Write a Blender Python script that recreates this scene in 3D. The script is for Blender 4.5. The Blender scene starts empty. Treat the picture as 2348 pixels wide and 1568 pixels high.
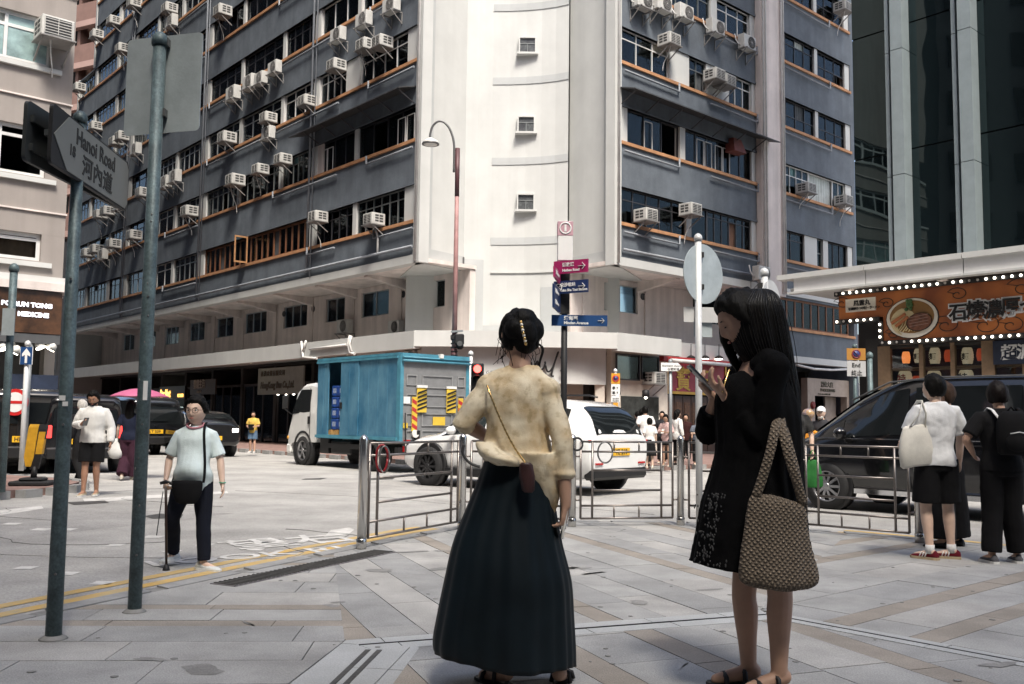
import bpy, bmesh, math, random
from mathutils import Matrix, Vector, noise

# ------------------------------------------------------------------ camera, sky, sun, exposure
sc = bpy.context.scene
COL = sc.collection
CAM_H = 1.2
PITCH, ROLL = math.radians(4.8), math.radians(0.7)
FPX, CXP, CYP = 2150.0, 1173.5, 784.0            # measured on a 2347 px wide print of the photograph
_f = Vector((0, math.cos(PITCH), math.sin(PITCH))); _r0 = Vector((1, 0, 0)); _u0 = _r0.cross(_f)
_r = math.cos(ROLL)*_r0 + math.sin(ROLL)*_u0; _u = -math.sin(ROLL)*_r0 + math.cos(ROLL)*_u0
cam_d = bpy.data.cameras.new('camera'); cam = bpy.data.objects.new('camera', cam_d); COL.objects.link(cam)
cam.matrix_world = Matrix(((_r.x, _u.x, -_f.x, 0), (_r.y, _u.y, -_f.y, 0), (_r.z, _u.z, -_f.z, CAM_H), (0, 0, 0, 1)))
cam_d.sensor_width = 36; cam_d.lens = 36*FPX/2347; cam_d.clip_end = 2000; cam_d.clip_start = 0.05
sc.camera = cam
sc.render.resolution_x, sc.render.resolution_y = 1024, 684

SUN_EL, SUN_AZ = math.radians(56), math.radians(166)      # azimuth clockwise from +Y: behind the camera, to the right
w = bpy.data.worlds.new('World'); sc.world = w; w.use_nodes = True
nt = w.node_tree; sky = nt.nodes.new('ShaderNodeTexSky'); sky.sky_type = 'NISHITA'; sky.sun_disc = False
sky.sun_elevation = SUN_EL; sky.sun_rotation = SUN_AZ
sky.air_density = 1.0; sky.dust_density = 4.0; sky.ozone_density = 1.0
bg = nt.nodes['Background']; nt.links.new(sky.outputs[0], bg.inputs[0]); bg.inputs[1].default_value = 0.15
sun_d = bpy.data.lights.new('sun', 'SUN'); sun = bpy.data.objects.new('sun', sun_d); COL.objects.link(sun)
sun_d.energy = 2.6; sun_d.angle = math.radians(15); sun_d.color = (1.0, 0.95, 0.86)
_sd = Vector((math.sin(SUN_AZ)*math.cos(SUN_EL), math.cos(SUN_AZ)*math.cos(SUN_EL), math.sin(SUN_EL)))
sun.rotation_euler = _sd.to_track_quat('Z', 'Y').to_euler(); sun.location = _sd*60
vs = sc.view_settings; vs.view_transform = 'Standard'; vs.look = 'None'; vs.exposure = 0.92; vs.gamma = 1.0; vs.use_curve_mapping = False

sc.cycles.max_bounces = 6; sc.cycles.diffuse_bounces = 3; sc.cycles.glossy_bounces = 3; sc.cycles.transparent_max_bounces = 10; sc.cycles.transmission_bounces = 4
sc.cycles.caustics_reflective = False; sc.cycles.caustics_refractive = False
random.seed(7)
R = math.radians

# ------------------------------------------------------------------ places: a measured point -> a point on the ground or at a distance
def ray(x, y):
    d = _f*FPX + _r*(x-CXP) - _u*(y-CYP); return d/d.y
def gnd(x, y, z=0.0):
    d = ray(x, y); return Vector((0, 0, CAM_H)) + d*((z-CAM_H)/d.z)
def at(x, y, Y):
    return Vector((0, 0, CAM_H)) + ray(x, y)*Y

# ------------------------------------------------------------------ materials
MATS = {}
def mat(name, col, rough=0.7, metal=0.0, var=0.12, vscale=3.0, bump=0.0, bscale=60.0, spec=0.5, col2=None, emit=None, estr=0.0, coat=0.0, stretch=None, detail=6.0, speckle=0.0, streak=0.0, spk_scale=160.0):
    if name in MATS: return MATS[name]
    m = bpy.data.materials.new(name); m.use_nodes = True; MATS[name] = m
    t = m.node_tree; b = t.nodes['Principled BSDF']
    b.inputs['Roughness'].default_value = rough; b.inputs['Metallic'].default_value = metal
    b.inputs['Specular IOR Level'].default_value = spec
    if coat: b.inputs['Coat Weight'].default_value = coat; b.inputs['Coat Roughness'].default_value = 0.06
    c = (col[0], col[1], col[2], 1)
    b.inputs['Base Color'].default_value = c
    m.diffuse_color = c
    if var > 0 or bump > 0:
        tc = t.nodes.new('ShaderNodeTexCoord'); src = tc.outputs['Object']
        if stretch:
            mp = t.nodes.new('ShaderNodeMapping'); mp.inputs['Scale'].default_value = stretch
            t.links.new(src, mp.inputs[0]); src = mp.outputs[0]
    if var > 0:
        n = t.nodes.new('ShaderNodeTexNoise'); n.inputs['Scale'].default_value = vscale; n.inputs['Detail'].default_value = detail; n.inputs['Roughness'].default_value = 0.65
        t.links.new(src, n.inputs['Vector'])
        rp = t.nodes.new('ShaderNodeValToRGB'); rp.color_ramp.elements[0].position = 0.3; rp.color_ramp.elements[1].position = 0.72
        d = col2 if col2 else [x*(1-2*var) for x in col]
        u = col if col2 else [min(1, x*(1+var)) for x in col]
        rp.color_ramp.elements[0].color = (d[0], d[1], d[2], 1); rp.color_ramp.elements[1].color = (u[0], u[1], u[2], 1)
        t.links.new(n.outputs['Fac'], rp.inputs[0]); out_c = rp.outputs[0]
        for amt, scl, lo, hi in ((speckle, (spk_scale,)*3, .35, .65), (streak, (2.6,2.6,.16), .38, .62)):
            if amt <= 0: continue
            mp2 = t.nodes.new('ShaderNodeMapping'); mp2.inputs['Scale'].default_value = scl; t.links.new(tc.outputs['Object'], mp2.inputs[0])
            n3 = t.nodes.new('ShaderNodeTexNoise'); n3.inputs['Scale'].default_value = 1.0; n3.inputs['Detail'].default_value = 3; t.links.new(mp2.outputs[0], n3.inputs['Vector'])
            m3 = t.nodes.new('ShaderNodeMapRange'); m3.inputs['From Min'].default_value = lo; m3.inputs['From Max'].default_value = hi; m3.inputs['To Min'].default_value = 1-amt; m3.inputs['To Max'].default_value = 1+amt*.35; t.links.new(n3.outputs['Fac'], m3.inputs[0])
            vm = t.nodes.new('ShaderNodeVectorMath'); vm.operation = 'SCALE'; t.links.new(out_c, vm.inputs[0]); t.links.new(m3.outputs[0], vm.inputs['Scale']); out_c = vm.outputs[0]
        t.links.new(out_c, b.inputs['Base Color'])
        mr = t.nodes.new('ShaderNodeMapRange'); mr.inputs['To Min'].default_value = max(0, rough-0.08); mr.inputs['To Max'].default_value = min(1, rough+0.1)
        t.links.new(n.outputs['Fac'], mr.inputs[0]); t.links.new(mr.outputs[0], b.inputs['Roughness'])
    if bump > 0:
        n2 = t.nodes.new('ShaderNodeTexNoise'); n2.inputs['Scale'].default_value = bscale; n2.inputs['Detail'].default_value = 4
        t.links.new(src, n2.inputs['Vector'])
        bp = t.nodes.new('ShaderNodeBump'); bp.inputs['Strength'].default_value = bump; bp.inputs['Distance'].default_value = 0.01
        t.links.new(n2.outputs['Fac'], bp.inputs['Height']); t.links.new(bp.outputs[0], b.inputs['Normal'])
    if emit:
        b.inputs['Emission Color'].default_value = (emit[0], emit[1], emit[2], 1); b.inputs['Emission Strength'].default_value = estr
    return m

def glass_mat(name, tint, refl=0.16, rough=0.02):
    if name in MATS: return MATS[name]
    m = bpy.data.materials.new(name); m.use_nodes = True; MATS[name] = m
    t = m.node_tree; t.nodes.remove(t.nodes['Principled BSDF']); out = t.nodes['Material Output']
    tr = t.nodes.new('ShaderNodeBsdfTransparent'); tr.inputs[0].default_value = (*tint, 1)
    gl = t.nodes.new('ShaderNodeBsdfGlossy'); gl.inputs['Roughness'].default_value = rough; gl.inputs[0].default_value = (0.9, 0.95, 1, 1)
    fr = t.nodes.new('ShaderNodeFresnel'); fr.inputs[0].default_value = 1.32
    ad = t.nodes.new('ShaderNodeMath'); ad.operation = 'ADD'; ad.inputs[1].default_value = refl; ad.use_clamp = True
    t.links.new(fr.outputs[0], ad.inputs[0])
    mx = t.nodes.new('ShaderNodeMixShader'); t.links.new(ad.outputs[0], mx.inputs[0]); t.links.new(tr.outputs[0], mx.inputs[1]); t.links.new(gl.outputs[0], mx.inputs[2])
    t.links.new(mx.outputs[0], out.inputs[0]); m.diffuse_color = (*tint, 1)
    return m

# ------------------------------------------------------------------ mesh builder
class MB:
    def __init__(s, M=None):
        s.v = []; s.f = []; s.M = M; s.smooth = set()
    def add(s, vs, fs, smooth=False):
        o = len(s.v)
        s.v += [Vector(p) for p in vs]
        for f in fs:
            if smooth: s.smooth.add(len(s.f))
            s.f.append([i+o for i in f])
        return s
    def box(s, x0, x1, y0, y1, z0, z1):
        if x0 > x1: x0, x1 = x1, x0
        if y0 > y1: y0, y1 = y1, y0
        if z0 > z1: z0, z1 = z1, z0
        return s.add([(x0,y0,z0),(x1,y0,z0),(x1,y1,z0),(x0,y1,z0),(x0,y0,z1),(x1,y0,z1),(x1,y1,z1),(x0,y1,z1)],
                     [(0,3,2,1),(4,5,6,7),(0,1,5,4),(1,2,6,5),(2,3,7,6),(3,0,4,7)])
    def bevbox(s, x0, x1, y0, y1, z0, z1, b=0.02):
        # box with chamfered edges
        pts = []; fs = []
        xs = (x0, x1); ys = (y0, y1); zs = (z0, z1)
        idx = {}
        for i in (0,1):
            for j in (0,1):
                for k in (0,1):
                    sx = b if i == 0 else -b; sy = b if j == 0 else -b; sz = b if k == 0 else -b
                    for a, p in enumerate(((xs[i], ys[j]+sy, zs[k]+sz), (xs[i]+sx, ys[j], zs[k]+sz), (xs[i]+sx, ys[j]+sy, zs[k]))):
                        idx[i,j,k,a] = len(pts); pts.append(p)
        I = idx
        for i in (0,1): fs.append([I[i,0,0,0], I[i,1,0,0], I[i,1,1,0], I[i,0,1,0]])
        for j in (0,1): fs.append([I[0,j,0,1], I[1,j,0,1], I[1,j,1,1], I[0,j,1,1]])
        for k in (0,1): fs.append([I[0,0,k,2], I[1,0,k,2], I[1,1,k,2], I[0,1,k,2]])
        for i in (0,1):
            for j in (0,1): fs.append([I[i,j,0,0], I[i,j,1,0], I[i,j,1,1], I[i,j,0,1]])
            for k in (0,1): fs.append([I[i,0,k,0], I[i,1,k,0], I[i,1,k,2], I[i,0,k,2]])
        for j in (0,1):
            for k in (0,1): fs.append([I[0,j,k,1], I[1,j,k,1], I[1,j,k,2], I[0,j,k,2]])
        for i in (0,1):
            for j in (0,1):
                for k in (0,1): fs.append([I[i,j,k,0], I[i,j,k,1], I[i,j,k,2]])
        return s.add(pts, fs)
    def tube(s, pts, r, n=8, cap=True, ell=None, smooth=True):
        # swept circle along pts; r number or list; ell flattening across
        pts = [Vector(p) for p in pts]
        rs = r if isinstance(r, (list, tuple)) else [r]*len(pts)
        t0 = (pts[1]-pts[0]).normalized()
        a = Vector((0,0,1)) if abs(t0.z) < 0.9 else Vector((1,0,0))
        u = t0.cross(a).normalized(); vs = []; fs = []
        for i, p in enumerate(pts):
            if i == 0: t = pts[1]-pts[0]
            elif i == len(pts)-1: t = pts[-1]-pts[-2]
            else: t = (pts[i+1]-p).normalized() + (p-pts[i-1]).normalized()
            t.normalize()
            u = (u - t*u.dot(t)).normalized(); v = t.cross(u)
            for k in range(n):
                an = 2*math.pi*k/n
                vs.append(p + u*math.cos(an)*rs[i] + v*math.sin(an)*rs[i]*(ell or 1))
        for i in range(len(pts)-1):
            for k in range(n):
                k2 = (k+1) % n
                fs.append((i*n+k, i*n+k2, (i+1)*n+k2, (i+1)*n+k))
        o = len(s.v); s.add(vs, fs, smooth)
        if cap:
            s.f.append([o+k for k in range(n)][::-1]); s.f.append([o+(len(pts)-1)*n+k for k in range(n)])
        return s
    def loft(s, rings, cap=True, smooth=True, closed=True):
        n = len(rings[0]); vs = [p for r in rings for p in r]; fs = []
        for i in range(len(rings)-1):
            for k in range(n if closed else n-1):
                k2 = (k+1) % n
                fs.append((i*n+k, i*n+k2, (i+1)*n+k2, (i+1)*n+k))
        o = len(s.v); s.add(vs, fs, smooth)
        if cap:
            s.f.append([o+k for k in range(n)][::-1]); s.f.append([o+(len(rings)-1)*n+k for k in range(n)])
        return s
    def lathe(s, prof, n=20, c=(0,0,0), axis='z', smooth=True, cap=True):
        rings = []
        for r, h in prof:
            ring = []
            for k in range(n):
                a = 2*math.pi*k/n; p = (r*math.cos(a), r*math.sin(a), h)
                if axis == 'x': p = (p[2], p[0], p[1])
                elif axis == 'y': p = (p[1], p[2], p[0])
                ring.append((p[0]+c[0], p[1]+c[1], p[2]+c[2]))
            rings.append(ring)
        return s.loft(rings, cap, smooth)
    def ell(s, c, rx, ry, rz, n=14, m=9, smooth=True):
        vs = [(c[0], c[1], c[2]-rz)]; fs = []
        for i in range(1, m):
            ph = -math.pi/2 + math.pi*i/m
            for k in range(n):
                a = 2*math.pi*k/n
                vs.append((c[0]+rx*math.cos(ph)*math.cos(a), c[1]+ry*math.cos(ph)*math.sin(a), c[2]+rz*math.sin(ph)))
        vs.append((c[0], c[1], c[2]+rz)); top = len(vs)-1
        for k in range(n): fs.append((0, 1+(k+1) % n, 1+k))
        for i in range(m-2):
            for k in range(n):
                a, b = 1+i*n+k, 1+i*n+(k+1) % n
                fs.append((a, b, b+n, a+n))
        for k in range(n): fs.append((top, 1+(m-2)*n+k, 1+(m-2)*n+(k+1) % n))
        return s.add(vs, fs, smooth)
    def prism(s, poly, a0, a1, axis='y'):
        # poly of 2D points; axis y: (x,z) extruded along y; axis z: (x,y) along z; axis x: (y,z) along x
        n = len(poly)
        def P(p, h):
            return (p[0], h, p[1]) if axis == 'y' else ((p[0], p[1], h) if axis == 'z' else (h, p[0], p[1]))
        vs = [P(p, a0) for p in poly] + [P(p, a1) for p in poly]
        fs = [list(range(n))[::-1], list(range(n, 2*n))] + [(k, (k+1) % n, n+(k+1) % n, n+k) for k in range(n)]
        return s.add(vs, fs)
    def bar(s, p, q, wd, ht=None, up=(0,0,1)):
        p, q = Vector(p), Vector(q); t = (q-p).normalized(); up = Vector(up)
        if abs(t.dot(up)) > 0.98: up = Vector((0,1,0))
        a = t.cross(up).normalized()*(wd/2); b = a.cross(t).normalized()*((ht or wd)/2)
        return s.add([p-a-b, p+a-b, p+a+b, p-a+b, q-a-b, q+a-b, q+a+b, q-a+b],
                     [(0,1,2,3),(7,6,5,4),(0,4,5,1),(1,5,6,2),(2,6,7,3),(3,7,4,0)])
    def xf(s, M):
        s.v = [M @ p for p in s.v]; return s
    def join(s, o):
        k = len(s.v); fo = len(s.f)
        s.v += o.v
        for i, f in enumerate(o.f):
            s.f.append([a+k for a in f])
            if i in o.smooth: s.smooth.add(fo+i)
        return s
    def mesh(s, name, inv=None):
        M = s.M if s.M is not None else Matrix()
        if inv is not None: M = inv @ M
        vs = [M @ p for p in s.v]
        me = bpy.data.meshes.new(name); me.from_pydata(vs, [], s.f)
        if s.smooth:
            fl = [False]*len(s.f)
            for i in s.smooth: fl[i] = True
            me.polygons.foreach_set('use_smooth', fl)
        bm = bmesh.new(); bm.from_mesh(me); bmesh.ops.recalc_face_normals(bm, faces=bm.faces); bm.to_mesh(me); bm.free()
        me.update()
        return me

def pbasis(o):
    M = o.matrix_basis.copy()
    while o.parent:
        o = o.parent; M = o.matrix_basis @ M
    return M
def obj(name, mb, m, parent=None, label=None, local=False, kind=None):
    """one mesh object; builder coordinates are world ones unless local"""
    inv = pbasis(parent).inverted() if (parent is not None and not local) else None
    me = mb.mesh(name, inv) if isinstance(mb, MB) else mb
    if m is not None:
        me.materials.clear(); me.materials.append(MATS[m] if isinstance(m, str) else m)
    o = bpy.data.objects.new(name, me); COL.objects.link(o)
    if parent is not None: o.parent = parent
    if label: o['label'] = label
    if kind: o['kind'] = kind
    return o
def tag(o, label, cat, group=None):
    o['label'] = label; o['category'] = cat
    if group: o['group'] = group
    return o
def thing(name, label, cat, loc=(0,0,0), rotz=0.0, group=None):
    o = bpy.data.objects.new(name, None); COL.objects.link(o)
    o.location = loc; o.rotation_euler = (0, 0, rotz); o.empty_display_size = 0.2
    return tag(o, label, cat, group)
def struct(name, mb, m, parent=None):
    o = obj(name, mb, m, parent)
    if parent is None: o['kind'] = 'structure'
    return o
def copy_tree(o, parent=None):
    c = o.copy(); COL.objects.link(c); c.parent = parent
    for ch in list(o.children): copy_tree(ch, c)
    return c

def text_mb(txt, size=1.0, depth=0.004, align='LEFT', bold=0.0, shear=0.0, sx=1.0, spacing=1.0):
    """writing as solid geometry in the xz plane, facing -y, base line at z=0"""
    cu = bpy.data.curves.new('t', 'FONT'); cu.body = txt; cu.size = size; cu.extrude = depth/2; cu.align_x = align
    cu.offset = bold; cu.shear = shear; cu.space_character = spacing; cu.resolution_u = 3
    ob = bpy.data.objects.new('t', cu); COL.objects.link(ob)
    me = ob.to_mesh(); mb = MB()
    if me:
        mb.v = [Vector((p.co.x*sx, p.co.z, p.co.y)) for p in me.vertices]
        mb.f = [list(p.vertices) for p in me.polygons]
        ob.to_mesh_clear()
    bpy.data.objects.remove(ob); bpy.data.curves.remove(cu)
    return mb
def frame_xz(origin, xdir, up=(0,0,1)):
    """matrix taking local x along xdir, local -y towards the reader, local z up"""
    x = Vector(xdir).normalized(); z = Vector(up).normalized(); y = z.cross(x).normalized(); z = x.cross(y)
    o = Vector(origin)
    return Matrix(((x.x, y.x, z.x, o.x), (x.y, y.y, z.y, o.y), (x.z, y.z, z.z, o.z), (0,0,0,1)))
def catmull(vals, n):
    """smooth resampling of a list of tuples"""
    out = []; L = len(vals)
    for i in range(L-1):
        p0, p1, p2, p3 = vals[max(0,i-1)], vals[i], vals[i+1], vals[min(L-1,i+2)]
        for k in range(n):
            t = k/n
            out.append(tuple(0.5*((2*b)+(c-a)*t+(2*a-5*b+4*c-d)*t*t+(3*b-a-3*c+d)*t**3) for a, b, c, d in zip(p0, p1, p2, p3)))
    out.append(tuple(vals[-1])); return out

# shared palette
mat('white_paint', (0.565,0.572,0.558), 0.75, var=0.05, vscale=0.7, bump=0.15, bscale=40, streak=.03)
mat('cream_paint', (0.74,0.66,0.62), 0.8, var=0.08, vscale=0.9, bump=0.15, bscale=40, streak=.14)
mat('pale_grey_paint', (0.46,0.475,0.475), 0.75, var=0.05, vscale=1.0)
mat('facade_grey', (0.134,0.156,0.183), 0.85, var=0.14, vscale=1.3, bump=0.3, bscale=25, streak=.10, speckle=.08, spk_scale=22)
mat('orange_paint', (0.50,0.255,0.125), 0.7, var=0.16, vscale=2.5)
mat('pipe_white', (0.70,0.69,0.67), 0.6, var=0.1)
mat('pipe_grey', (0.26,0.28,0.31), 0.6, var=0.1)
mat('alu', (0.42,0.44,0.45), 0.45, metal=0.4, var=0.08)
mat('dark_frame', (0.035,0.035,0.04), 0.5, var=0.1)
mat('white_frame', (0.7,0.7,0.69), 0.5, var=0.06)
mat('wood_frame', (0.20,0.085,0.04), 0.6, var=0.2, vscale=8)
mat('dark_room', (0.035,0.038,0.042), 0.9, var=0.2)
mat('black', (0.008,0.008,0.009), 0.6, var=0)
mat('rubber', (0.018,0.018,0.019), 0.85, var=0.1)
mat('steel', (0.55,0.55,0.55), 0.28, metal=1.0, var=0.06)
mat('dark_steel', (0.16,0.16,0.16), 0.4, metal=0.6, var=0.1)
mat('white_plastic', (0.75,0.74,0.70), 0.5, var=0.06, vscale=4)
mat('white_sign', (0.75,0.75,0.74), 0.45, var=0.04)
mat('black_ink', (0.01,0.01,0.01), 0.6, var=0)
mat('plate_yellow', (0.75,0.42,0.02), 0.4, var=0.05)
glass_mat('pane_glass', (0.78,0.84,0.84), -0.02)
glass_mat('car_glass', (0.10,0.12,0.13), 0.06)
glass_mat('clear_glass', (0.9,0.92,0.92), 0.03)
# ------------------------------------------------------------------ ground
mat('asphalt', (0.41,0.40,0.38), 0.9, var=0.17, vscale=0.8, bump=0.5, bscale=120, speckle=.22, spk_scale=55, detail=10)
mat('granite_a', (0.38,0.378,0.368), 0.75, var=0.18, vscale=1.5, bump=0.3, bscale=110, speckle=.24, spk_scale=120, detail=10)
mat('granite_b', (0.335,0.335,0.33), 0.75, var=0.18, vscale=1.5, bump=0.3, bscale=110, speckle=.24, spk_scale=120, detail=10)
mat('granite_c', (0.42,0.41,0.392), 0.75, var=0.18, vscale=1.5, bump=0.3, bscale=110, speckle=.24, spk_scale=120, detail=10)
mat('granite_brown', (0.325,0.29,0.25), 0.75, var=0.18, vscale=1.5, bump=0.3, bscale=110, speckle=.24, spk_scale=120, detail=10)
mat('granite_pale', (0.44,0.45,0.45), 0.7, var=0.10, vscale=1.7, bump=0.2, bscale=110, speckle=.2, spk_scale=120, detail=10)
mat('joint_mortar', (0.22,0.218,0.21), 0.95, var=0.2, vscale=8)
mat('kerb_stone', (0.30,0.30,0.295), 0.85, var=0.15, vscale=5, bump=0.3, bscale=50)
mat('road_white', (0.72,0.71,0.68), 0.8, var=0.22, vscale=7, col2=(0.42,0.41,0.39), detail=10)
mat('road_yellow', (0.60,0.37,0.09), 0.8, var=0.22, vscale=6, col2=(0.40,0.33,0.20), detail=10)
mat('red_paver', (0.28,0.18,0.155), 0.85, var=0.2, vscale=5, bump=0.3, bscale=40)
mat('cast_iron', (0.09,0.088,0.085), 0.7, metal=0.3, var=0.2, vscale=20, bump=0.3, bscale=60)
mat('grate_stone', (0.14,0.13,0.135), 0.8, var=0.15, vscale=10)
mat('asphalt_patch', (0.365,0.355,0.34), 0.92, var=0.12, vscale=2.0, bump=0.5, bscale=120, speckle=.22, spk_scale=55)
ZR = -0.05      # dropped kerb at this corner
ZP = 0.07       # full kerb height across the road
mb = MB(); mb.add([(-250,-60,ZR),(250,-60,ZR),(250,300,ZR),(-250,300,ZR)], [(0,1,2,3)])
road = struct('road', mb, 'asphalt')

PLAZA = [(-7.5,-9),(-5.4,-1),(-3.6,4.25),(-3.02,5.66),(-2.2,7.5),(-1.43,9.2),(-0.75,10.6),(-0.1,11.25),(0.9,11.6),(2.1,11.6),(3.2,11.2),(4.3,10.3),(5.3,9.25),(8.2,6.0),(16,-2.8),(16,-9)]
def clip_poly(poly, reg):
    """Sutherland-Hodgman against a convex region given clockwise or counter-clockwise"""
    ar = sum(reg[i][0]*reg[(i+1) % len(reg)][1]-reg[(i+1) % len(reg)][0]*reg[i][1] for i in range(len(reg)))
    R_ = reg if ar > 0 else reg[::-1]; out = poly
    for i in range(len(R_)):
        a, b = R_[i], R_[(i+1) % len(R_)]; inp = out; out = []
        side = lambda p: (b[0]-a[0])*(p[1]-a[1])-(b[1]-a[1])*(p[0]-a[0])
        for j in range(len(inp)):
            p, q = inp[j], inp[(j+1) % len(inp)]; sp, sq = side(p), side(q)
            if sp >= 0: out.append(p)
            if (sp > 0 and sq < 0) or (sp < 0 and sq > 0):
                t = sp/(sp-sq); out.append((p[0]+(q[0]-p[0])*t, p[1]+(q[1]-p[1])*t))
        if len(out) < 3: return []
    return out
def inset_line(poly, d):
    """convex polygon pushed inwards by d"""
    ar = sum(poly[i][0]*poly[(i+1) % len(poly)][1]-poly[(i+1) % len(poly)][0]*poly[i][1] for i in range(len(poly)))
    P = poly if ar > 0 else poly[::-1]; n = len(P); out = []
    for i in range(n):
        a, b, c = Vector(P[i-1]), Vector(P[i]), Vector(P[(i+1) % n])
        e1 = (b-a).normalized(); e2 = (c-b).normalized(); n1 = Vector((-e1.y, e1.x)); n2 = Vector((-e2.y, e2.x))
        m = (n1+n2).normalized(); k = d/max(0.3, m.dot(n1)); out.append(tuple(b+m*k))
    return out
mb = MB(); mb.prism(PLAZA, ZR-0.02, -0.012, 'z'); plaza = struct('pavement', mb, 'joint_mortar')
# kerb stones, one by one along the street side
inner = inset_line(PLAZA, 0.16); ar = sum(PLAZA[i][0]*PLAZA[(i+1) % len(PLAZA)][1]-PLAZA[(i+1) % len(PLAZA)][0]*PLAZA[i][1] for i in range(len(PLAZA)))
PLC = PLAZA if ar > 0 else PLAZA[::-1]
def path_at(pts, d):
    for i in range(len(pts)-1):
        L = (Vector(pts[i+1])-Vector(pts[i])).length
        if d <= L or i == len(pts)-2:
            t = d/L; return Vector(pts[i])*(1-t)+Vector(pts[i+1])*t
        d -= L
def path_len(pts): return sum((Vector(pts[i+1])-Vector(pts[i])).length for i in range(len(pts)-1))
kp = [Vector(p) for p in PLAZA[2:14]]
def off_path(pts, d):
    out = []
    for i, p in enumerate(pts):
        e1 = (pts[i]-pts[i-1]).normalized() if i > 0 else (pts[1]-pts[0]).normalized()
        e2 = (pts[i+1]-pts[i]).normalized() if i < len(pts)-1 else e1
        n = (Vector((-e1.y, e1.x))+Vector((-e2.y, e2.x))).normalized(); out.append(p+n*d)
    return out
Lk = path_len(kp); nk = int(Lk/0.9)
def kerb_run(pts, parent, w=0.15, step=0.9, ztop=0.004, m='kerb_stone', sgn=-1):
    L = path_len(pts); n = max(1, int(L/step)); inn = off_path(pts, sgn*w); Li = path_len(inn)
    for i in range(n):
        a0, a1 = i/n, (i+1)/n-0.008/step
        p, q = path_at(pts, a0*L), path_at(pts, a1*L); pi, qi = path_at(inn, a0*Li), path_at(inn, a1*Li)
        b = MB(); b.prism([tuple(p), tuple(q), tuple(qi), tuple(pi)], ZR-0.02, ztop+random.uniform(-.003,.003), 'z')
        obj('kerb', b, m, parent)
kerb_run(kp, plaza)

def ribbon(pts, d0, d1, z):
    a, b = off_path(pts, d0), off_path(pts, d1); m_ = MB()
    m_.add([(p.x,p.y,z) for p in a]+[(p.x,p.y,z) for p in b], [(i, i+1, len(a)+i+1, len(a)+i) for i in range(len(a)-1)]); return m_
fine = [Vector(p) for p in catmull([tuple(p) for p in kp], 5)]
for d0, d1 in ((0.21,0.33),(0.45,0.57)):
    obj('yellow_line', ribbon(fine[:22], d0, d1, ZR+0.004), 'road_yellow', road)
    obj('yellow_line', ribbon(fine[42:], d0, d1, ZR+0.004), 'road_yellow', road)

# ---- granite slabs
T = (1.63,6.2); J0 = (-1.62,8.75); J1 = (-0.89,5.22); J2 = (-1.22,2.6)
PIN = inset_line(PLAZA, 0.165)
dl = Vector((T[0]-J1[0], T[1]-J1[1])).normalized(); pl = Vector((dl.y, -dl.x))          # along / below the left drain
dr = Vector((0.66,-0.751)); pr = Vector((-dr.y, dr.x))*-1
T2 = Vector(T)+Vector((0.02,-0.30)); J1b = Vector(J1)+pl*0.27+dl*0.1
regA = [(-6,12),J0,J1,J2,(-6,2.6)]
regB = [J1,T,(5.2,13.5),(-2.58,13.5),J0]
rgt = Vector(T)+dr*6; regD = [T,tuple(rgt),(12,4),(5.2,13.5)]
DW = 0.27
drainL = [J1, T, tuple(T2), tuple(J1b)]
T2r = T2+dr*6; drainR = [T, tuple(rgt), tuple(T2r), tuple(T2)]
F0 = (-0.47,5.08); F1 = (-0.66,2.6)
regF = [J1, J2, F1, F0]
regE = [F0, tuple(T2), tuple(T2+dr*4.35), F1]
slabs = []
def strips(reg, org, u, pats, seed, gap=0.006, lo=0.6, hi=1.15):
    rnd = random.Random(seed); u = Vector(u).normalized(); w_ = Vector((-u.y, u.x)); org = Vector(org)
    cs = [(Vector(p)-org) for p in reg]; smin, smax = min(c.dot(u) for c in cs), max(c.dot(u) for c in cs); tmin, tmax = min(c.dot(w_) for c in cs), max(c.dot(w_) for c in cs)
    t = 0.0; i = 0
    rows = []
    cyc = sum(p[0] for p in pats); t = math.floor(tmin/cyc)*cyc
    while t < tmax:
        wd, ms = pats[i % len(pats)]; i += 1
        if t+wd > tmin:
            s_ = smin-rnd.random()
            while s_ < smax:
                L = rnd.uniform(lo, hi)
                q = [org+u*(s_+gap)+w_*(t+gap), org+u*(s_+L)+w_*(t+gap), org+u*(s_+L)+w_*(t+wd), org+u*(s_+gap)+w_*(t+wd)]
                s_ += L
                c = clip_poly([tuple(p) for p in q], reg)
                if c: c = clip_poly(c, PIN)
                if len(c) >= 3:
                    A = abs(sum(c[k][0]*c[(k+1) % len(c)][1]-c[(k+1) % len(c)][0]*c[k][1] for k in range(len(c))))/2
                    if A > 0.004: slabs.append((c, rnd.choice(ms)))
        t += wd
gr = ['granite_a','granite_b','granite_a']; gl = ['granite_a','granite_c']; br = ['granite_brown']
strips(regA, (0,5.62), (1,0.055), [(0.15,br),(0.33,gr),(0.14,br),(0.45,gl),(0.42,gr),(0.40,gl),(0.38,gr)], 1)
strips(regB, J1, tuple(pl), [(0.17,br),(0.30,gr),(0.30,gl),(0.34,['granite_b']),(0.42,gl)], 2)
strips(regE, J1, tuple(pl), [(0.19,br),(0.34,gr),(0.42,gl),(0.20,br),(0.40,gr)], 3)
strips(regD, T, tuple(pr), [(0.44,gr),(0.18,br),(0.36,gl),(0.18,br),(0.46,gr),(0.40,gl)], 4)
strips(drainL, J1, tuple(dl), [(0.137,['granite_pale'])], 5, lo=0.5, hi=0.62)
strips(drainR, tuple(T2), tuple(dr), [(0.115,['granite_pale'])], 6, lo=0.5, hi=0.62)
strips(regF, J1, (-0.12,-1), [(0.19,['granite_pale'])], 7, lo=0.5, hi=0.6)
slabs.sort(key=lambda c: min(p[1] for p in c[0]) if min(p[1] for p in c[0]) > 3.6 and abs(sum(p[0] for p in c[0])/len(c[0])) < 0.62*sum(p[1] for p in c[0])/len(c[0]) else 99)
rest = {}
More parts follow.
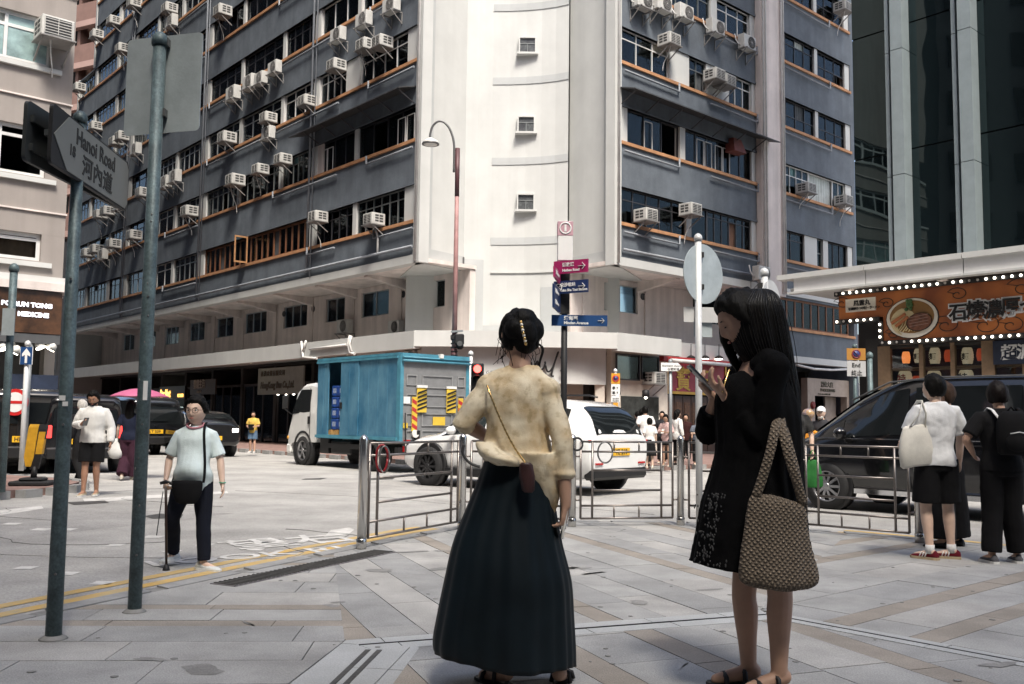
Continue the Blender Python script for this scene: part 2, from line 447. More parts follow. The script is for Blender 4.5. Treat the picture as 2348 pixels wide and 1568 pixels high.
for i, (c, m_) in enumerate(slabs):
    z = random.uniform(-0.0016, 0.0016)
    if i < 270:
        obj('slab', MB().prism(c, -0.02, z, 'z'), m_, plaza)
    else:
        rest.setdefault(m_, MB()).prism(c, -0.02, z, 'z')
for m_, b in rest.items(): obj('slabs', b, m_, plaza, kind='stuff')
# behind the camera: plain paving sheet
obj('paving', MB().prism([(-5.9,-8.8),(-4.2,2.2),(-1.3,2.58),(4.4,2.58),(11,2.2),(15.8,-2.9),(15.8,-8.8)], -0.02, -0.003, 'z'), 'granite_a', plaza)
gum = MB(); rg_ = random.Random(31)
for i in range(150):
    x, y = rg_.uniform(-3.2,5.0), rg_.uniform(3.8,11); r = rg_.uniform(.008,.022)
    if len(clip_poly([(x-.03,y-.03),(x+.03,y-.03),(x+.03,y+.03),(x-.03,y+.03)], PIN)) == 4: gum.lathe([(r,.0018),(r*.8,.0034),(r*.1,.0036)], 7, (x,y,0))
obj('gum_spots', gum, 'joint_mortar', plaza, kind='stuff')
st_ = MB()
for i in range(46):
    x, y = rg_.uniform(-3.0,5.0), rg_.uniform(4,10.5); n = 11; rx, ry = rg_.uniform(.04,.16), rg_.uniform(.03,.10); ph = rg_.uniform(0,6)
    if len(clip_poly([(x-.2,y-.2),(x+.2,y-.2),(x+.2,y+.2),(x-.2,y+.2)], PIN)) == 4: st_.add([(x+rx*math.cos(6.283*k/n+ph)*rg_.uniform(.6,1.2),y+ry*math.sin(6.283*k/n)*rg_.uniform(.6,1.2),.0022) for k in range(n)],[tuple(range(n))])
obj('stains', st_, mat('stone_stain', (0.27,0.265,0.255), .7, var=.2, vscale=6, speckle=.25, spk_scale=120), plaza, kind='stuff')
# slot drains
slot = MB()
def slot_line(p, q, wd=0.014):
    slot.bar((p[0],p[1],0.0), (q[0],q[1],0.0), wd, 0.008)
Tm, Jm = (Vector(T)+T2)/2, (Vector(J1)+J1b)/2
slot_line(Jm, Tm); slot_line(Tm, Tm+dr*5)
obj('slot_drain', slot, 'black', plaza)
ch = MB()
for k in (-0.03, 0.03): ch.bar((-0.70+k,5.0,0.001), (-0.93+k,2.7,0.001), 0.026, 0.008)
obj('channel_drain', ch, 'cast_iron', plaza)
g = thing('drain_grate', 'dark ribbed grating strip along the edge of the paved corner', 'grate', (-1.68,7.85,0))
a, b_ = Vector((-2.16,6.9)), Vector((-1.24,8.75)); u = (b_-a).normalized(); n_ = Vector((u.y,-u.x))
fr = MB(); fr.prism([tuple(a), tuple(b_), tuple(b_+n_*0.24), tuple(a+n_*0.24)], -0.004, 0.004, 'z'); obj('frame', fr, 'grate_stone', g)
Lg = (b_-a).length; bars = MB(); k = 0.03
while k < Lg-0.02:
    p = a+u*k+n_*0.015; q = p+n_*0.21; bars.bar((p.x,p.y,0.006), (q.x,q.y,0.006), 0.02, 0.010); k += 0.05
obj('bars', bars, 'cast_iron', g, kind='stuff')

# ---- markings on the road
def mark(name, pts, m_='road_white', z=ZR+0.004):
    b = MB(); b.add([(p[0],p[1],z) for p in pts], [tuple(range(len(pts)))]); return obj(name, b, m_, road)
def mark_px(name, pts, m_='road_white'):
    return mark(name, [gnd(x, y, ZR) for x, y in pts], m_)
for x, y in ((60,1302),(155,1315),(152,1214),(235,1337),(352,1231),(470,1249),(585,1260),(95,1001+213),(28,1201),(265,1250),(395,1264)):
    c = gnd(x, y, ZR); b = 0.075 if y > 1240 else 0.09
    mark('crossing_stud', [(c.x-b,c.y-b),(c.x+b,c.y-b*1.1),(c.x+b,c.y+b),(c.x-b,c.y+b)])
tx = text_mb('LOOK RIGHT', 0.42, 0.002, sx=1.15, bold=0.006)
p0, p1 = gnd(345,1300,ZR), gnd(720,1268,ZR); dx = (p1-p0).normalized()
M = Matrix(((dx.x,0,-dx.y*1.0,p0.x),(dx.y,0,dx.x*1.0,p0.y),(0,-1,0,ZR+0.006),(0,0,0,1)))
obj('lettering', tx.xf(M), 'road_white', road)
tx = text_mb('望右', 0.75, 0.002, sx=0.9, bold=0.012)
p0 = gnd(540,1272,ZR); M[0][3], M[1][3] = p0.x-0.1, p0.y+0.35
obj('lettering', tx.xf(M), 'road_white', road)
mark_px('arrow_mark', [(742,1232),(758,1216),(800,1210),(812,1215),(800,1224),(775,1228)])
mark_px('stop_line', [(190,1144),(520,1126),(524,1131),(195,1153)])
mark_px('edge_line', [(0,1170),(95,1160),(100,1166),(0,1182)])
for pts in ([(330,1184),(365,1178),(420,1180),(415,1188),(350,1190)],[(150,1152),(240,1148),(250,1153),(170,1158)],[(568,1243),(595,1236),(646,1237),(620,1246)],[(700,1049.5+48),(750,1096),(735,1099.5),(690,1100)],[(840,1052+45),(905,1095),(900,1099),(835,1101)]):
    ob = mark_px('manhole_cover', pts, 'cast_iron'); ob.location.z += 0.002
cr = MB()
for line in ([(0,1137+34*6.6-225+135),(200,1278),(640,1318-36)],[(1050+100,1152),(1200+100,1162),(1400+100,1180)],[(540,1330/1.0-205),(900,1142),(1180,1172)]):
    q = [gnd(x, y, ZR) for x, y in line]
    for i in range(len(q)-1): cr.bar((q[i].x,q[i].y,ZR+0.003), (q[i+1].x,q[i+1].y,ZR+0.003), 0.02, 0.004)
obj('tar_seam', cr, 'asphalt_patch', road)
rc = random.Random(21)
for i in range(9):
    x, y = rc.uniform(-7,2), rc.uniform(9.5,20); pts = [(x,y,ZR+.002)]; a = rc.uniform(0,6.28)
    if clip_poly([(x-.1,y-.1),(x+.1,y-.1),(x,y+.1)], PLAZA): continue
    for k in range(9): a += rc.uniform(-.6,.6); x += .3*math.cos(a); y += .3*math.sin(a)*.7; pts.append((x,y,ZR+.002))
    obj('crack', MB().tube(pts, .006, 4), 'joint_mortar', road)
mark('repair_patch', [(-9,10),(-5.2,9.2),(-3.6,12.4),(-8.2,13.1)], 'asphalt_patch', ZR+0.002)
mark('repair_patch', [(-3.5,17.5),(1.2,15.6),(2.4,17.2),(-2.4,19.6)], 'asphalt_patch', ZR+0.002)

# ---- traffic island and the pavements across the junction
isl = [(-13,8.2),(-8.6,11.9),(-7.45,13.9),(-7.02,15.2),(-7.25,16.3),(-8.1,17.2),(-13,20)]
island = struct('traffic_island', MB().prism(inset_line(isl, 0.14), ZR-0.02, ZP, 'z'), 'red_paver')
ik = [Vector(p) for p in catmull(isl, 3)]; kerb_run(ik, island, 0.14, 0.55, ZP+0.004, sgn=1)

PLc, PRc = Vector((-3.19,31,0)), Vector((3.44,31,0))
aL, aR = R(-41), R(48)
dL, dR = Vector((math.sin(aL),math.cos(aL),0)), Vector((math.sin(aR),math.cos(aR),0))
nL, nR = Vector((-dL.y,dL.x,0)), Vector((dR.y,-dR.x,0))          # outwards, to the street
lk = [PLc+nL*2.75+dL*t for t in (48,30,15,5,0,-4,-6.6)]
rk = [PRc+nR*5.0+dR*t for t in (-3.6,0,6,12)]
fk = [p.xy for p in lk]+[Vector((0.5,23.0)),Vector((1.7,22.7))]+[p.xy for p in rk]
back = [Vector((14,46)),Vector((2,62)),(PLc+dL*48).xy]
fp = [tuple(p) for p in fk]+[tuple(p) for p in back]
farpave = struct('pavement_across', MB().prism(fp, ZR-0.02, ZP-0.004, 'z'), 'red_paver')
kerb_run([Vector(p) for p in fk[2:]], farpave, 0.16, 0.9, ZP+0.006, sgn=-1)
# ------------------------------------------------------------------ corner building
def fmat(P, d, n):
    return Matrix(((d.x,n.x,0,P.x),(d.y,n.y,0,P.y),(0,0,1,0),(0,0,0,1)))
FL, FR = fmat(PLc, dL, nL), fmat(PRc, dR, nR)
def on(P, d, n, x, y, out=0.0):
    """measured point -> (along, height) on the facade plane pushed out by 'out'"""
    r_ = ray(x, y); t = ((P+n*out).dot(n))/(r_.dot(n)); q = Vector((0,0,CAM_H))+r_*t
    return (q-P).dot(d), q.z
def onL(x, y, out=0.0): return on(PLc, dL, nL, x, y, out)
def onR(x, y, out=0.0): return on(PRc, dR, nR, x, y, out)
ZS, FH, WH, NF = 7.92, 2.8, 1.22, 10
bld = thing('corner_building', 'large grey apartment block with orange sills and white rounded corner above the junction', 'building', (0,32.5,0))
LEN_L, LEN_R = 39.0, 15.9
def len_at(z): return 39.0 if z < 23.0 else (35.9 if z < 28.2 else 31.4)     # the far end steps back higher up
TOP = ZS+FH*NF
for F, s0, s1 in ((FL,0.2,LEN_L),(FR,0.2,8.33),(FR,9.96,LEN_R)):
    for k in range(NF+1):
        z0 = 6.72 if k == 0 else ZS+FH*(k-1)+WH
        if F is FL: s1 = len_at(z0)
        obj('spandrel', MB(F).box(s0, s1, -0.3, 0, z0, ZS+FH*k-0.11), 'facade_grey', bld)
        if k == NF: continue
        obj('sill', MB(F).box(s0, s1, -0.3, 0.07, ZS+FH*k-0.11, ZS+FH*k), 'orange_paint', bld)
        obj('lintel', MB(F).box(s0, s1, -0.28, 0.03, ZS+FH*k+WH, ZS+FH*k+WH+0.07), 'facade_grey', bld)
    if F is FL: s1 = LEN_L
    obj('edge_beam', MB(F).box(s0-0.1, s1, -0.3, 0.05, 6.44, 6.72), 'white_paint', bld)
# dark rooms behind the glass
for F, s0, s1 in ((FL,0.85,LEN_L),(FR,0.85,LEN_R)):
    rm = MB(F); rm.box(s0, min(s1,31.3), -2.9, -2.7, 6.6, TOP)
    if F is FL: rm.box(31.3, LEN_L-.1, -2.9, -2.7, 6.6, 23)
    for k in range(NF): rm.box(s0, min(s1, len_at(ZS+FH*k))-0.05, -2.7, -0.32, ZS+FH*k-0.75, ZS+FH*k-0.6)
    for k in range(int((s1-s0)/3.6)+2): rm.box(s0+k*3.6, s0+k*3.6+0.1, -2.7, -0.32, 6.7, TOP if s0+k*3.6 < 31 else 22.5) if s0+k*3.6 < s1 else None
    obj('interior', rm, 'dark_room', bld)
# end pilasters and the big white pier of the right front
obj('corner_pilaster', MB(FL).box(-0.14, 0.2, -0.35, 0.06, 6.44, TOP), 'white_paint', bld)
obj('corner_pilaster', MB(FR).box(-0.14, 0.2, -0.35, 0.06, 6.44, TOP), 'white_paint', bld)
obj('pier', MB(FR).box(8.33, 9.96, -0.5, 0.25, 6.3, TOP), 'cream_paint', bld)
obj('end_wall', MB(FR).box(LEN_R, LEN_R+0.3, -9, 0.0, 0, TOP), 'facade_grey', bld)
for a_, z0_, z1_ in ((39.0,0,23.3),(35.9,23.3,28.9),(31.4,28.9,TOP)): obj('end_wall', MB(FL).box(a_, a_+0.25, -9, 0.05, z0_, z1_), 'white_paint', bld)

mat('curtain_pale', (0.55,0.60,0.58), 0.9, var=0.15, vscale=2)
mat('curtain_teal', (0.20,0.36,0.38), 0.9, var=0.15, vscale=2)
mat('curtain_brown', (0.22,0.12,0.08), 0.9, var=0.2, vscale=2)
mat('curtain_cream', (0.62,0.57,0.47), 0.9, var=0.12, vscale=2)
mat('curtain_dark', (0.09,0.10,0.11), 0.9, var=0.2, vscale=2)
mat('old_alu', (0.20,0.215,0.215), 0.55, metal=0.3, var=0.15)
rw = random.Random(11)
PANES = [0]
def window(F, s0, s1, z0, z1, frame='alu', n=4, transom=0.68, curtain=None, cfrac=1.0, parent=None, single=True, out=-0.14, t=0.04, glass='pane_glass'):
    fr_ = MB(F); d0, d1 = out-0.03, out+0.03
    fr_.box(s0, s1, d0, d1, z0, z0+t); fr_.box(s0, s1, d0, d1, z1-t, z1); fr_.box(s0, s0+t, d0, d1, z0+t, z1-t); fr_.box(s1-t, s1, d0, d1, z0+t, z1-t)
    xs = [s0+(s1-s0)*i/n for i in range(n+1)]
    for x in xs[1:-1]: fr_.box(x-t*0.45, x+t*0.45, d0+0.004, d1-0.004, z0+t, z1-t)
    zt = None
    if transom:
        zt = z0+(z1-z0)*transom; fr_.box(s0+t, s1-t, d0+0.008, d1-0.008, zt-t*0.45, zt+t*0.45)
    w_ = obj('window', fr_, frame, parent or bld)
    allp = MB(F)
    for i in range(n):
        for a, b in (((z0, zt), (zt, z1)) if zt else ((z0, z1),)):
            if rw.random() < 0.05: continue
            if single and PANES[0] < 290:
                q = MB(F).box(xs[i]+t*0.5, xs[i+1]-t*0.5, out-0.006, out+0.002, a+t*0.5, b-t*0.5); obj('pane', q, glass, w_); PANES[0] += 1
            else: allp.box(xs[i]+t*0.5, xs[i+1]-t*0.5, out-0.006, out+0.002, a+t*0.5, b-t*0.5)
    if allp.v: obj('panes', allp, glass, w_, kind='stuff')
    if curtain:
        c = MB(F); m_ = max(8, int((s1-s0)*cfrac*16)); vs = []
        a0 = s0+(s1-s0)*(1-cfrac)*rw.random()
        for i in range(m_+1):
            x = a0+(s1-s0)*cfrac*i/m_; y = out-0.07+0.025*math.sin(i*1.9+rw.random())
            vs += [(x,y,z0+0.02),(x,y,z1-0.02)]
        c.add(vs, [(2*i,2*i+2,2*i+3,2*i+1) for i in range(m_)], True)
        obj('curtain', c, curtain, w_)
    return w_

# ---- left front: piers and windows
bays = [(0.9,4.0),(4.25,7.02),(7.48,10.0),(10.25,14.05),(14.3,17.7),(18.35,21.5),(21.8,25.0),(25.25,28.35),(28.95,31.4),(31.8,35.5),(35.9,38.8)]
styles = [('alu',4,.68,None),('dark_frame',3,.7,None),('old_alu',5,.66,None),('alu',4,.66,'curtain_teal'),('old_alu',6,.7,'curtain_dark'),('white_frame',3,.7,'curtain_pale'),('alu',5,.7,None),('old_alu',4,.66,None)]
for k in range(NF):
    z0, z1 = ZS+FH*k, ZS+FH*k+WH
    if k == 5: z1x = z1
    piers = [(4.0,4.25),(7.02,7.48),(10.0,10.25),(14.05,14.3),(17.7,18.35),(21.5,21.8),(25.0,25.25),(28.35,28.95),(31.4,31.8),(35.5,35.9),(38.8,LEN_L)]
    if k == 0: piers = [p for p in piers if p[0] not in (10.0,14.05)]
    pm = MB(FL)
    piers = [p for p in piers if p[1] <= len_at(z0)+0.01]
    for a, b in piers: obj('pier', MB(FL).box(a, b, -0.28, -0.03, z0, z1), 'white_paint', bld)
    if k != 1: obj('wall_panel', MB(FL).box(0.2, 0.9, -0.26, -0.04, z0, z1), 'white_paint', bld)
    for bi, (a, b) in enumerate(bays):
        if b > len_at(z0): continue
        st = rw.choice(styles); cf = rw.choice((1.0, 0.5, 0.7)); single = b < 18.4 and k < 6
        if k == 0 and bi == 0: st = ('old_alu',6,.72,None)
        if k == 0 and bi == 1: st = ('dark_frame',5,.72,None)
        if k == 0 and bi in (2,3,4):
            if bi != 2: continue
            window(FL, 7.48, 17.7, z0, z1, 'wood_frame', 19, None, 'curtain_dark', 1.0, t=0.09); continue
        if k == 1 and bi in (0,1):
            a0 = 0.3 if bi == 0 else 4.25
            window(FL, a0, b if bi == 0 else 6.6, z0, z1, 'dark_frame', 4 if bi == 0 else 3, None, None, t=0.03)
            for x in ((0.45,1.0) if bi == 0 else (5.9,6.3)):
                f2 = MB(FL); z2 = z1-0.25
                for e in ((x,x+0.02),(x+0.45,x+0.47)): f2.box(e[0], e[1], -0.1, -0.07, z0+0.03, z2)
                f2.box(x, x+0.47, -0.1, -0.07, z0+0.03, z0+0.05); f2.box(x, x+0.47, -0.1, -0.07, z2-0.02, z2); obj('casement', f2, 'white_frame', bld)
            if bi == 1: obj('wall_panel', MB(FL).box(6.6, 7.02, -0.26, -0.05, z0, z1), 'cream_paint', bld)
            continue
        if k == 2 and bi == 1:
            obj('wall_panel', MB(FL).box(4.25, 5.0, -0.26, -0.04, z0, z1), 'white_paint', bld); a = 5.0; st = ('white_frame',4,.7,'curtain_dark')
        if k == 2 and bi == 0: st = ('white_frame',4,.7,'curtain_dark')
        if k == 3 and bi == 1: st = ('white_frame',3,None,'curtain_pale'); cf = 0.8
        if k == 3 and bi == 0: st = ('white_frame',5,.7,'curtain_teal')
        if k == 3 and bi in (2,3,4): st = ('dark_frame',4,.66,None)
        if k == 4 and bi in (2,3,4): st = ('dark_frame',4,None,'curtain_brown'); cf = 1.0
        if k == 1 and bi in (2,3,4): st = ('old_alu',6,.72,'curtain_teal' if bi == 2 else None)
        window(FL, a, b, z0, z1, st[0], st[1], st[2], st[3], cf, single=single)
# open brown casement standing out of the long wooden window
oc = thing_part = MB(FL); s_, z_ = 12.9, ZS+0.02
for a, b, c, d in ((0,0.06,0,1.18),(0.55,0.61,0,1.18)): oc.box(s_-0.02, s_+0.02, 0.02+a, 0.02+b, z_+c, z_+d)
for c, d in ((0,0.07),(1.11,1.18)): oc.box(s_-0.018, s_+0.018, 0.08, 0.57, z_+c, z_+d)
ocw = obj('casement', oc, mat('wood_light', (0.42,0.22,0.10), 0.6, var=0.15, vscale=6), bld, label='open brown wooden casement swung out')
obj('pane', MB(FL).box(s_-0.005, s_+0.005, 0.08, 0.57, z_+0.07, z_+1.11), 'pane_glass', ocw)
# awning over the dark third-storey windows
def awning(F, s0, s1, z, dep=0.75, drop=0.22):
    a = MB(F); a.add([(s0,0.0,z),(s1,0.0,z),(s1,dep,z-drop),(s0,dep,z-drop),(s0,0.0,z-0.04),(s1,0.0,z-0.04),(s1,dep,z-drop-0.04),(s0,dep,z-drop-0.04)], [(0,1,2,3),(7,6,5,4),(0,4,5,1),(1,5,6,2),(2,6,7,3),(3,7,4,0)])
    w_ = obj('awning', a, mat('awning_metal', (0.06,0.062,0.065), 0.6, metal=0.2, var=0.2), bld)
    for i in range(int((s1-s0)/1.3)+1):
        x = s0+0.1+i*1.3
        if x < s1: obj('bracket', MB(F).bar((x,0.02,z-0.6), (x,dep-0.05,z-drop-0.05), 0.03), 'dark_frame', w_)
awning(FL, 0.25, 8.0, ZS+FH+1.85); awning(FR, 0.1, 8.9, ZS+FH+1.85)

# ---- right front
for k in range(NF):
    z0, z1 = ZS+FH*k, ZS+FH*k+WH
    if k == 0:
        for a, b in ((0.2,0.26),(3.85,4.15),(8.0,8.33)): obj('pier', MB(FR).box(a, b, -0.28, -0.03, z0, z1), 'white_paint', bld)
        window(FR, 0.26, 3.85, z0, z1, 'dark_frame', 5, .68, None)
        window(FR, 4.15, 5.2, z0, z1, 'dark_frame', 1, None, None)
        window(FR, 5.2, 8.0, z0, z1, 'dark_frame', 6, .8, 'curtain_brown', 0.8)
    elif k == 1:
        for a, b in ((0.2,0.6),(3.5,3.8),(8.05,8.33)): obj('pier', MB(FR).box(a, b, -0.28, -0.03, z0, z1), 'white_paint', bld)
        window(FR, 0.6, 3.5, z0, z1, 'dark_frame', 3, None, None); window(FR, 3.8, 8.05, z0, z1, 'dark_frame', 6, None, None)
        for x in (1.55,4.55,5.05,5.7,6.2):
            f2 = MB(FR)
            for e in ((x,x+0.02),(x+0.42,x+0.44)): f2.box(e[0], e[1], -0.1, -0.07, z0+0.03, z1-0.2)
            f2.box(x, x+0.44, -0.1, -0.07, z0+0.03, z0+0.05); f2.box(x, x+0.44, -0.1, -0.07, z1-0.22, z1-0.2); obj('casement', f2, 'white_frame', bld)
    elif k == 2:
        for a, b in ((0.2,0.28),(2.9,4.05),(5.1,6.55),(8.1,8.33)): obj('wall_panel', MB(FR).box(a, b, -0.26, -0.03, z0, z1), 'white_paint', bld)
        window(FR, 0.28, 2.9, z0, z1, 'white_frame', 3, .72, 'curtain_cream', 1.0); window(FR, 4.05, 5.1, z0, z1, 'old_alu', 2, .66, 'curtain_dark'); window(FR, 6.55, 8.1, z0, z1, 'white_frame', 3, .7, 'curtain_pale', .6)
    else:
        cc = ['curtain_pale','curtain_cream',None,'curtain_teal']
        for a, b in ((2.4,2.7),(5.4,5.8),(8.0,8.33)): obj('pier', MB(FR).box(a, b, -0.28, -0.03, z0, z1), 'white_paint', bld)
        window(FR, 0.22, 2.4, z0, z1, 'white_frame', 3, .7, rw.choice(cc)); window(FR, 2.7, 5.4, z0, z1, 'old_alu', 4, .7, rw.choice(cc)); window(FR, 5.8, 8.0, z0, z1, 'white_frame', 3, .7, 'curtain_pale', .8)
    # beyond the pier
    if k == 0:
        obj('wall_panel', MB(FR).box(11.9,12.9,-0.26,-0.03,z0,z1), 'white_paint', bld); obj('pier', MB(FR).box(13.4,13.8,-0.28,-0.03,z0,z1), 'white_paint', bld); obj('pier', MB(FR).box(15.5,15.9,-0.28,-0.03,z0,z1), 'white_paint', bld)
        window(FR, 9.98, 11.9, z0, z1, 'dark_frame', 2, .72, None); window(FR, 12.9, 13.4, z0, z1, 'old_alu', 1, .5, 'curtain_pale'); window(FR, 13.8, 15.5, z0, z1, 'dark_frame', 3, None, None)
    elif k == 1:
        obj('pier', MB(FR).box(15.4,15.9,-0.28,-0.03,z0,z1), 'white_paint', bld)
        window(FR, 9.98, 12.4, z0, z1, 'white_frame', 5, .66, 'curtain_teal'); window(FR, 12.4, 14.4, z0, z1, 'white_frame', 1, None, 'curtain_pale'); window(FR, 14.4, 15.4, z0, z1, 'white_frame', 2, None, 'curtain_pale')
    else:
        obj('pier', MB(FR).box(12.9,13.15,-0.28,-0.03,z0,z1), 'white_paint', bld); obj('pier', MB(FR).box(15.5,15.9,-0.28,-0.03,z0,z1), 'white_paint', bld)
        window(FR, 9.98, 12.9, z0, z1, 'dark_frame', 4, .45 if k == 2 else .7, 'curtain_dark' if k == 2 else 'curtain_pale', 0.6); window(FR, 13.15, 15.5, z0, z1, 'dark_frame', 3, .45, None)

obj('spandrel', MB(FR).box(9.96, LEN_R, -0.3, -0.004, 6.34, 6.44), 'facade_grey', bld)
window(FR, 9.98, LEN_R-0.3, 5.12, 6.34, 'wood_frame', 9, None, None, t=0.08)
obj('sill', MB(FR).box(9.96, LEN_R, -0.3, 0.07, 5.01, 5.12), 'orange_paint', bld)
obj('spandrel', MB(FR).box(9.96, LEN_R, -0.3, 0, 3.98, 5.01), 'facade_grey', bld)
obj('edge_beam', MB(FR).box(9.96, LEN_R, -0.3, 0.06, 3.72, 3.98), 'white_paint', bld)
# ---- pipes on the fronts
def pipe(F, pts, r=0.045, m_='pipe_grey'):
    obj('pipe', MB(F).tube(pts, r, 6), m_, bld)
for s_ in (7.42,18.15,28.85):
    pipe(FL, [(s_,0.09,6.9),(s_,0.09,TOP)], 0.05); pipe(FL, [(s_-0.28,0.08,6.7),(s_-0.28,0.08,TOP)], 0.03)
pipe(FL, [(0.2,0.1,7.0),(LEN_L,0.1,7.0)], 0.05); pipe(FL, [(2.3,0.1,7.0),(2.3,0.1,7.6),(2.5,0.12,8.0)], 0.045, 'pipe_white')
pipe(FR, [(0.25,0.1,6.98),(8.3,0.1,6.98)], 0.05); pipe(FL, [(0.02,0.1,6.5),(0.02,0.1,TOP)], 0.05, 'pipe_white'); pipe(FR, [(0.02,0.1,6.5),(0.02,0.1,TOP)], 0.05, 'pipe_white')
for s_ in (8.42,8.6,9.75,9.9): pipe(FR, [(s_,0.31,6.4),(s_,0.31,TOP)], 0.04, 'pipe_white')
for k in range(7):
    z = ZS+FH*k
    for a, b in ((0.2,2.6) if k in (0,) else (0.3,3.2),(5.3,10.5) if k != 0 else (5.3,7.4),(10.5,17.5) if k in (2,3) else (18.3,22.5)):
        pipe(FL, [(a,0.1,z-0.3),(b,0.1,z-0.32),(b,0.1,z-0.02)], 0.04)
    for a, b in ((0.3,3.3),(5.2,8.3),(10.1,14.0)):
        pipe(FR, [(a,0.1,z-0.34),(b,0.1,z-0.36),(b,0.1,z-0.05)], 0.04)

# ---- mezzanine behind the overhang
SB = -2.2
def wall_holes(F, s0, s1, z0, z1, o0, o1, holes, m_, name, parent):
    """solid wall split round its openings"""
    w_ = MB(F); x = s0
    for a, b, c, d in sorted(holes):
        if a > x: w_.box(x, a, o0, o1, z0, z1)
        w_.box(a, b, o0, o1, z0, c); w_.box(a, b, o0, o1, d, z1); x = b
    if x < s1: w_.box(x, s1, o0, o1, z0, z1)
    return obj(name, w_, m_, parent)
pxw = [((1575,905),(1875,1140),3),((1145,985),(1385,1205),2),((835,1040),(1000,1250),2),((465,1105),(670,1305),3),((125,1165),(315,1350),3)]
holes = []
def bpx(x, y): return (900+x/2.24)*.58675, (700+y/2.24)*.58675
for (x0, y0), (x1, y1), n in pxw:
    sa, za = onL(*bpx(x0, (y0+y1)/2), SB); sb, zb = onL(*bpx(x1, (y0+y1)/2), SB); holes.append((min(sa,sb), max(sa,sb), 5.27, 6.27, n))
s_ = max(h[1] for h in holes)+1.3
while s_ < LEN_L-3: holes.append((s_, s_+2.0, 5.27, 6.27, 3 if int(s_) % 2 else 2)); s_ += 3.5
wall_holes(FL, -0.05, LEN_L, 4.0, 6.46, SB-0.25, SB, [h[:4] for h in holes], 'cream_paint', 'mezzanine_wall', bld)
for h in holes:
    window(FL, h[0], h[1], h[2], h[3], 'alu', h[4], None, None, out=SB-0.1, single=h[1] < 18)
rh = []
for x0, x1 in ((1385,1462),(1588,1700)):
    a, b = onR(x0, 660, SB)[0], onR(x1, 690, SB)[0]; rh.append((a, b, 5.25, 6.28))
wall_holes(FR, 0.1, 9.9, 4.0, 6.46, SB-0.25, SB, rh, 'cream_paint', 'mezzanine_wall', bld)
for h in rh: window(FR, h[0], h[1], h[2], h[3], 'alu', 2, None, None, out=SB-0.1)
for F in (FL, FR):
    L_ = LEN_L if F is FL else 9.9
    obj('soffit', MB(F).box(-0.1, L_, SB-0.25, -0.02, 6.47, 6.6), 'cream_paint', bld)
    for i in range(int(L_/3.6)): obj('soffit_beam', MB(F).add([(3.7+i*3.6,SB,6.1),(3.95+i*3.6,SB,6.1),(3.95+i*3.6,SB,6.47),(3.7+i*3.6,SB,6.47),(3.7+i*3.6,-0.4,6.40),(3.95+i*3.6,-0.4,6.40),(3.95+i*3.6,-0.4,6.47),(3.7+i*3.6,-0.4,6.47)], [(0,1,2,3),(4,7,6,5),(0,4,5,1),(1,5,6,2),(2,6,7,3),(3,7,4,0)]), 'cream_paint', bld)
    for a in (0.75,4.0,10.9,13.6,19.5,24):
        if a < L_: obj('vent', MB(F).lathe([(0.13,SB-0.02),(0.13,SB+0.03),(0.10,SB+0.03),(0.10,SB+0.005)], 14, (a,0,5.95), 'y'), 'dark_frame', bld)
    for i in range(10 if F is FL else 4): pipe(F, [(0.2+3.4*i+0.5,SB+0.03,4.2),(0.2+3.4*i+0.5,SB+0.03,6.4)], 0.03, 'cream_paint')
# ---- canopy over the pavement
can = MB(FL); can.box(0.0, LEN_L, -0.16, 0.08, 3.55, 4.14); can.box(0.0, LEN_L, SB, -0.16, 3.72, 3.86)
canopy = obj('canopy', can, 'white_paint', bld)
canr = MB(FR); canr.box(0.0, 3.4, -0.16, 0.08, 3.55, 4.16); canr.box(0.0, 3.4, SB, -0.16, 3.72, 3.86); canr.box(3.4, 9.9, -1.2, -1.0, 3.6, 4.2); canr.box(3.4, 9.9, SB, -1.2, 3.72, 3.86)
obj('canopy', canr, 'white_paint', bld)
cp = [(PLc+nL*0.08).xy, Vector((-1.2,30.75)), Vector((1.0,30.7)), Vector((2.4,30.82)), (PRc+nR*0.08).xy]
cp = [tuple(p) for p in cp]
ci = [(PRc-nR*0.2+dR*0.0).xy, Vector((2.4,31.0)), Vector((1.0,30.92)), Vector((-1.2,30.97)), (PLc-nL*0.2).xy]
obj('canopy', MB().prism(cp+[tuple(p) for p in ci], 3.62, 4.15, 'z'), 'white_paint', bld)
obj('canopy_soffit', MB().prism([tuple(p) for p in ci]+[(-2.0,33.6),(2.4,33.6)], 3.74, 3.88, 'z'), 'white_paint', bld)

# ---- white corner: two wings and the curved stair tower
curve = [(-1.75,32.9),(-1.3,33.05),(-0.8,33.08),(-0.2,33.05),(0.4,32.97),(0.95,32.84),(1.45,32.66),(1.9,32.42)]
wl = [(-3.2,31.02),(-1.75,32.9),(-1.75,34.5),(-4.2,34.5)]
obj('wing_wall', MB().prism(wl, 6.44, TOP, 'z'), 'white_paint', bld)
wr = [(3.46,31.02),(1.98,32.95),(1.98,34.5),(4.8,34.5)]
obj('wing_wall', MB().prism(wr, 6.44, TOP, 'z'), 'white_paint', bld)
obj('stair_tower', MB().prism(curve+[(1.92,34.4),(-1.74,34.4)], 3.86, TOP, 'z'), 'white_paint', bld)
obj('corner_backing', MB().prism([(-3.9,34.0),(3.9,34.0),(3.9,34.3),(-3.9,34.3)], 0, TOP, 'z'), 'white_paint', bld)
def strip(p, q, z0, z1, th=0.012, m_='pale_grey_paint'):
    p, q = Vector(p), Vector(q); t = (q-p).normalized(); n = Vector((t.y,-t.x))
    if n.y > 0: n = -n
    return obj('trim', MB().prism([tuple(p-n*0.01), tuple(q-n*0.01), tuple(q+n*th), tuple(p+n*th)], z0, z1, 'z'), m_, bld)
A, B = Vector(wl[0]), Vector(wl[1]); t_ = (B-A).normalized()
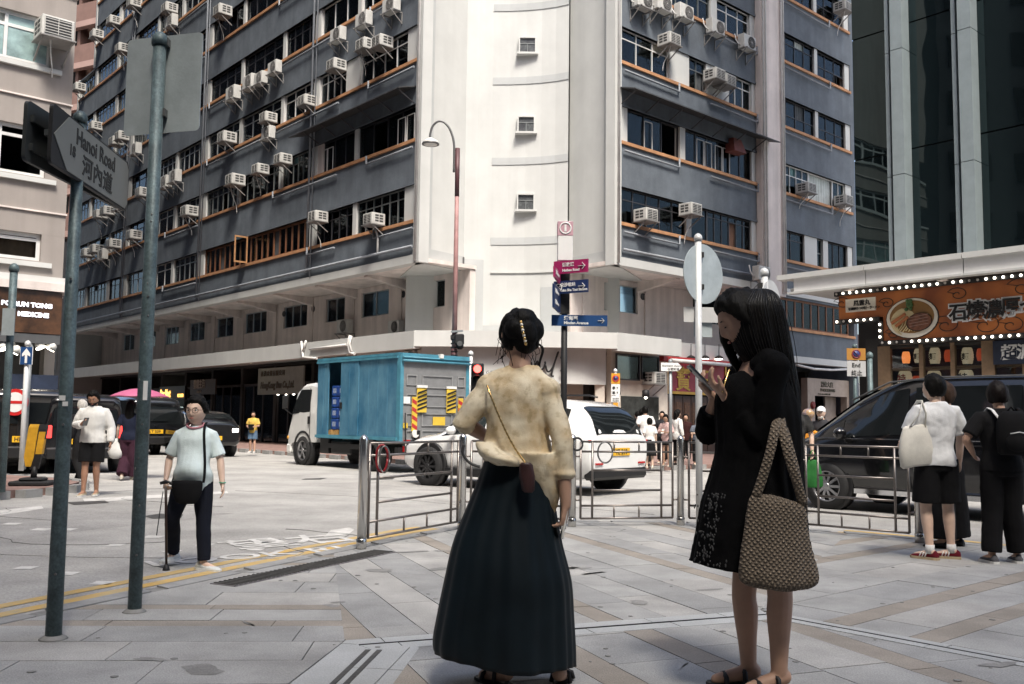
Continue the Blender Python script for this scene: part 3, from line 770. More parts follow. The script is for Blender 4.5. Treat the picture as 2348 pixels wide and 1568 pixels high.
strip(A+t_*0.2, A+t_*0.66, 6.46, TOP); strip(A+t_*0.66, B-t_*0.02, 6.46, 6.98)
A, B = Vector(wr[0]), Vector(wr[1]); t_ = (B-A).normalized()
strip(A+t_*0.15, A+t_*0.62, 6.46, TOP); strip(A+t_*0.62, B-t_*0.02, 6.46, 6.98)
strip((-1.76,32.88), (-1.05,33.05), 4.2, 6.9); strip((-1.05,33.05), (0.6,32.90), 4.2, 4.55)
strip((1.0,32.8), (1.88,32.41), 4.2, 5.9)
obj('edge_bar', MB().box(-1.78,-1.72,32.82,32.9,6.35,6.95), 'dark_steel', bld)
bc = curve[2:]; bz = []
for yl in (10, 178, 362, 545):
    z = at(1117, yl+8, 33.07).z; bz.append(z)
for z in bz+[bz[0]+FH, bz[0]+2*FH]:
    b = MB(); inn = [(x, y) for x, y in bc]; outp = [(x-0.008, y-0.025) for x, y in bc]
    b.prism(inn+outp[::-1], z-0.13, z+0.13, 'z'); obj('band', b, 'pale_grey_paint', bld)
b = MB(); b.prism([(x,y) for x,y in bc]+[(x,y-0.05) for x,y in bc][::-1], at(1117,625,33.07).z-0.02, at(1117,625,33.07).z+0.03, 'z'); obj('ledge', b, 'white_paint', bld)
for (px, py) in ((1209,106),(1206,287),(1205,465),(1208,-90)):
    c = at(px, py, 32.9); w_ = MB(); hw = 0.27
    yy = 32.93-0.12*0.35
    for a, b, c0, d0 in ((-hw-.05,-hw,-hw,hw),(hw,hw+.05,-hw,hw),(-hw-.05,hw+.05,hw,hw+.05)): w_.box(c.x+a, c.x+b, yy-0.10, yy+0.1, c.z+c0, c.z+d0)
    w_.box(c.x-hw-0.12, c.x+hw+0.12, yy-0.16, yy+0.1, c.z-hw-0.07, c.z-hw)
    wo = obj('window', w_, 'white_paint', bld)
    g_ = MB(); g_.box(c.x-hw, c.x+hw, yy-0.03, yy+0.02, c.z-hw, c.z+hw); obj('pane', g_, mat('frosted', (0.12,0.13,0.13), 0.25, var=0.5, vscale=5, col2=(0.04,0.04,0.045)), wo)
    s2 = MB(); s2.box(c.x-hw, c.x+hw, yy-0.05, yy-0.03, c.z+0.06, c.z+0.085); s2.box(c.x-0.012, c.x+0.012, yy-0.05, yy-0.03, c.z-hw, c.z+0.06); obj('glazing_bar', s2, 'old_alu', wo)

# ---- air conditioners: two kinds, each unit its own thing
mat('ac_white', (0.56,0.555,0.53), 0.55, var=0.12, vscale=3)
mat('ac_dark', (0.05,0.05,0.05), 0.6, var=0.1)
mat('bracket', (0.30,0.29,0.28), 0.6, metal=0.3, var=0.15)
def ac_meshes():
    d = {}
    c = MB(); c.bevbox(-0.31,0.31,0.0,0.58,0.0,0.42,0.015); d['wc'] = c.mesh('casing')
    g_ = MB(); g_.box(-0.26,0.26,0.582,0.588,0.04,0.38)
    d['wg'] = g_.mesh('grille')
    s_ = MB()
    for i in range(6): s_.box(-0.26,0.26,0.588,0.60,0.05+i*0.058,0.062+i*0.058)
    for i in range(3): s_.box(-0.26+i*0.255,-0.25+i*0.255,0.588,0.602,0.04,0.38)
    d['ws'] = s_.mesh('grille_bars')
    v = MB()
    for sx in (-1,1):
        for i in range(3):
            for j in range(2): v.box(sx*0.312-0.002, sx*0.312+0.002, 0.10+j*0.19, 0.25+j*0.19, 0.09+i*0.1, 0.155+i*0.1)
    d['wv'] = v.mesh('side_vents')
    b = MB(); b.box(-0.34,0.34,0.0,0.64,-0.03,-0.005)
    for sx in (-0.28,0.28): b.bar((sx,0.0,-0.4),(sx,0.55,-0.03),0.03)
    d['wb'] = b.mesh('bracket')
    c = MB(); c.bevbox(-0.40,0.40,0.12,0.43,0.0,0.56,0.02); d['sc'] = c.mesh('casing')
    f = MB(); f.lathe([(0.23,0.432),(0.23,0.437),(0.03,0.437)], 20, (-0.11,0,0.28), 'y'); d['sf'] = f.mesh('fan_opening')
    g_ = MB()
    for r_ in (0.24,0.17,0.10): g_.lathe([(r_,0.437),(r_,0.447),(r_-0.012,0.447),(r_-0.012,0.437)], 20, (-0.11,0,0.28), 'y')
    for i in range(8):
        a = math.pi*i/8; g_.bar((-0.11-0.23*math.cos(a),0.443,0.28-0.23*math.sin(a)), (-0.11+0.23*math.cos(a),0.443,0.28+0.23*math.sin(a)), 0.008)
    g_.lathe([(0.04,0.437),(0.04,0.452),(0.001,0.454)], 12, (-0.11,0,0.28), 'y')
    d['sg'] = g_.mesh('fan_guard')
    b = MB()
    for sx in (-0.33,0.33):
        b.bar((sx,0.0,-0.02),(sx,0.55,-0.02),0.04); b.bar((sx,0.02,-0.42),(sx,0.5,-0.03),0.03); b.bar((sx,0.02,-0.45),(sx,0.02,0.0),0.03)
    b.bar((-0.33,0.5,-0.02),(0.33,0.5,-0.02),0.035); d['sb'] = b.mesh('bracket')
    h = MB(); h.tube([(0.41,0.25,0.12),(0.47,0.22,0.15),(0.47,0.10,0.35),(0.45,0.03,0.6)],0.025,6); d['sh'] = h.mesh('hose')
    for k_, m_ in (('wc','ac_white'),('wg','ac_dark'),('ws','ac_white'),('wv','ac_dark'),('wb','bracket'),('sc','ac_white'),('sf','ac_dark'),('sg','bracket'),('sb','bracket'),('sh','pipe_white')): d[k_].materials.append(MATS[m_])
    return d
ACM = ac_meshes()
def ac(F, s_, z_, kind, label, scale=1.0, out=0.0, flip=False):
    t = thing('window_air_conditioner' if kind == 'w' else 'air_conditioner', label, 'air conditioner', group='air conditioners on the corner building')
    M = F @ Matrix.Translation((s_, out, z_)) @ Matrix.Diagonal((-scale if flip else scale, scale, scale, 1))
    # plain location/rotation/scale so that it stays a clean transform
    p = M.translation; xd = (F.to_3x3() @ Vector((1,0,0))); ang = math.atan2(xd.y, xd.x); yd = F.to_3x3() @ Vector((0,1,0))
    if (xd.x*yd.y-xd.y*yd.x) < 0: ang += math.pi       # right front: turn so that local +y still looks outwards
    t.location = p; t.rotation_euler = (0,0,ang); t.scale = (scale,)*3
    ks = ('wc','wg','ws','wv','wb') if kind == 'w' else ('sc','sf','sg','sb','sh')
    for k_ in ks:
        o = bpy.data.objects.new(ACM[k_].name.split('.')[0], ACM[k_]); COL.objects.link(o); o.parent = t
        if k_ in ('wv','ws'): o['kind'] = 'stuff'
    if kind == 'w' and rw.random() < .5:
        L_ = rw.uniform(.5,1.1); dx = rw.uniform(-.15,.25); obj('hose', MB().tube(catmull([(.1,.45,.0),(.1+dx*.3,.35,-L_*.35),(.1+dx,.16,-L_*.7),(.1+dx*1.2,.12,-L_)],3),.014,5), 'pipe_white', t, local=True)
    return t
acl = [ # measured centre on the left front, kind, what it is near
 (895,12,'s','topmost split unit by the white corner pilaster'),(832,45,'s','split unit below the open teal window near the top'),(773,80,'s','split unit left end of the upper trio by the curtained window'),
 (838,104,'w','left of two white window units side by side by the corner'),(875,97,'w','right of two white window units side by side by the corner'),(770,150,'w','white window unit with hanging hose right of the downpipe'),
 (628,155,'s','big upper unit of the row of four under the dark windows'),(596,180,'s','third unit of the row of four under the dark windows'),(574,192,'s','second unit of the row of four under the dark windows'),(535,217,'s','lowest unit of the row of four under the dark windows'),
 (512,28,'w','window unit in front of the brown curtains'),(703,232,'w','window unit straddling the downpipe with a bent rail'),(614,270,'w','large louvred window unit above a split unit'),(613,305,'s','split unit directly under a louvred window unit'),
 (522,318,'w','louvred window unit with a slanting stay left of the piers'),(648,365,'w','highest of three window units stepping down by the teal curtains'),(596,388,'w','middle of three window units stepping down by the teal curtains'),(541,415,'w','lowest of three window units stepping down by the teal curtains'),
 (436,486,'w','window unit beside the tall grey signpost, fourth row up'),(728,497,'w','window unit over the end of the wooden window'),(856,503,'w','window unit with a long hose nearest the white corner, lowest row'),
 (390,22,'w','window unit left of the signboard top'),(394,52,'s','unit under the window left of the signboard top'),(309,10,'w','window unit under the top edge, far left part'),(262,50,'w','window unit second from the terracotta building, top rows'),(223,81,'w','window unit nearest the terracotta building, upper'),(282,113,'w','window unit peeping out left of the signboard'),(183,202,'w','window unit at the far end of the front, upper'),
 (220,291,'w','small window unit above the street name sign'),(282,314,'w','window unit between street name sign and pole, upper'),(312,344,'s','split unit right of the street name sign'),(268,326,'w','window unit just over the street name sign corner'),
 (380,420,'s','split unit with white hoses by the tall pole, left'),(402,407,'s','split unit with white hoses by the tall pole, right'),(330,443,'w','window unit half hidden by the tall pole'),
 (273,472,'s','right of three units under the street name sign'),(248,485,'w','middle of three units under the street name sign'),(231,493,'w','left of three units under the street name sign'),
 (309,540,'w','white window unit left of the tall pole, third row'),(262,560,'w','window unit with sagging wire, third row'),(223,572,'w','small window unit far along, third row'),(203,581,'w','farthest small window unit, third row'),(236,585,'s','small split unit far along, third row')]
for x, y, kd, lb in acl:
    s_, z_ = onL(x, y, 0.3); ac(FL, s_, z_-(0.21 if kd == 'w' else 0.28), kd, 'air conditioner, '+lb, 0.95 if s_ < 12 else 1.12)
acr = [((2300+430/2.036)*.58675,3,'s','leftmost of the row under the top right windows'),((2300+585/2.036)*.58675,10,'s','second of the row under the top right windows'),((2300+760/2.036)*.58675,30,'s','third of the row under the top right windows'),((2300+1010/2.036)*.58675,64,'s','fourth of the row under the top right windows'),((2300+1260/2.036)*.58675,99,'s','rightmost of the row, next to the cream pier'),
 ((2300+640/2.036)*.58675,94,'w','window unit beside cream curtains right of the white corner'),((2300+1000/2.036)*.58675,174,'w','left of two overlapping window units'),((2300+1085/2.036)*.58675,188,'w','right of two overlapping window units'),((2300+2020/2.036)*.58675,18,'w','window unit near the glass tower, highest'),((2300+1730/2.036)*.58675,433,'w','window unit right of the cream pier, lowest row'),
 ((2300+2230/2.24)*.58675,(700+190/2.24)*.58675,'w','window unit by the glass tower edge, lowest row'),((2300+500/2.24)*.58675,(700+320/2.24)*.58675,'w','window unit on stays nearest the white corner'),((2300+890/2.24)*.58675,(700+270/2.24)*.58675,'w','big window unit behind the round sign post top')]
for x, y, kd, lb in acr:
    s_, z_ = onR(x, y, 0.3); ac(FR, s_, z_-(0.21 if kd == 'w' else 0.28), kd, 'air conditioner, '+lb, 1.0)
s_, z_ = onR((2300+1505/2.24)*.58675, (700+830/2.24)*.58675, 0.5); ac(FR, s_, z_-0.28, 's', 'air conditioner standing at the foot of the cream pier', 1.0, 0.25)
s_, z_ = onL(789,753,SB+0.3); ac(FL, s_, z_-0.2, 's', 'air conditioner on the mezzanine wall above the canopy, round fan', 1.0, SB)
s_, z_ = onL(905,750,SB+0.3); ac(FL, s_, z_-0.25, 's', 'beige air conditioner beside the largest mezzanine window above the canopy', 0.9, SB)
hr = MB(FR); # red fan hood in the dark right window
s_, z_ = onR((2300+1200/2.036)*.58675, (1160/2.036)*.58675, 0.3)
hr.add([(s_-0.4,-0.1,z_-0.25),(s_+0.4,-0.1,z_-0.25),(s_+0.4,0.35,z_-0.25),(s_-0.4,0.35,z_-0.25),(s_-0.3,-0.1,z_+0.3),(s_+0.3,-0.1,z_+0.3),(s_+0.25,0.2,z_+0.3),(s_-0.25,0.2,z_+0.3)], [(0,3,2,1),(4,5,6,7),(0,1,5,4),(1,2,6,5),(2,3,7,6),(3,0,4,7)])
tag(obj('vent_hood', hr, mat('rust_red', (0.17,0.045,0.035), 0.7, var=0.2)), 'dark red exhaust hood in the dark window of the right facade', 'hood')
VBH = 18.6
mat('shade_block', (0.13,0.13,0.135), 0.85, var=0.15, vscale=0.4)
# ------------------------------------------------------------------ ground floor of the corner building
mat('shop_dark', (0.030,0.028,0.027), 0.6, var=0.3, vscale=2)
mat('shop_floor', (0.12,0.11,0.10), 0.6, var=0.1)
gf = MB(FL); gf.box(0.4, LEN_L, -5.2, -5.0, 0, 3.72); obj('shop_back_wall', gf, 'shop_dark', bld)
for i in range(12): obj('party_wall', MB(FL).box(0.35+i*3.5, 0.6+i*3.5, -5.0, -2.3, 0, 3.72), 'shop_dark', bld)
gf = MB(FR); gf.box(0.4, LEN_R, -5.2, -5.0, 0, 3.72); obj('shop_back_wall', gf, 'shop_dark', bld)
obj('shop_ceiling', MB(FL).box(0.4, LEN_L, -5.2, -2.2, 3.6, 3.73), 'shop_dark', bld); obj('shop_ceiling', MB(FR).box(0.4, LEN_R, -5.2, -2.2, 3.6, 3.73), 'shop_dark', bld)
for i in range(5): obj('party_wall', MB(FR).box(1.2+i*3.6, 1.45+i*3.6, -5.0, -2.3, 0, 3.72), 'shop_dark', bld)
for i in range(11):
    s_ = 1.2+i*3.5
    if s_ > 34: break
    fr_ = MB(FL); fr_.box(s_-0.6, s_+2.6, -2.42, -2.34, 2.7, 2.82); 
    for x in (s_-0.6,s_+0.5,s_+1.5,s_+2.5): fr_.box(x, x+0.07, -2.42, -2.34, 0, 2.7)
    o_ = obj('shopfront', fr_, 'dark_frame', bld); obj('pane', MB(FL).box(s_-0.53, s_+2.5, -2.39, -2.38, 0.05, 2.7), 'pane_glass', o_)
# curved white fascia of the gelato corner and the bright room under it
fas = [(-3.05,31.55),(-2.2,31.3),(-1.1,31.18),(0.2,31.15),(1.4,31.22),(2.4,31.45),(3.2,31.8)]
obj('fascia', MB().prism(fas+[(x,y+0.2) for x,y in fas[::-1]], 2.45, 3.74, 'z'), 'white_paint', bld)
mat('shop_cream', (0.70,0.64,0.56), 0.7, var=0.08)
obj('shop_room', MB().box(-3.2,3.4,33.75,33.95,0,3.7), 'shop_cream', bld)
for x, y in ((-2.95,31.75),(3.0,31.95),(1.55,31.5)): obj('column', MB().box(x-0.16,x+0.16,y-0.14,y+0.16,0,2.45), 'shop_cream', bld)
obj('counter', MB().box(-1.2,1.3,31.7,32.0,0,0.95), 'shop_cream', bld)
def lamp_disc(p, r=0.09, up=False):
    return MB().lathe([(r,0),(r,0.04),(r*0.4,0.05)], 10, tuple(p))
mat('lamp_glow', (1,0.95,0.85), 0.5, var=0, emit=(1,0.93,0.8), estr=6.0)
mat('lamp_glow_soft', (1,0.9,0.7), 0.5, var=0, emit=(1,0.85,0.6), estr=2.2)
for k_, (x, y) in enumerate(((1414,905),(1533,910))):
    p = at(x if k_ == 0 else 1480, y, 31.9); t = thing('wall_lamp', 'black shaded wall lamp left inside the white corner shop' if k_ == 0 else 'black shaded wall lamp right inside the white corner shop', 'lamp', (p.x,p.y,p.z), group='wall lamps in the corner shop')
    obj('lamp_shade', MB().lathe([(0.10,0.0),(0.13,0.02),(0.12,0.22),(0.02,0.25)], 12), 'black', t, local=True); obj('bulb', MB().ell((0,0,-0.02),0.05,0.05,0.05,8,6), 'lamp_glow', t, local=True)
    obj('arm', MB().box(-0.02,0.02,0.0,0.5,0.1,0.14), 'black', t, local=True)
# script lettering
def stroke_sign(name, label, strokes, Y, r, m_, cat='lettering'):
    """hand-drawn strokes given on the print, laid on the wall at distance Y"""
    t = None
    for st in strokes:
        pts = [at(x, y, Y) for x, y in st]
        if t is None: t = thing(name, label, cat, tuple(pts[0]))
        q = catmull([tuple(p) for p in pts], 5); obj('stroke', MB().tube(q, r, 6), m_, t)
    return t
def c15(x, y): return (1500+x/1.96)*.58675, (1100+y/1.96)*.58675
stroke_sign('script_sign', 'black handwritten shop name on the white curved corner fascia', [
  [c15(*p) for p in ((1050,640),(1010,600),(975,640),(985,690),(1030,690),(1060,640))],
  [c15(*p) for p in ((1125,615),(1140,665),(1160,640),(1175,610),(1185,665),(1215,670),(1235,625),(1228,615))],
  [c15(*p) for p in ((1235,640),(1255,690),(1290,660),(1328,555),(1332,548),(1300,640),(1282,715),(1300,725))],
  [c15(*p) for p in ((1362,560),(1355,590))],
  [c15(*p) for p in ((1400,625),(1380,615),(1365,635),(1385,660),(1380,690),(1350,680))]], 31.1, 0.035, 'black')
tm = text_mb('CHOUX GELATO', 0.16, 0.02, spacing=1.25); p = at(1062, 857, 31.05)
tag(obj('lettering', tm.xf(frame_xz(p, (1,-0.05,0))), 'black_ink'), 'small black capital letters on the white corner fascia beside the traffic light', 'lettering')

# ------------------------------------------------------------------ shop signs under the left canopy
def plane_sign(F, onf, corners, out, m_, label, name='shop_sign', cat='sign', th=0.08, rev=False):
    """flat board between two measured corners, on a plane parallel to the front"""
    (x0, y0), (x1, y1) = corners
    sa, za = onf(x0, y0, out); sb, zb = onf(x1, y1, out)
    s0, s1 = min(sa,sb), max(sa,sb); z0, z1 = min(za,zb), max(za,zb)
    base = F @ Vector(((s0+s1)/2, out, z0)); t = thing(name, label, cat, tuple(base))
    obj('panel', MB(F).box(s0, s1, out-th, out, z0, z1), m_, t)
    return t, s0, s1, z0, z1, out
def write_on(t, F, left, out, z, txt, size, m_, bold=0.0, sx=1.0, shear=0.0, dirsign=1, depth=0.02, spacing=1.0):
    """left = along-front coordinate where the reader starts"""
    o = F @ Vector((left, out+0.012, z)); xd = (F.to_3x3() @ Vector((dirsign,0,0)))
    tm = text_mb(txt, size, depth, bold=bold, sx=sx, shear=shear, spacing=spacing)
    return obj('lettering', tm.xf(frame_xz(o, xd)), m_, t)
mat('sign_green', (0.26,0.29,0.27), 0.5, var=0.1); mat('sign_black', (0.012,0.011,0.010), 0.35, var=0.1); mat('sign_brown', (0.05,0.028,0.018), 0.4, var=0.2)
mat('gold_glow', (0.9,0.5,0.1), 0.4, var=0, emit=(1.0,0.52,0.12), estr=1.6); mat('white_glow', (0.9,0.9,0.9), 0.4, var=0, emit=(0.95,0.95,1.0), estr=1.8)
mat('sign_red', (0.42,0.02,0.02), 0.4, var=0.1); mat('bronze_letters', (0.09,0.075,0.05), 0.4, metal=0.4, var=0.1)
OT = -1.6
t, s0, s1, z0, z1, o_ = plane_sign(FL, onL, ((590,905),(696,838)), OT, 'sign_green', 'grey green shop sign of the bun company over the dark shop window')
write_on(t, FL, s1-0.3, o_, z0+0.28, 'HongKong Bun Co.,Ltd.', 0.42, 'bronze_letters', 0.012, 0.78, 0.2, -1)
write_on(t, FL, s1-0.3, o_, z0+0.85, '香港金寶有限公司', 0.26, 'bronze_letters', 0.004, 1.0, 0, -1, spacing=1.25)
t, s0, s1, z0, z1, o_ = plane_sign(FL, onL, ((364,935-19),(424,884)), OT, 'sign_black', 'black convenience shop sign with orange letters')
write_on(t, FL, s1-0.2, o_, z0+0.12, 'Star Mart', 0.62, 'gold_glow', 0.01, 0.62, 0, -1); write_on(t, FL, s0+0.95, o_, z0+0.12, '星之便利', 0.2, 'gold_glow', 0.0, 1.0, 0, -1)
t, s0, s1, z0, z1, o_ = plane_sign(FL, onL, ((435,905),(494,868)), OT, 'sign_brown', 'dark brown shop sign with four pale characters')
write_on(t, FL, s1-0.45, o_, z0+0.35, '發鏡主海', 0.5, mat('pale_letters', (0.5,0.47,0.4), 0.5, var=0.1), 0.004, 0.72, 0, -1); write_on(t, FL, s1-0.9, o_, z0+0.1, 'Asia 11', 0.18, 'pale_letters', 0, 1, 0, -1)
t, s0, s1, z0, z1, o_ = plane_sign(FL, onL, ((733,862),(790,818)), OT, 'dark_frame', 'grey building name board under the canopy left of the red sign')
write_on(t, FL, s1-0.35, o_, z0+0.75, '麗東大廈', 0.26, 'pale_letters', 0.002, 1, 0, -1); write_on(t, FL, s1-0.35, o_, z0+0.42, 'LYTON BUILDING', 0.2, 'pale_letters', 0.002, 1, 0, -1)
t, s0, s1, z0, z1, o_ = plane_sign(FL, onL, ((815,868),(884,843)), -0.9, 'sign_red', 'red sign box under a white cage behind the blue truck')
cg = MB(FL)
for i in range(6): x = s0+0.1+(s1-s0-0.2)*i/5; cg.bar((x,-0.9,z1), (x,-0.9,z1+0.55), 0.03)
for zz in (z1+0.02, z1+0.3, z1+0.55): cg.bar((s0+0.1,-0.9,zz),(s1-0.1,-0.9,zz),0.03)
obj('cage', cg, 'white_frame', t)
t, s0, s1, z0, z1, o_ = plane_sign(FL, onL, ((934,856),(946,838)), -1.2, 'dark_frame', 'exit name plate with orange figures behind the truck roof', 'station_sign')
write_on(t, FL, s1-0.02, o_, z0+0.05, 'N1', 0.42, 'gold_glow', 0.006, 0.6, 0, -1)
for i, (x, y, kd) in enumerate(((938,818,'s'),(972,815,'s'),(1005,812,'s'),(1012,848,'s'))):
    s_, z_ = onL(x, y, -1.4); a_ = ac(FL, s_, z_-0.28, 's', ('left','middle','right','lowest')[i]+' dark air conditioner hung under the canopy beside the lamp post', 0.9, -1.75)
for x, y in ((440,896),(640,868),(860,846)):
    s_, z_ = onL(x-72, y-10, -0.8); p = FL @ Vector((s_,-0.8,3.70)); tag(obj('canopy_lamp', MB().lathe([(0.16,0),(0.16,-0.05),(0.05,-0.06)],12,tuple(p)), 'lamp_glow_soft'), 'small round lamp under the left canopy '+('by the orange lettered sign' if x == 440 else 'above the bun company sign' if x == 640 else 'behind the truck'), 'lamp', 'lamps under the canopy')
for i in range(5):
    nth = ('first','second','third','fourth','fifth')[i]
    p = FL @ Vector((onL(628+i*18, 904, -2.0)[0], -2.2, 2.35)); tag(obj('spotlight', MB().lathe([(0.05,0),(0.05,-0.1),(0.03,-0.12)],8,tuple(p)), 'lamp_glow'), nth+' small white spotlight from the left over the bun shop window', 'spotlight', 'spotlights over the bun shop window')
for (x0, x1) in ((378,400),(410,432),(440,455)):
    s_, z_ = onL(x0, 934, -3.0); s2, _ = onL(x1, 934, -3.0); tag(obj('tube_lamp', MB(FL).box(s2, s_, -3.0, -2.9, z_-0.03, z_+0.04), 'lamp_glow'), 'white tube lamp inside the convenience shop, '+{378:'left',410:'middle',440:'right'}[x0], 'lamp', 'tube lamps in the shop')
t, s0, s1, z0, z1, o_ = plane_sign(FL, onL, ((422,966),(444,930)), -2.2, 'white_sign', 'white notice stand lit in the convenience shop doorway', 'notice_board')
for i, (x, y, h_) in enumerate(((520,955,.5),(560,962,.6),(650,960,.7),(672,968,.5))):
    s_, z_ = onL(x, y, -2.9); tag(obj('display_shelf', MB(FL).box(s_-0.3, s_+0.3, -3.3, -2.9, 0.2, z_+0.1), mat('warm_goods', (0.30,0.18,0.08), 0.6, var=0.5, vscale=6)), 'dim display of goods in a shop window, '+('leftmost','second','third','rightmost')[i]+' along the dark front', 'display', 'shop window displays')
# conduit on the canopy face
cd = thing('conduit', 'white pipes looped over the left canopy edge', 'pipe', tuple(FL @ Vector((8,0.1,3.6))))
def lp(x, y): s_, z_ = onL(*bpx(x, y), 0.12); return (s_, 0.14, z_)
for pts in ([(625,1420),(640,1560),(760,1568)],[(665,1415),(640,1500)],[(700,1490),(1020,1450)],[(1050,1370),(1030,1440),(1050,1520),(1090,1530)],[(1062,1372),(1045,1440),(1065,1510)]):
    obj('pipe', MB(FL).tube([lp(*p) for p in pts], 0.05, 6), 'pipe_white', cd)

# ------------------------------------------------------------------ shops under the right front
t, s0, s1, z0, z1, o_ = plane_sign(FR, onR, ((1530,896),(1660,832)), -1.2, mat('shop_pink', (0.50,0.045,0.08), 0.45, var=0.08), 'pink red shop sign with a gold frame and gold character')
go = mat('gold_trim', (0.55,0.33,0.08), 0.35, metal=0.8, var=0.15); fr_ = MB(FR)
fr_.box(s0-0.1,s1+0.1,o_-0.05,o_+0.04,z1,z1+0.1); fr_.box(s0-0.1,s1+0.1,o_-0.05,o_+0.04,z0-0.1,z0); fr_.box(s0-0.1,s0,o_-0.05,o_+0.04,z0,z1); fr_.box(s1,s1+0.1,o_-0.05,o_+0.04,z0,z1)
obj('frame', fr_, 'gold_trim', t); write_on(t, FR, s0+0.45, o_, z0+0.12, '寶', 0.95, 'gold_trim', 0.012, 1, 0, 1); write_on(t, FR, s0+1.9, o_, z0+0.12, '石', 0.95, 'gold_trim', 0.012, 1, 0, 1)
dr_ = MB(FR); s0, _ = onR(1530,930,-1.2); s1, _ = onR(1660,930,-1.2); wd = thing('timber_shopfront', 'dark brown timber shopfront with carved doors under the pink red sign', 'shopfront', tuple(FR @ Vector((s0,-1.3,0))))
n = 7
for i in range(n):
    a, b = s0+(s1-s0)*i/n, s0+(s1-s0)*(i+1)/n
    o2 = obj('door_panel', MB(FR).box(a+0.02, b-0.02, -1.36, -1.28, 0.05, z0-0.15), mat('dark_timber', (0.06,0.028,0.015), 0.5, var=0.3, vscale=4), wd)
    obj('carving', MB(FR).box(a+0.1, b-0.1, -1.28, -1.265, 0.9, z0-0.4), mat('timber_mid', (0.11,0.05,0.022), 0.5, var=0.4, vscale=14), o2)
s_, z_ = onR((2400+340/1.96)*.58675, (1100+990/1.96)*.58675, -1.2); obj('emblem', MB(FR).lathe([(0.2,-1.26),(0.2,-1.22),(0.12,-1.2)],14,(s_,0,z_),'y'), 'gold_trim', wd)
for i, x in enumerate((1548,1584,1616,1648)):
    s_, z_ = onR(x, 822, -0.9); p = FR @ Vector((s_,-0.9,z_)); t = thing('shop_lamp', ('leftmost','second','third','rightmost')[i]+' bright lamp hung over the pink red shop sign', 'lamp', tuple(p), group='lamps over the red shop sign')
    obj('lamp_shade', MB().lathe([(0.17,0),(0.16,0.06),(0.05,0.12)],12), 'black', t, local=True); obj('bulb', MB().lathe([(0.14,-0.01),(0.14,-0.03),(0.05,-0.05)],12), 'lamp_glow', t, local=True)
    obj('hanger', MB().box(-0.012,0.012,-0.012,0.012,0.12,0.55), 'black', t, local=True)
aw = MB(FR); s0, z0 = onR(1535,812,-0.6); s1, z1 = onR(1690,800,-0.6)
aw.tube([(s0,-0.55,3.45),(s1,-0.55,3.45)],0.07,8); tag(obj('awning_roll', aw, 'white_frame'), 'white rolled awning tube above the red shop', 'awning')
tag(obj('red_awning', MB(FR).box(s0-0.3, s1, -1.0, -0.62, 3.42, 3.6), 'sign_red'), 'dark red folded awning cloth above the red shop sign', 'awning')
# corner shop windows between the white fascia and the red shop
for i, (x0, y0, x1, y1, nm) in enumerate(((1412,870,1466,814,'dark_frame'),(1470,870,1510,818,'dark_frame'))):
    s0, za = onR(x0, y0, -0.7); s1, zb = onR(x1, y1, -0.7)
    window(FR, s0, s1, min(za,zb), max(za,zb), nm, 1, None, None, out=-0.7)
s0, _ = onR(1400,840,-0.85); s1, _ = onR(1530,840,-0.85); obj('shop_wall', MB(FR).box(s0, s1, -1.05, -0.85, 0.0, 3.7), 'shop_cream', bld)
s2, _ = onR(1425,900,-0.8); s3, _ = onR(1510,900,-0.8); obj('shop_window', MB(FR).box(s2, s3, -0.84, -0.80, 0.9, 2.1), mat('dim_glass', (0.05,0.055,0.055), 0.08, var=0.3), bld)
a_ = ac(FR, (s2+s3)/2+0.45, 2.55, 'w', 'air conditioner in the shop wall beside the pink red sign', 1.0, -0.85)
# entrance of the apartments
def c30(x, y): return (3000+x/2.24)*.58675, (900+y/2.24)*.58675
en = thing('building_entrance', 'beige stone entrance portal lettered with the building name', 'entrance', tuple(FR @ Vector((11,-0.4,0))))
s0, z1 = onR(*c30(345,1290), -0.3); s1, _ = onR(*c30(765,1290), -0.3); sa, zd = onR(*c30(410,1445), -0.3); sb, _ = onR(*c30(690,1445), -0.3)
mat('beige_stone', (0.38,0.31,0.26), 0.7, var=0.1, vscale=3)
obj('lintel', MB(FR).box(s0, s1, -0.6, -0.3, zd, z1), 'beige_stone', en); obj('jamb', MB(FR).box(s0, sa, -0.6, -0.3, 0, zd), 'beige_stone', en); obj('jamb', MB(FR).box(sb, s1, -0.6, -0.3, 0, zd), 'beige_stone', en)
obj('doorway', MB(FR).box(sa, sb, -1.6, -1.5, 0, zd), 'shop_dark', en); obj('door_leaf', MB(FR).box(sa+(sb-sa)*.66, sb, -0.9, -0.84, 0, zd), 'beige_stone', en)
hh = z1-zd
write_on(en, FR, s0+(s1-s0)*.26, -0.3, zd+hh*.56, '麗東大廈', hh*.33, 'bronze_letters', 0.006, 1.05, 0, 1); write_on(en, FR, s0+(s1-s0)*.25, -0.3, zd+hh*.26, 'LYTON BUILDING', hh*.24, 'bronze_letters', 0.004, 0.86, 0, 1); write_on(en, FR, s0+(s1-s0)*.2, -0.3, zd+hh*.07, '36-48 Mody Road  麼地道三六號', hh*.10, 'bronze_letters', 0.001, 1.0, 0, 1)
s_, z_ = onR(*c30(388,1530), -0.3); obj('alarm_bell', MB(FR).lathe([(0.16,-0.3),(0.16,-0.24),(0.08,-0.2)],14,(s_,0,z_),'y'), mat('bell_red', (0.22,0.02,0.015), 0.5, var=0.1), en)
t, s0, s1, z0, z1, o_ = plane_sign(FR, onR, (c30(800,1470), c30(985,1350)), 0.0, 'white_sign', 'white shop sign with red letters beside the entrance portal')
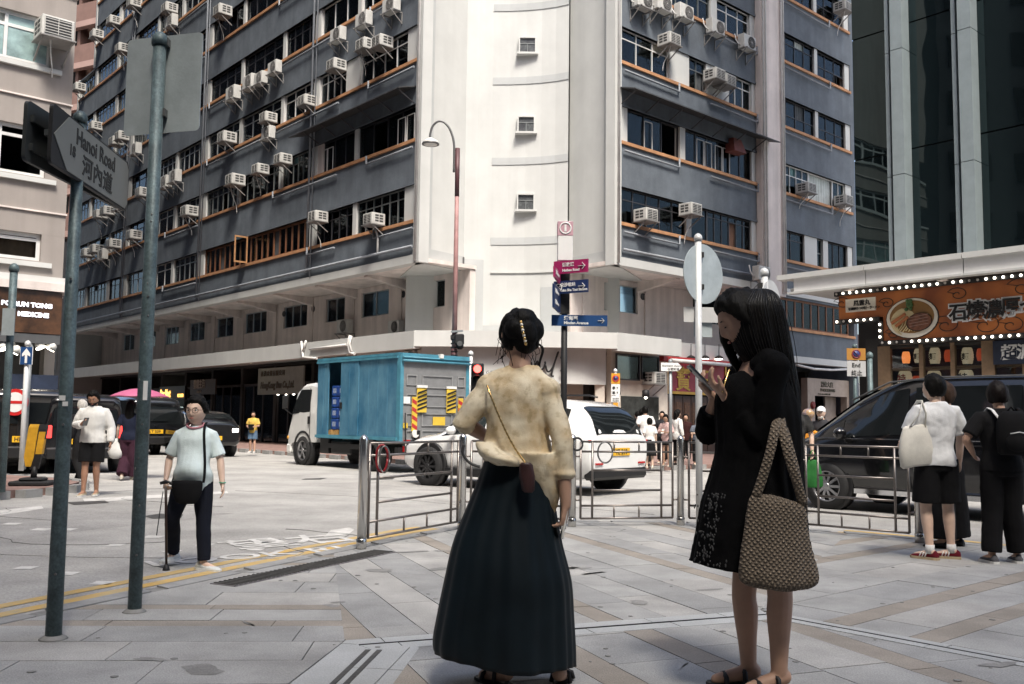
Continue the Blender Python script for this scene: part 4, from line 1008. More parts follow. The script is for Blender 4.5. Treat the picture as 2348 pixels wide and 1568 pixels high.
write_on(t, FR, s0+0.05, 0.0, z0+(z1-z0)*.5, '大林翻譯社', (z1-z0)*.42, 'sign_red', 0.004, 0.9, 0, 1); write_on(t, FR, s0+0.03, 0.0, z0+(z1-z0)*.14, 'HJ LAM TRANSLATION', (z1-z0)*.28, 'sign_red', 0.004, 0.72, 0, 1)
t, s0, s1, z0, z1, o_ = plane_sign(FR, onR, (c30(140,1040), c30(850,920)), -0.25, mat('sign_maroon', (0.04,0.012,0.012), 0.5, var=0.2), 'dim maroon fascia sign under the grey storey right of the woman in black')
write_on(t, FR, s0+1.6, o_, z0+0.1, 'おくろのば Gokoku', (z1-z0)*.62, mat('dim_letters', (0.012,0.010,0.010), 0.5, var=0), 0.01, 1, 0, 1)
ct = MB(FR); q = [onR(*c30(x, y), 0.2) for x, y in ((250,1178),(400,1212),(560,1222),(690,1216))]; ct.tube([(a,0.2,b) for a,b in q],0.05,6); tag(obj('slack_pipe', ct, 'pipe_white'), 'pale slack pipe hanging above the entrance portal', 'pipe')

# ------------------------------------------------------------------ beige building on the left
EB = Vector((-11.62,24.0,0)); FB = fmat(EB, -dR, nR)
def onB(x, y, out=0.0): return on(EB, -dR, nR, x, y, out)
mat('beige_wall', (0.31,0.278,0.257), 0.8, var=0.06, vscale=0.8, bump=0.15, bscale=30, streak=.1)
mat('teal_glass', (0.30,0.42,0.42), 0.15, var=0.3, vscale=1.5)
bb = thing('beige_building', 'pale beige building with white framed windows at the left edge', 'building', tuple(EB))
_, ztop_sign = onB(60, 642)
def wz(y, x=100): return onB(x, y)[1]
rows = [(wz(600), wz(538)), (wz(398,40), wz(283,40)), (wz(152), wz(42)), (wz(-100), wz(-205)), (wz(-330), wz(-430))]
s_right = onB(128,560)[0]
wall_h = 40
xs_ = 0.55
hb = []
for i, (a, b) in enumerate(rows):
    hb.append((a, b))
w_ = MB(FB); zc = ztop_sign
for a, b in hb:
    obj('wall', MB(FB).box(0, 14, -0.3, 0, zc, a), 'beige_wall', bb); obj('wall', MB(FB).box(0, xs_ if b > 6 else xs_, -0.3, -0.002, a, b), 'beige_wall', bb); zc = b
    obj('sill', MB(FB).box(0.3, 14, -0.1, 0.10, a-0.16, a-0.04), 'white_paint', bb)
    obj('string_course', MB(FB).box(-0.02, 14, -0.1, 0.05, a-0.9, a-0.86), 'cream_paint', bb)
obj('wall', MB(FB).box(0, 14, -0.3, 0, zc, wall_h), 'beige_wall', bb); obj('side_wall', MB(FB).box(0, 0.25, -12, -0.3, 0, wall_h), 'beige_wall', bb); obj('unseen_shade_wing', MB(FB).box(0.3, 14, -60, -3.2, 0, 46), 'shade_block', bb); obj('interior', MB(FB).box(0.3, 14, -3, -2.8, 0, wall_h), 'dark_room', bb)  # long hidden mass added behind, keeps sky light off the grey left front
for i, (a, b) in enumerate(hb):
    for j in range(3):
        s0 = xs_+j*3.2
        window(FB, s0, s0+3.2, a, b, 'white_frame', 3, .78 if i < 2 else .72, [None,None,'curtain_pale','curtain_pale',None][i] if i != 0 else 'curtain_brown', 1.0, parent=bb, single=False, t=0.09, glass='teal_glass' if i == 2 else 'pane_glass')
pz = MB(FB); obj('cornice', MB(FB).box(-0.15, 14, -0.3, 0.5, ztop_sign-0.28, ztop_sign-0.08), 'cream_paint', bb); obj('cornice', MB(FB).box(-0.1, 14, -0.3, 0.3, ztop_sign-0.08, ztop_sign+0.1), 'white_paint', bb)
s_, z_ = onB(122,80,0.3); t = ac(FB, s_, z_-0.2, 'w', 'air conditioner, large white window unit on the beige building', 1.25)
zb = wz(768); sg = thing('pharmacy_sign', 'brown illuminated medicine shop sign below the beige building', 'sign', tuple(FB @ Vector((2,0.3,zb))))
obj('panel', MB(FB).box(0.1, 9, 0.25, 0.42, zb, ztop_sign-0.3), mat('sign_copper', (0.10,0.045,0.02), 0.35, var=0.5, vscale=1.5), sg)
sL, zt1 = onB(-12,705,0.42); _, zt2 = onB(60,722,0.42); mat('white_neon', (1,1,1), 0.4, var=0, emit=(0.85,0.85,1.0), estr=.9)
write_on(sg, FB, onB(2,700,0.42)[0], 0.42, onB(50,700,0.42)[1]-0.02, 'PO RUN TONG', 0.15, 'white_neon', 0.007, 1.12, 0, -1); write_on(sg, FB, onB(40,722,0.42)[0], 0.42, onB(60,722,0.42)[1]-0.03, 'MEDICINE', 0.15, 'white_neon', 0.007, 1.05, 0, -1)
obj('shopfront', MB(FB).box(0.1, 14, -0.9, -0.7, 0, zb), 'shop_dark', bb); obj('canopy_soffit', MB(FB).box(0.1, 14, -0.7, 0.4, zb-0.25, zb-0.02), 'dark_steel', bb)
for i, (x, y) in enumerate(((62,815),(118,800),(95,797),(35,807),(10,800))):
    s_, z_ = onB(x-5, y, 0.2); p = FB @ Vector((s_,0.3,z_)); t = thing('spotlight', ('fourth','first','second','third','fifth')[i]+' white spotlight from the right under the brown medicine sign', 'spotlight', tuple(p), group='spotlights under the medicine sign')
    h_ = MB().lathe([(0.03,0.18),(0.10,0.12),(0.12,0.0)],12); h_.xf(Matrix.Rotation(0.6 if i % 2 else -0.5,4,'Y')); obj('housing', h_, 'white_plastic', t, local=True)
    d_ = MB().lathe([(0.11,-0.005),(0.11,-0.02),(0.04,-0.03)],12); d_.xf(Matrix.Rotation(0.6 if i % 2 else -0.5,4,'Y')); obj('lens', d_, 'lamp_glow', t, local=True)
    obj('stem', MB().box(-0.012,0.012,-0.012,0.012,0.15,max(0.2,zb-0.05-p.z)), 'white_plastic', t, local=True)
t = thing('shop_sign', 'dim navy shop sign low on the beige building, white lettering', 'sign', tuple(FB @ Vector((0.5,0.1,2.2)))); s0, za = onB(130,905,0.0); s1, zb2 = onB(25,880,0.0)
obj('panel', MB(FB).box(s0, s1, -0.05, 0.05, min(za,zb2)-0.35, max(za,zb2)+0.25), mat('sign_navy', (0.02,0.03,0.06), 0.5, var=0.2), t); write_on(t, FB, s1-0.3, 0.05, min(za,zb2)-0.2, 'BANGKOK', 0.22, 'pale_letters', 0, 1, 0, -1)

# ------------------------------------------------------------------ terracotta block at the end of the street
tdir = Vector((0.904,-0.427,0)); TP = Vector((-44,92,0)); FT = fmat(TP, tdir, Vector((tdir.y,-tdir.x,0)))
tb = thing('terracotta_block', 'far terracotta tower with banded parapets between beige and grey buildings', 'building', tuple(TP))
mat('terracotta', (0.20,0.115,0.09), 0.8, var=0.12, vscale=0.5); mat('terracotta_pale', (0.36,0.235,0.195), 0.8, var=0.08, vscale=0.5)
def onT(x, y): return on(TP, tdir, Vector((tdir.y,-tdir.x,0)), x, y)
zA = onT(200,58)[1]; PIT = zA-onT(200,152)[1]
for k in range(-9, 8):
    z = zA+k*PIT
    if z < 4: continue
    obj('parapet', MB(FT).box(-8, 32, -0.6, 0.0, z+0.6, z+PIT*0.56), 'terracotta', tb); obj('slab_edge', MB(FT).box(-8, 32, -0.6, 0.03, z, z+0.6), 'terracotta_pale', tb)
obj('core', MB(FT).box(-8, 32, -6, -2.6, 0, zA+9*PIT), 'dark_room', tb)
for i in range(12): obj('column', MB(FT).box(-8+i*3.4, -7.6+i*3.4, -2.6, -0.6, 0, zA+9*PIT), 'terracotta', tb)
dk = thing('dark_street_block', 'dark shaded shop building closing the far end of the street', 'building', (-30,70,0))
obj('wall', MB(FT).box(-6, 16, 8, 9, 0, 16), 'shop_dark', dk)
for i in range(5):
    obj('window', MB(FT).box(-5+i*4.2, -2.4+i*4.2, 9.0, 9.05, 5, 8), 'dark_room', dk); obj('window', MB(FT).box(-5+i*4.2, -2.4+i*4.2, 9.0, 9.05, 10, 13), 'dark_room', dk)
sgn = MB(FT).box(2.0, 7.5, 9.0, 9.3, 2.6, 3.6); obj('sign_board', sgn, 'sign_navy', dk)

# ------------------------------------------------------------------ glass tower with canopy and noodle shop
CP0 = gnd(1790,640,5.0); CP0.z = 0
tdr = -dL                                               # along the wall, to the right and nearer
FC = fmat(CP0, tdr, nL)
def onC(x, y, out=0.0): return on(CP0, tdr, nL, x, y, out)
GSB = -2.6
gt = thing('glass_tower', 'dark mirror glass tower with silver fins at the right edge', 'building', tuple(FC @ Vector((2,GSB,0))))
m_ = bpy.data.materials.new('mirror_glass'); MATS['mirror_glass'] = m_; m_.use_nodes = True
t_ = m_.node_tree; t_.nodes.remove(t_.nodes['Principled BSDF']); df = t_.nodes.new('ShaderNodeBsdfDiffuse'); df.inputs[0].default_value = (0.006,0.010,0.011,1)
g1 = t_.nodes.new('ShaderNodeBsdfGlossy'); g1.inputs[0].default_value = (0.62,0.80,0.82,1); g1.inputs['Roughness'].default_value = 0.015
wv = t_.nodes.new('ShaderNodeTexNoise'); wv.inputs['Scale'].default_value = 0.55; wv.inputs['Detail'].default_value = 1.0; tcn = t_.nodes.new('ShaderNodeTexCoord'); t_.links.new(tcn.outputs['Object'], wv.inputs['Vector'])
bpn = t_.nodes.new('ShaderNodeBump'); bpn.inputs['Strength'].default_value = 0.25; bpn.inputs['Distance'].default_value = 0.03; t_.links.new(wv.outputs['Fac'], bpn.inputs['Height']); t_.links.new(bpn.outputs[0], g1.inputs['Normal'])
frn = t_.nodes.new('ShaderNodeFresnel'); frn.inputs[0].default_value = 1.6; adn = t_.nodes.new('ShaderNodeMath'); adn.operation = 'ADD'; adn.inputs[1].default_value = 0.02; t_.links.new(frn.outputs[0], adn.inputs[0])
mxn = t_.nodes.new('ShaderNodeMixShader'); t_.links.new(adn.outputs[0], mxn.inputs[0]); t_.links.new(df.outputs[0], mxn.inputs[1]); t_.links.new(g1.outputs[0], mxn.inputs[2]); t_.links.new(mxn.outputs[0], t_.nodes['Material Output'].inputs[0])
sg0 = onC(1956,300,GSB)[0]; fins = [onC(2075,300,GSB)[0], onC(2232,300,GSB)[0]]; pit = fins[1]-fins[0]
GT = 42.0
sx = [sg0]+[f for f in fins]+[fins[1]+pit*k for k in range(1,5)]
zrows = [4.6]; zr = onC(2150,150,GSB)[1]
zj = [onC(2140,34,GSB)[1], onC(2140,330,GSB)[1]]; dz = zj[0]-zj[1]
zz = zj[1]
while zz > 5.2: zz -= dz
zrow = [4.4]; zz += dz
while zz < GT: zrow.append(zz); zz += dz
for i in range(len(sx)-1):
    for j in range(len(zrow)-1):
        obj('glass_panel', MB(FC).box(sx[i]+0.012, sx[i+1]-0.012, GSB-0.05, GSB+random.uniform(-.006,.006), zrow[j]+0.02, zrow[j+1]-0.02), 'mirror_glass', gt)
obj('backing', MB(FC).box(sg0, sx[-1], GSB-8, GSB-0.07, 0, GT), 'black', gt)
mat('silver', (0.34,0.40,0.42), 0.4, metal=0.35, var=0.06)
for f in sx[1:]:
    for j in range(int((GT-4.4)/3.4)):
        z0, z1 = 4.4+j*3.4, 4.4+(j+1)*3.4-0.02
        obj('fin', MB(FC).box(f-0.36, f-0.26, GSB, GSB+0.32, z0, z1), 'silver', gt); obj('fin', MB(FC).box(f-0.16, f+0.16, GSB, GSB+0.42, z0, z1), 'silver', gt)
cn = thing('shop_canopy', 'long white metal canopy projecting over the noodle shop', 'canopy', tuple(FC @ Vector((3,0,4.4))))
cl = 14; step = 2.35
for i in range(int(cl/step)):
    a, b = i*step, (i+1)*step-0.02
    obj('fascia_panel', MB(FC).box(a+(0.35 if i == 0 else 0), b, -0.12, -0.04, 4.63, 4.97), 'white_sign', cn)
    obj('lip', MB(FC).box(a-(0.1 if i == 0 else 0), b, -0.3, 0.05, 4.97, 5.10), 'white_paint', cn); obj('lip', MB(FC).box(a+(0.2 if i == 0 else 0), b, -0.25, 0.03, 4.58, 4.63), 'white_paint', cn)
obj('soffit', MB(FC).box(0.2, cl, -3.2, -0.13, 4.66, 4.74), 'white_paint', cn); obj('roof_sheet', MB(FC).box(0.0, cl, -3.2, -0.3, 4.99, 5.03), 'pale_grey_paint', cn)
for i in range(5): obj('rib', MB(FC).box(1.6+i*2.35, 1.75+i*2.35, -3.0, -0.14, 4.58, 4.66), 'cream_paint', cn)
# --- sign
SO = -0.6
c0, _ = onC(*c30(620,680), SO); c1, _ = onC(*c30(1010,850), SO)
zt = onC(*c30(1400,500), SO)[1]; zm = onC(*c30(800,770), SO)[1]; zb = onC(*c30(1400,945), SO)[1]
zt = min(zt, 4.48)
ns = thing('noodle_shop_sign', 'orange noodle shop sign with bowl picture, big characters and bulb border', 'sign', tuple(FC @ Vector((c1+2,SO,zb))))
m_ = mat('sign_orange', (0.40,0.11,0.02), 0.45, var=0.0)
t_ = m_.node_tree; b_ = t_.nodes['Principled BSDF']; tc_ = t_.nodes.new('ShaderNodeTexCoord'); n_ = t_.nodes.new('ShaderNodeTexNoise'); n_.inputs['Scale'].default_value = 1.1; n_.inputs['Detail'].default_value = 2
rp_ = t_.nodes.new('ShaderNodeValToRGB'); rp_.color_ramp.elements[0].position = .35; rp_.color_ramp.elements[0].color = (0.12,0.032,0.011,1); rp_.color_ramp.elements[1].position = .7; rp_.color_ramp.elements[1].color = (0.33,0.105,0.026,1)
t_.links.new(tc_.outputs['Object'], n_.inputs['Vector']); t_.links.new(n_.outputs['Fac'], rp_.inputs[0]); t_.links.new(rp_.outputs[0], b_.inputs['Base Color']); t_.links.new(rp_.outputs[0], b_.inputs['Emission Color']); b_.inputs['Emission Strength'].default_value = 0.12
SE = 11.0
obj('panel', MB(FC).box(c1, SE, SO-0.25, SO, zb, zt), 'sign_orange', ns); obj('panel', MB(FC).box(c0, c1, SO-0.25, SO, zm, zt), 'sign_orange', ns)
bd = 0.11
for a, b, c, d in ((c0-.1,SE,zt,zt+bd),(c0-.1,c1-.08,zm-bd,zm),(c1-bd,SE,zb-bd,zb),(c1-bd,c1,zb,zm-bd)): obj('border', MB(FC).box(a, b, SO-0.2, SO+0.05, c, d), 'black', ns)
bulb = MB().ell((0,0,0),0.033,0.033,0.033,8,6).mesh('bulb'); bulb.materials.append(mat('bulb_glow', (1,1,1), 0.4, var=0, emit=(1,0.9,0.75), estr=3.0))
bulb_off = bulb.copy(); bulb_off.materials.clear(); bulb_off.materials.append(mat('bulb_off', (0.4,0.38,0.36), 0.3, var=0))
def put_bulb(s_, z_):
    o = bpy.data.objects.new('bulb', bulb if random.random() < 0.85 else bulb_off); COL.objects.link(o); o.parent = ns; o.location = pbasis(ns).inverted() @ (FC @ Vector((s_, SO+0.08, z_)))
k = 0
s_ = c0-0.02
while s_ < SE-0.1: put_bulb(s_, zt+bd/2); s_ += 0.185
s_ = c0-0.02
while s_ < c1-0.2: put_bulb(s_, zm-bd/2); s_ += 0.185
s_ = c1
while s_ < SE-0.1: put_bulb(s_, zb-bd/2); s_ += 0.185
for i in range(1,4): put_bulb(c1-bd/2, zb-bd/2+(zm-zb-bd/2)*i/3.6)
# bowl of noodles, in shallow relief
bc_, bz_ = onC(*c30(1262,768), SO); bw = abs(onC(*c30(1495,700), SO)[0]-onC(*c30(1030,700), SO)[0])/2; bh = (onC(*c30(1262,590), SO)[1]-onC(*c30(1262,950), SO)[1])/2
def disc(cx, cz, rx, rz, o0, o1, m_, name, n=26, rot=0.0):
    pts = []
    for i in range(n):
        a = 2*math.pi*i/n; x, z = rx*math.cos(a), rz*math.sin(a); pts.append((cx+x*math.cos(rot)-z*math.sin(rot), cz+x*math.sin(rot)+z*math.cos(rot)))
    return obj(name, MB(FC).prism(pts, SO+o0, SO+o1, 'y'), m_, ns)
mat('noodle', (0.70,0.58,0.33), 0.5, var=0.1); mat('pork', (0.22,0.09,0.05), 0.45, var=0.35, vscale=9); mat('menma', (0.45,0.16,0.06), 0.45, var=0.15); mat('leek', (0.06,0.14,0.04), 0.5, var=0.3, vscale=12); mat('broth', (0.28,0.15,0.05), 0.3, var=0.1); mat('bowl_white', (0.75,0.70,0.60), 0.4, var=0.05)
disc(bc_, bz_, bw, bh, -0.01, 0.02, 'black', 'bowl_outline'); disc(bc_, bz_, bw*.965, bh*.965, 0.02, 0.03, 'bowl_white', 'bowl'); disc(bc_, bz_+bh*.06, bw*.84, bh*.80, 0.03, 0.035, 'broth', 'broth')
for i in range(13):
    r_ = bw*(0.25+0.045*i); pts = []
    for j in range(12):
        a = math.pi*(0.15+0.75*j/11)+0.12*i; pts.append((bc_+r_*0.85*math.cos(a)-0.1*bw, SO+0.045, bz_-0.05*bh+bh/bw*r_*0.95*math.sin(a)*0.9-0.1*bh))
    obj('noodle', MB(FC).tube(pts, 0.014, 5), 'noodle', ns)
for i in range(9):
    x = bc_-bw*.55+i*0.07; obj('noodle', MB(FC).tube([(x,SO+0.045,bz_-bh*.65+0.02*(i%2)),(x+0.12,SO+0.045,bz_-bh*.35),(x+0.2,SO+0.045,bz_+bh*.1)], 0.013, 5), 'noodle', ns)
disc(bc_+bw*.30, bz_-bh*.22, bw*.48, bh*.44, 0.05, 0.07, 'black', 'pork_outline', rot=0.15); disc(bc_+bw*.31, bz_-bh*.21, bw*.45, bh*.41, 0.07, 0.08, 'pork', 'pork', rot=0.15)
for i in range(4): obj('pork_grain', MB(FC).bar((bc_-bw*.05,SO+0.083,bz_-bh*(.42-.14*i)),(bc_+bw*.66,SO+0.083,bz_-bh*(.32-.15*i)),0.012), 'terracotta_pale', ns)
for q in (0.0,0.16): obj('bamboo_shoot', MB(FC).bar((bc_-bw*(.75-q),SO+0.07,bz_-bh*(.20+q)),(bc_-bw*(.20-q*.6),SO+0.07,bz_+bh*(.22-q)),0.07,0.02,(0,1,0)), 'menma', ns)
for i in range(16): a, r_ = random.uniform(0,6.28), random.uniform(0,0.24)*bw; obj('leek', MB(FC).ell((bc_-bw*.06+r_*math.cos(a),SO+0.06,bz_+bh*.62+r_*.75*math.sin(a)),0.05,0.03,0.045,7,5), 'leek', ns)
# dark swirls
for (cx, cy, sc_) in ((1640,545,1),(1560,830,1),(1660,560,.7),(1900,830,1.1),(2010,880,1),(650,640,.7),(1040,640,.6),(2130,830,.9),(1090,910,.6),(2230,500,1)):
    s_, z_ = onC(*c30(cx, cy), SO); pts = []
    for j in range(26):
        a = j*0.36; r_ = (0.03+0.011*j)*sc_*1.0
        pts.append((s_+r_*math.cos(a)*1.2, SO+0.008, z_+r_*math.sin(a)*.8))
    pts.append((pts[-1][0]+0.25*sc_, SO+0.008, pts[-1][2]-0.05))
    if min(p[2] for p in pts) > zb and max(p[2] for p in pts) < zt+.02: obj('swirl', MB(FC).tube(pts, 0.010, 5), 'black', ns)
s_, z_ = onC(*c30(1590,790), SO); cs = abs(onC(*c30(1735,700), SO)[0]-s_)
for i, chx in enumerate('石燒濃厚つけ'):
    zz = z_+0.02+0.035*(i % 2)
    if i > 0: zz += 0.0
    for bold_, m2, o2 in ((0.045,'white_sign',0.02),(0.008,'black_ink',0.045)):
        tm = text_mb(chx, cs*1.12, 0.02, bold=bold_); obj('lettering', tm.xf(frame_xz(FC @ Vector((s_+i*cs*1.0,SO+o2,zz)), tdr)), m2, ns)
sa, za = onC(*c30(685,720), SO); sb, zb_ = onC(*c30(945,620), SO)
obj('name_plate', MB(FC).box(sa, sb, SO, SO+0.03, za, za+0.33), 'bowl_white', ns)
for tx_, sz, dz_, ox in (('風雲丸',0.15,0.16,0.27),('特濃豚骨つけ麺・ラーメン',0.07,0.05,0.1)):
    tm = text_mb(tx_, sz, 0.01, bold=0.003); obj('lettering', tm.xf(frame_xz(FC @ Vector((sa+ox*(sb-sa),SO+0.036,za+dz_)), tdr)), 'black_ink', ns)
# --- shopfront
NO = SO-0.25; nf = thing('noodle_shopfront', 'timber framed noodle shop window full of paper lanterns', 'shopfront', tuple(FC @ Vector((c1+2,NO,0))))
mat('post_timber', (0.26,0.17,0.10), 0.6, var=0.15, vscale=5)
for x, w2 in ((1015,.16),(1340,.05),(1615,.05),(1925,.14),(2250,.06)):
    s_, _ = onC(*c30(x,1200), NO); obj('post', MB(FC).box(s_-w2, s_+w2, NO-0.12, NO, 0, zb-bd), 'post_timber', nf)
sA, _ = onC(*c30(1015,1200), NO); sB, zS = onC(*c30(1925,1185), NO)
obj('shelf', MB(FC).box(sA+.1, SE, NO-0.5, NO-0.05, zS-0.03, zS+0.03), 'post_timber', nf); obj('back_wall', MB(FC).box(sA, SE, NO-1.3, NO-1.2, 0, zb), mat('red_room', (0.06,0.012,0.010), 0.7, var=0.4, vscale=2), nf); obj('ceiling', MB(FC).box(sA, SE, NO-1.3, NO-.01, zb-bd-0.06, zb-bd-0.005), 'shop_dark', nf)
obj('side_wall', MB(FC).box(sA-0.5, sA-0.16, NO-1.3, NO-.05, 0, zb+0.1), 'shop_dark', nf)
obj('pane', MB(FC).box(sA+.17, SE, NO-0.06, NO-0.05, 0.3, zb-bd), 'clear_glass', nf)
sN, zN = onC(*c30(1970,1130), NO+.05); pb = thing('hanging_panel', 'dark panel with two white brushed characters right of the lanterns', 'sign', tuple(FC @ Vector((sN+1,NO,zN))))
obj('panel', MB(FC).box(sN, SE, NO+0.01, NO+0.05, zN-0.12, zb-bd-.02), 'sign_navy', pb)
for i, chx in enumerate('超濃厚'):
    tm = text_mb(chx, 0.36, 0.02, bold=0.01); obj('lettering', tm.xf(frame_xz(FC @ Vector((onC(*c30(2040,1130), NO+.05)[0]+i*.34,NO+0.06,zN+0.02)), tdr)), 'white_sign', pb)
mat('paper_white', (0.62,0.58,0.50), 0.7, var=0.1, emit=(1.0,0.8,0.5), estr=0.12); mat('paper_red', (0.35,0.04,0.02), 0.7, var=0.1, emit=(1.0,0.15,0.05), estr=0.12); mat('paper_orange', (0.5,0.15,0.03), 0.7, var=0.1, emit=(1.0,0.3,0.08), estr=0.5)
ln = [(1200,1330,.55,'paper_white','white barrel lantern with red characters, bottom left'),(1455,1330,.55,'paper_white','white barrel lantern behind the man in white, bottom middle'),(1735,1325,.55,'paper_white','white barrel lantern with black character, bottom right'),(1310,1345,.4,'paper_red','red lantern low between two white barrel lanterns'),
      (1208,1115,.3,'paper_orange','glowing orange lantern on the upper shelf'),(1320,1100,.36,'paper_white','small white lantern second on the upper shelf'),(1460,1100,.4,'paper_white','small white lantern in the middle of the upper shelf'),(1580,1100,.3,'paper_red','dim red lantern on the upper shelf left'),(1745,1100,.4,'paper_white','small white lantern right on the upper shelf'),(1865,1090,.3,'paper_red','dim red lantern at the right end of the upper shelf')]
for x, y, h_, m2, lb in ln:
    s_, z_ = onC(*c30(x, y), NO-0.3); t = thing('paper_lantern', lb, 'lantern', tuple(FC @ Vector((s_,NO-0.3,z_-h_/2))), math.atan2(tdr.y, tdr.x), 'paper lanterns in the noodle shop')
    pr_ = [(0.55*h_*.4,0)]+[((0.40+0.12*math.sin(math.pi*j/12))*h_*.62+(0.008 if j % 2 else 0), h_*(0.04+0.92*j/12)) for j in range(13)]+[(0.55*h_*.4,h_)]
    obj('paper', MB().lathe(pr_, 18), m2, t, local=True)
    obj('rim', MB().lathe([(0.24*h_,-0.01),(0.24*h_,0.02),(0.2*h_,0.02),(0.2*h_,-0.01)],14), 'black', t, local=True)
    if m2 == 'paper_white':
        for q, chx in enumerate('特濃' if h_ > .5 else '麺'):
            tm = text_mb(chx, h_*.42, 0.006, bold=0.004); obj('lettering', tm.xf(Matrix.Translation((-h_*.2,-h_*.35,h_*(.5-.42*q) if h_ > .5 else h_*.3))), 'sign_red' if '1200' == str(x) else 'black_ink', t, local=True)

# ------------------------------------------------------------------ unseen blocks added to shade this corner and darken reflections
vb = thing('unseen_shade_block', 'added unseen block behind the viewer, shaped to shade the foreground', 'building', (0,-9,0))
obj('wall', MB().box(1.2,7.5,-24,-7.5,0,VBH), 'shade_block', vb); obj('wall', MB().box(-34,1.2,-24,-7.6,0,33), 'shade_block', vb); obj('wall', MB().box(7.5,34,-24,-7.6,0,30), 'shade_block', vb)
for k in range(3):
    for j in range(10): obj('window', MB().box(-30+j*6,-26.5+j*6,-7.5,-7.45,5+k*3.6,7+k*3.6), 'dark_room', vb)
lb_ = thing('unseen_shade_block', 'added unseen block left of the viewer, for dark reflections in the tower', 'building', (-33,0,0))
obj('wall', MB().box(-44,-25,-24,13,0,46), 'shade_block', lb_)
for k in range(10):
    for j in range(9): obj('window', MB().box(-25,-24.95,-22+j*4,-19.6+j*4,5+k*3.8,7+k*3.8), 'dark_room', lb_)
# ------------------------------------------------------------------ street furniture
mat('pole_green', (0.115,0.165,0.175), 0.5, metal=0.2, var=0.28, vscale=6, bump=0.3, bscale=30, speckle=.28, spk_scale=70, detail=10)
mat('sign_back', (0.42,0.47,0.48), 0.5, metal=0.25, var=0.12, vscale=4, bump=0.1, bscale=60)
mat('sign_back_dark', (0.05,0.055,0.055), 0.5, metal=0.2, var=0.2, vscale=4)
mat('pole_white', (0.62,0.63,0.63), 0.4, metal=0.15, var=0.08, vscale=5)
mat('pole_galv', (0.28,0.30,0.31), 0.5, metal=0.4, var=0.12, vscale=6)
mat('pole_pink', (0.42,0.23,0.22), 0.55, var=0.15, vscale=4); mat('pole_maroon', (0.10,0.04,0.045), 0.5, var=0.2, vscale=4)
mat('sign_blue', (0.012,0.055,0.17), 0.4, var=0.05); mat('sign_blue_dark', (0.012,0.03,0.10), 0.4, var=0.05); mat('sign_magenta', (0.34,0.02,0.11), 0.4, var=0.05)
mat('sign_amber', (0.62,0.30,0.03), 0.4, var=0.06); mat('sign_redbright', (0.55,0.02,0.02), 0.4, var=0.05)
mat('bollard_yellow', (0.62,0.33,0.02), 0.5, var=0.12, vscale=8)
def pole(t, base, top, r, m_='pole_galv', r2=None, cap=True, name='pole', n=14):
    b = Vector(base); q = Vector(top); o = obj(name, MB().tube([b, (b+q)/2, q], [r, ((r2 or r)+r)/2, r2 or r], n), m_, t)
    if m_ == 'pole_green' and r > .04 and b.y < 9:
        obj('base_mortar', MB().lathe([(r*1.75,.0),(r*1.6,.008),(r*1.02,.022)], 16, tuple(b)), 'joint_mortar', t)
        for k_ in range(3): zb2 = .35+.8*k_; obj('bolt', MB().lathe([(.007,-.004),(.007,.004),(.003,.006)],7,(b.x+r*.3,b.y-r*.96,zb2),'y'), 'dark_steel', t)
    if cap:
        rr = r2 or r
        obj('cap', MB().lathe([(rr*1.25,0),(rr*1.28,rr*.9),(rr*1.1,rr*1.6),(rr*.6,rr*2.1),(rr*.05,rr*2.3)], n, tuple(q)), m_, t)
def plate(t, p, q, z0, z1, m_, th=0.012, name='plate', nsign=1, rnd=0.0):
    """upright plate from p to q in plan"""
    p, q = Vector((p[0],p[1],0)), Vector((q[0],q[1],0)); L = (q-p).length; F = fmat(p, (q-p).normalized(), Vector(((q-p).y,-(q-p).x,0)).normalized()*nsign)
    if rnd:
        pts = []
        for cx, cz, a0 in ((rnd,z0+rnd,180),(L-rnd,z0+rnd,270),(L-rnd,z1-rnd,0),(rnd,z1-rnd,90)):
            for k in range(5): a = R(a0+k*22.5); pts.append((cx+rnd*math.cos(a), cz+rnd*math.sin(a)))
        return obj(name, MB(F).prism(pts, -th/2, th/2, 'y'), m_, t), F, L
    return obj(name, MB(F).box(0, L, -th/2, th/2, z0, z1), m_, t), F, L

# street name sign on its pole
b = gnd(122,1465); HY = b.y
t = thing('street_name_sign', 'black edged white arrow street name plate on a tapered grey pole', 'sign', tuple(b))
pole(t, b, (b.x,b.y,at(182,282,HY).z), 0.043, 'pole_green', 0.031)
pl0, pr0 = at(117,262,HY-.42), at(293,352,HY+.74); zt_, zb_ = (pl0.z+pr0.z)/2, (at(133,402,HY-.42).z+at(292,462,HY+.74).z)/2
A_, B_ = Vector((pl0.x,pl0.y,0)), Vector((pr0.x,pr0.y,0))
o_, F_, L_ = plate(t, A_, B_, zb_, zt_, 'black', 0.02, 'backplate', rnd=0.03)
hz = zt_-zb_; mg = 0.012
pts = [(0.02,(zt_+zb_)/2),(0.20,zb_+mg+.0),(L_-0.05,zb_+mg),(L_-mg,zb_+0.05),(L_-mg,zt_-0.05),(L_-0.05,zt_-mg),(0.20,zt_-mg)]
obj('white_field', MB(F_).prism(pts, 0.010, 0.014, 'y'), mat('sign_white_shaded', (0.20,0.205,0.19), 0.5, var=0.06), t)  # white plate, its back-lit shade is put into the darker colour
def on_plate(F, x, z, txt, size, m_='black_ink', bold=0.0, sx=1.0, off=0.015, parent=None, depth=0.004, flip=False):
    o = F @ Vector((x, off, z)); xd = F.to_3x3() @ Vector((1,0,0)); tm = text_mb(txt, size, depth, bold=bold, sx=sx); obj('lettering', tm.xf(frame_xz(o, xd)), m_, parent)
on_plate(F_, 0.30, zb_+hz*.60, 'Hanoi Road', hz*.40, sx=1.0, bold=0.002, parent=t)
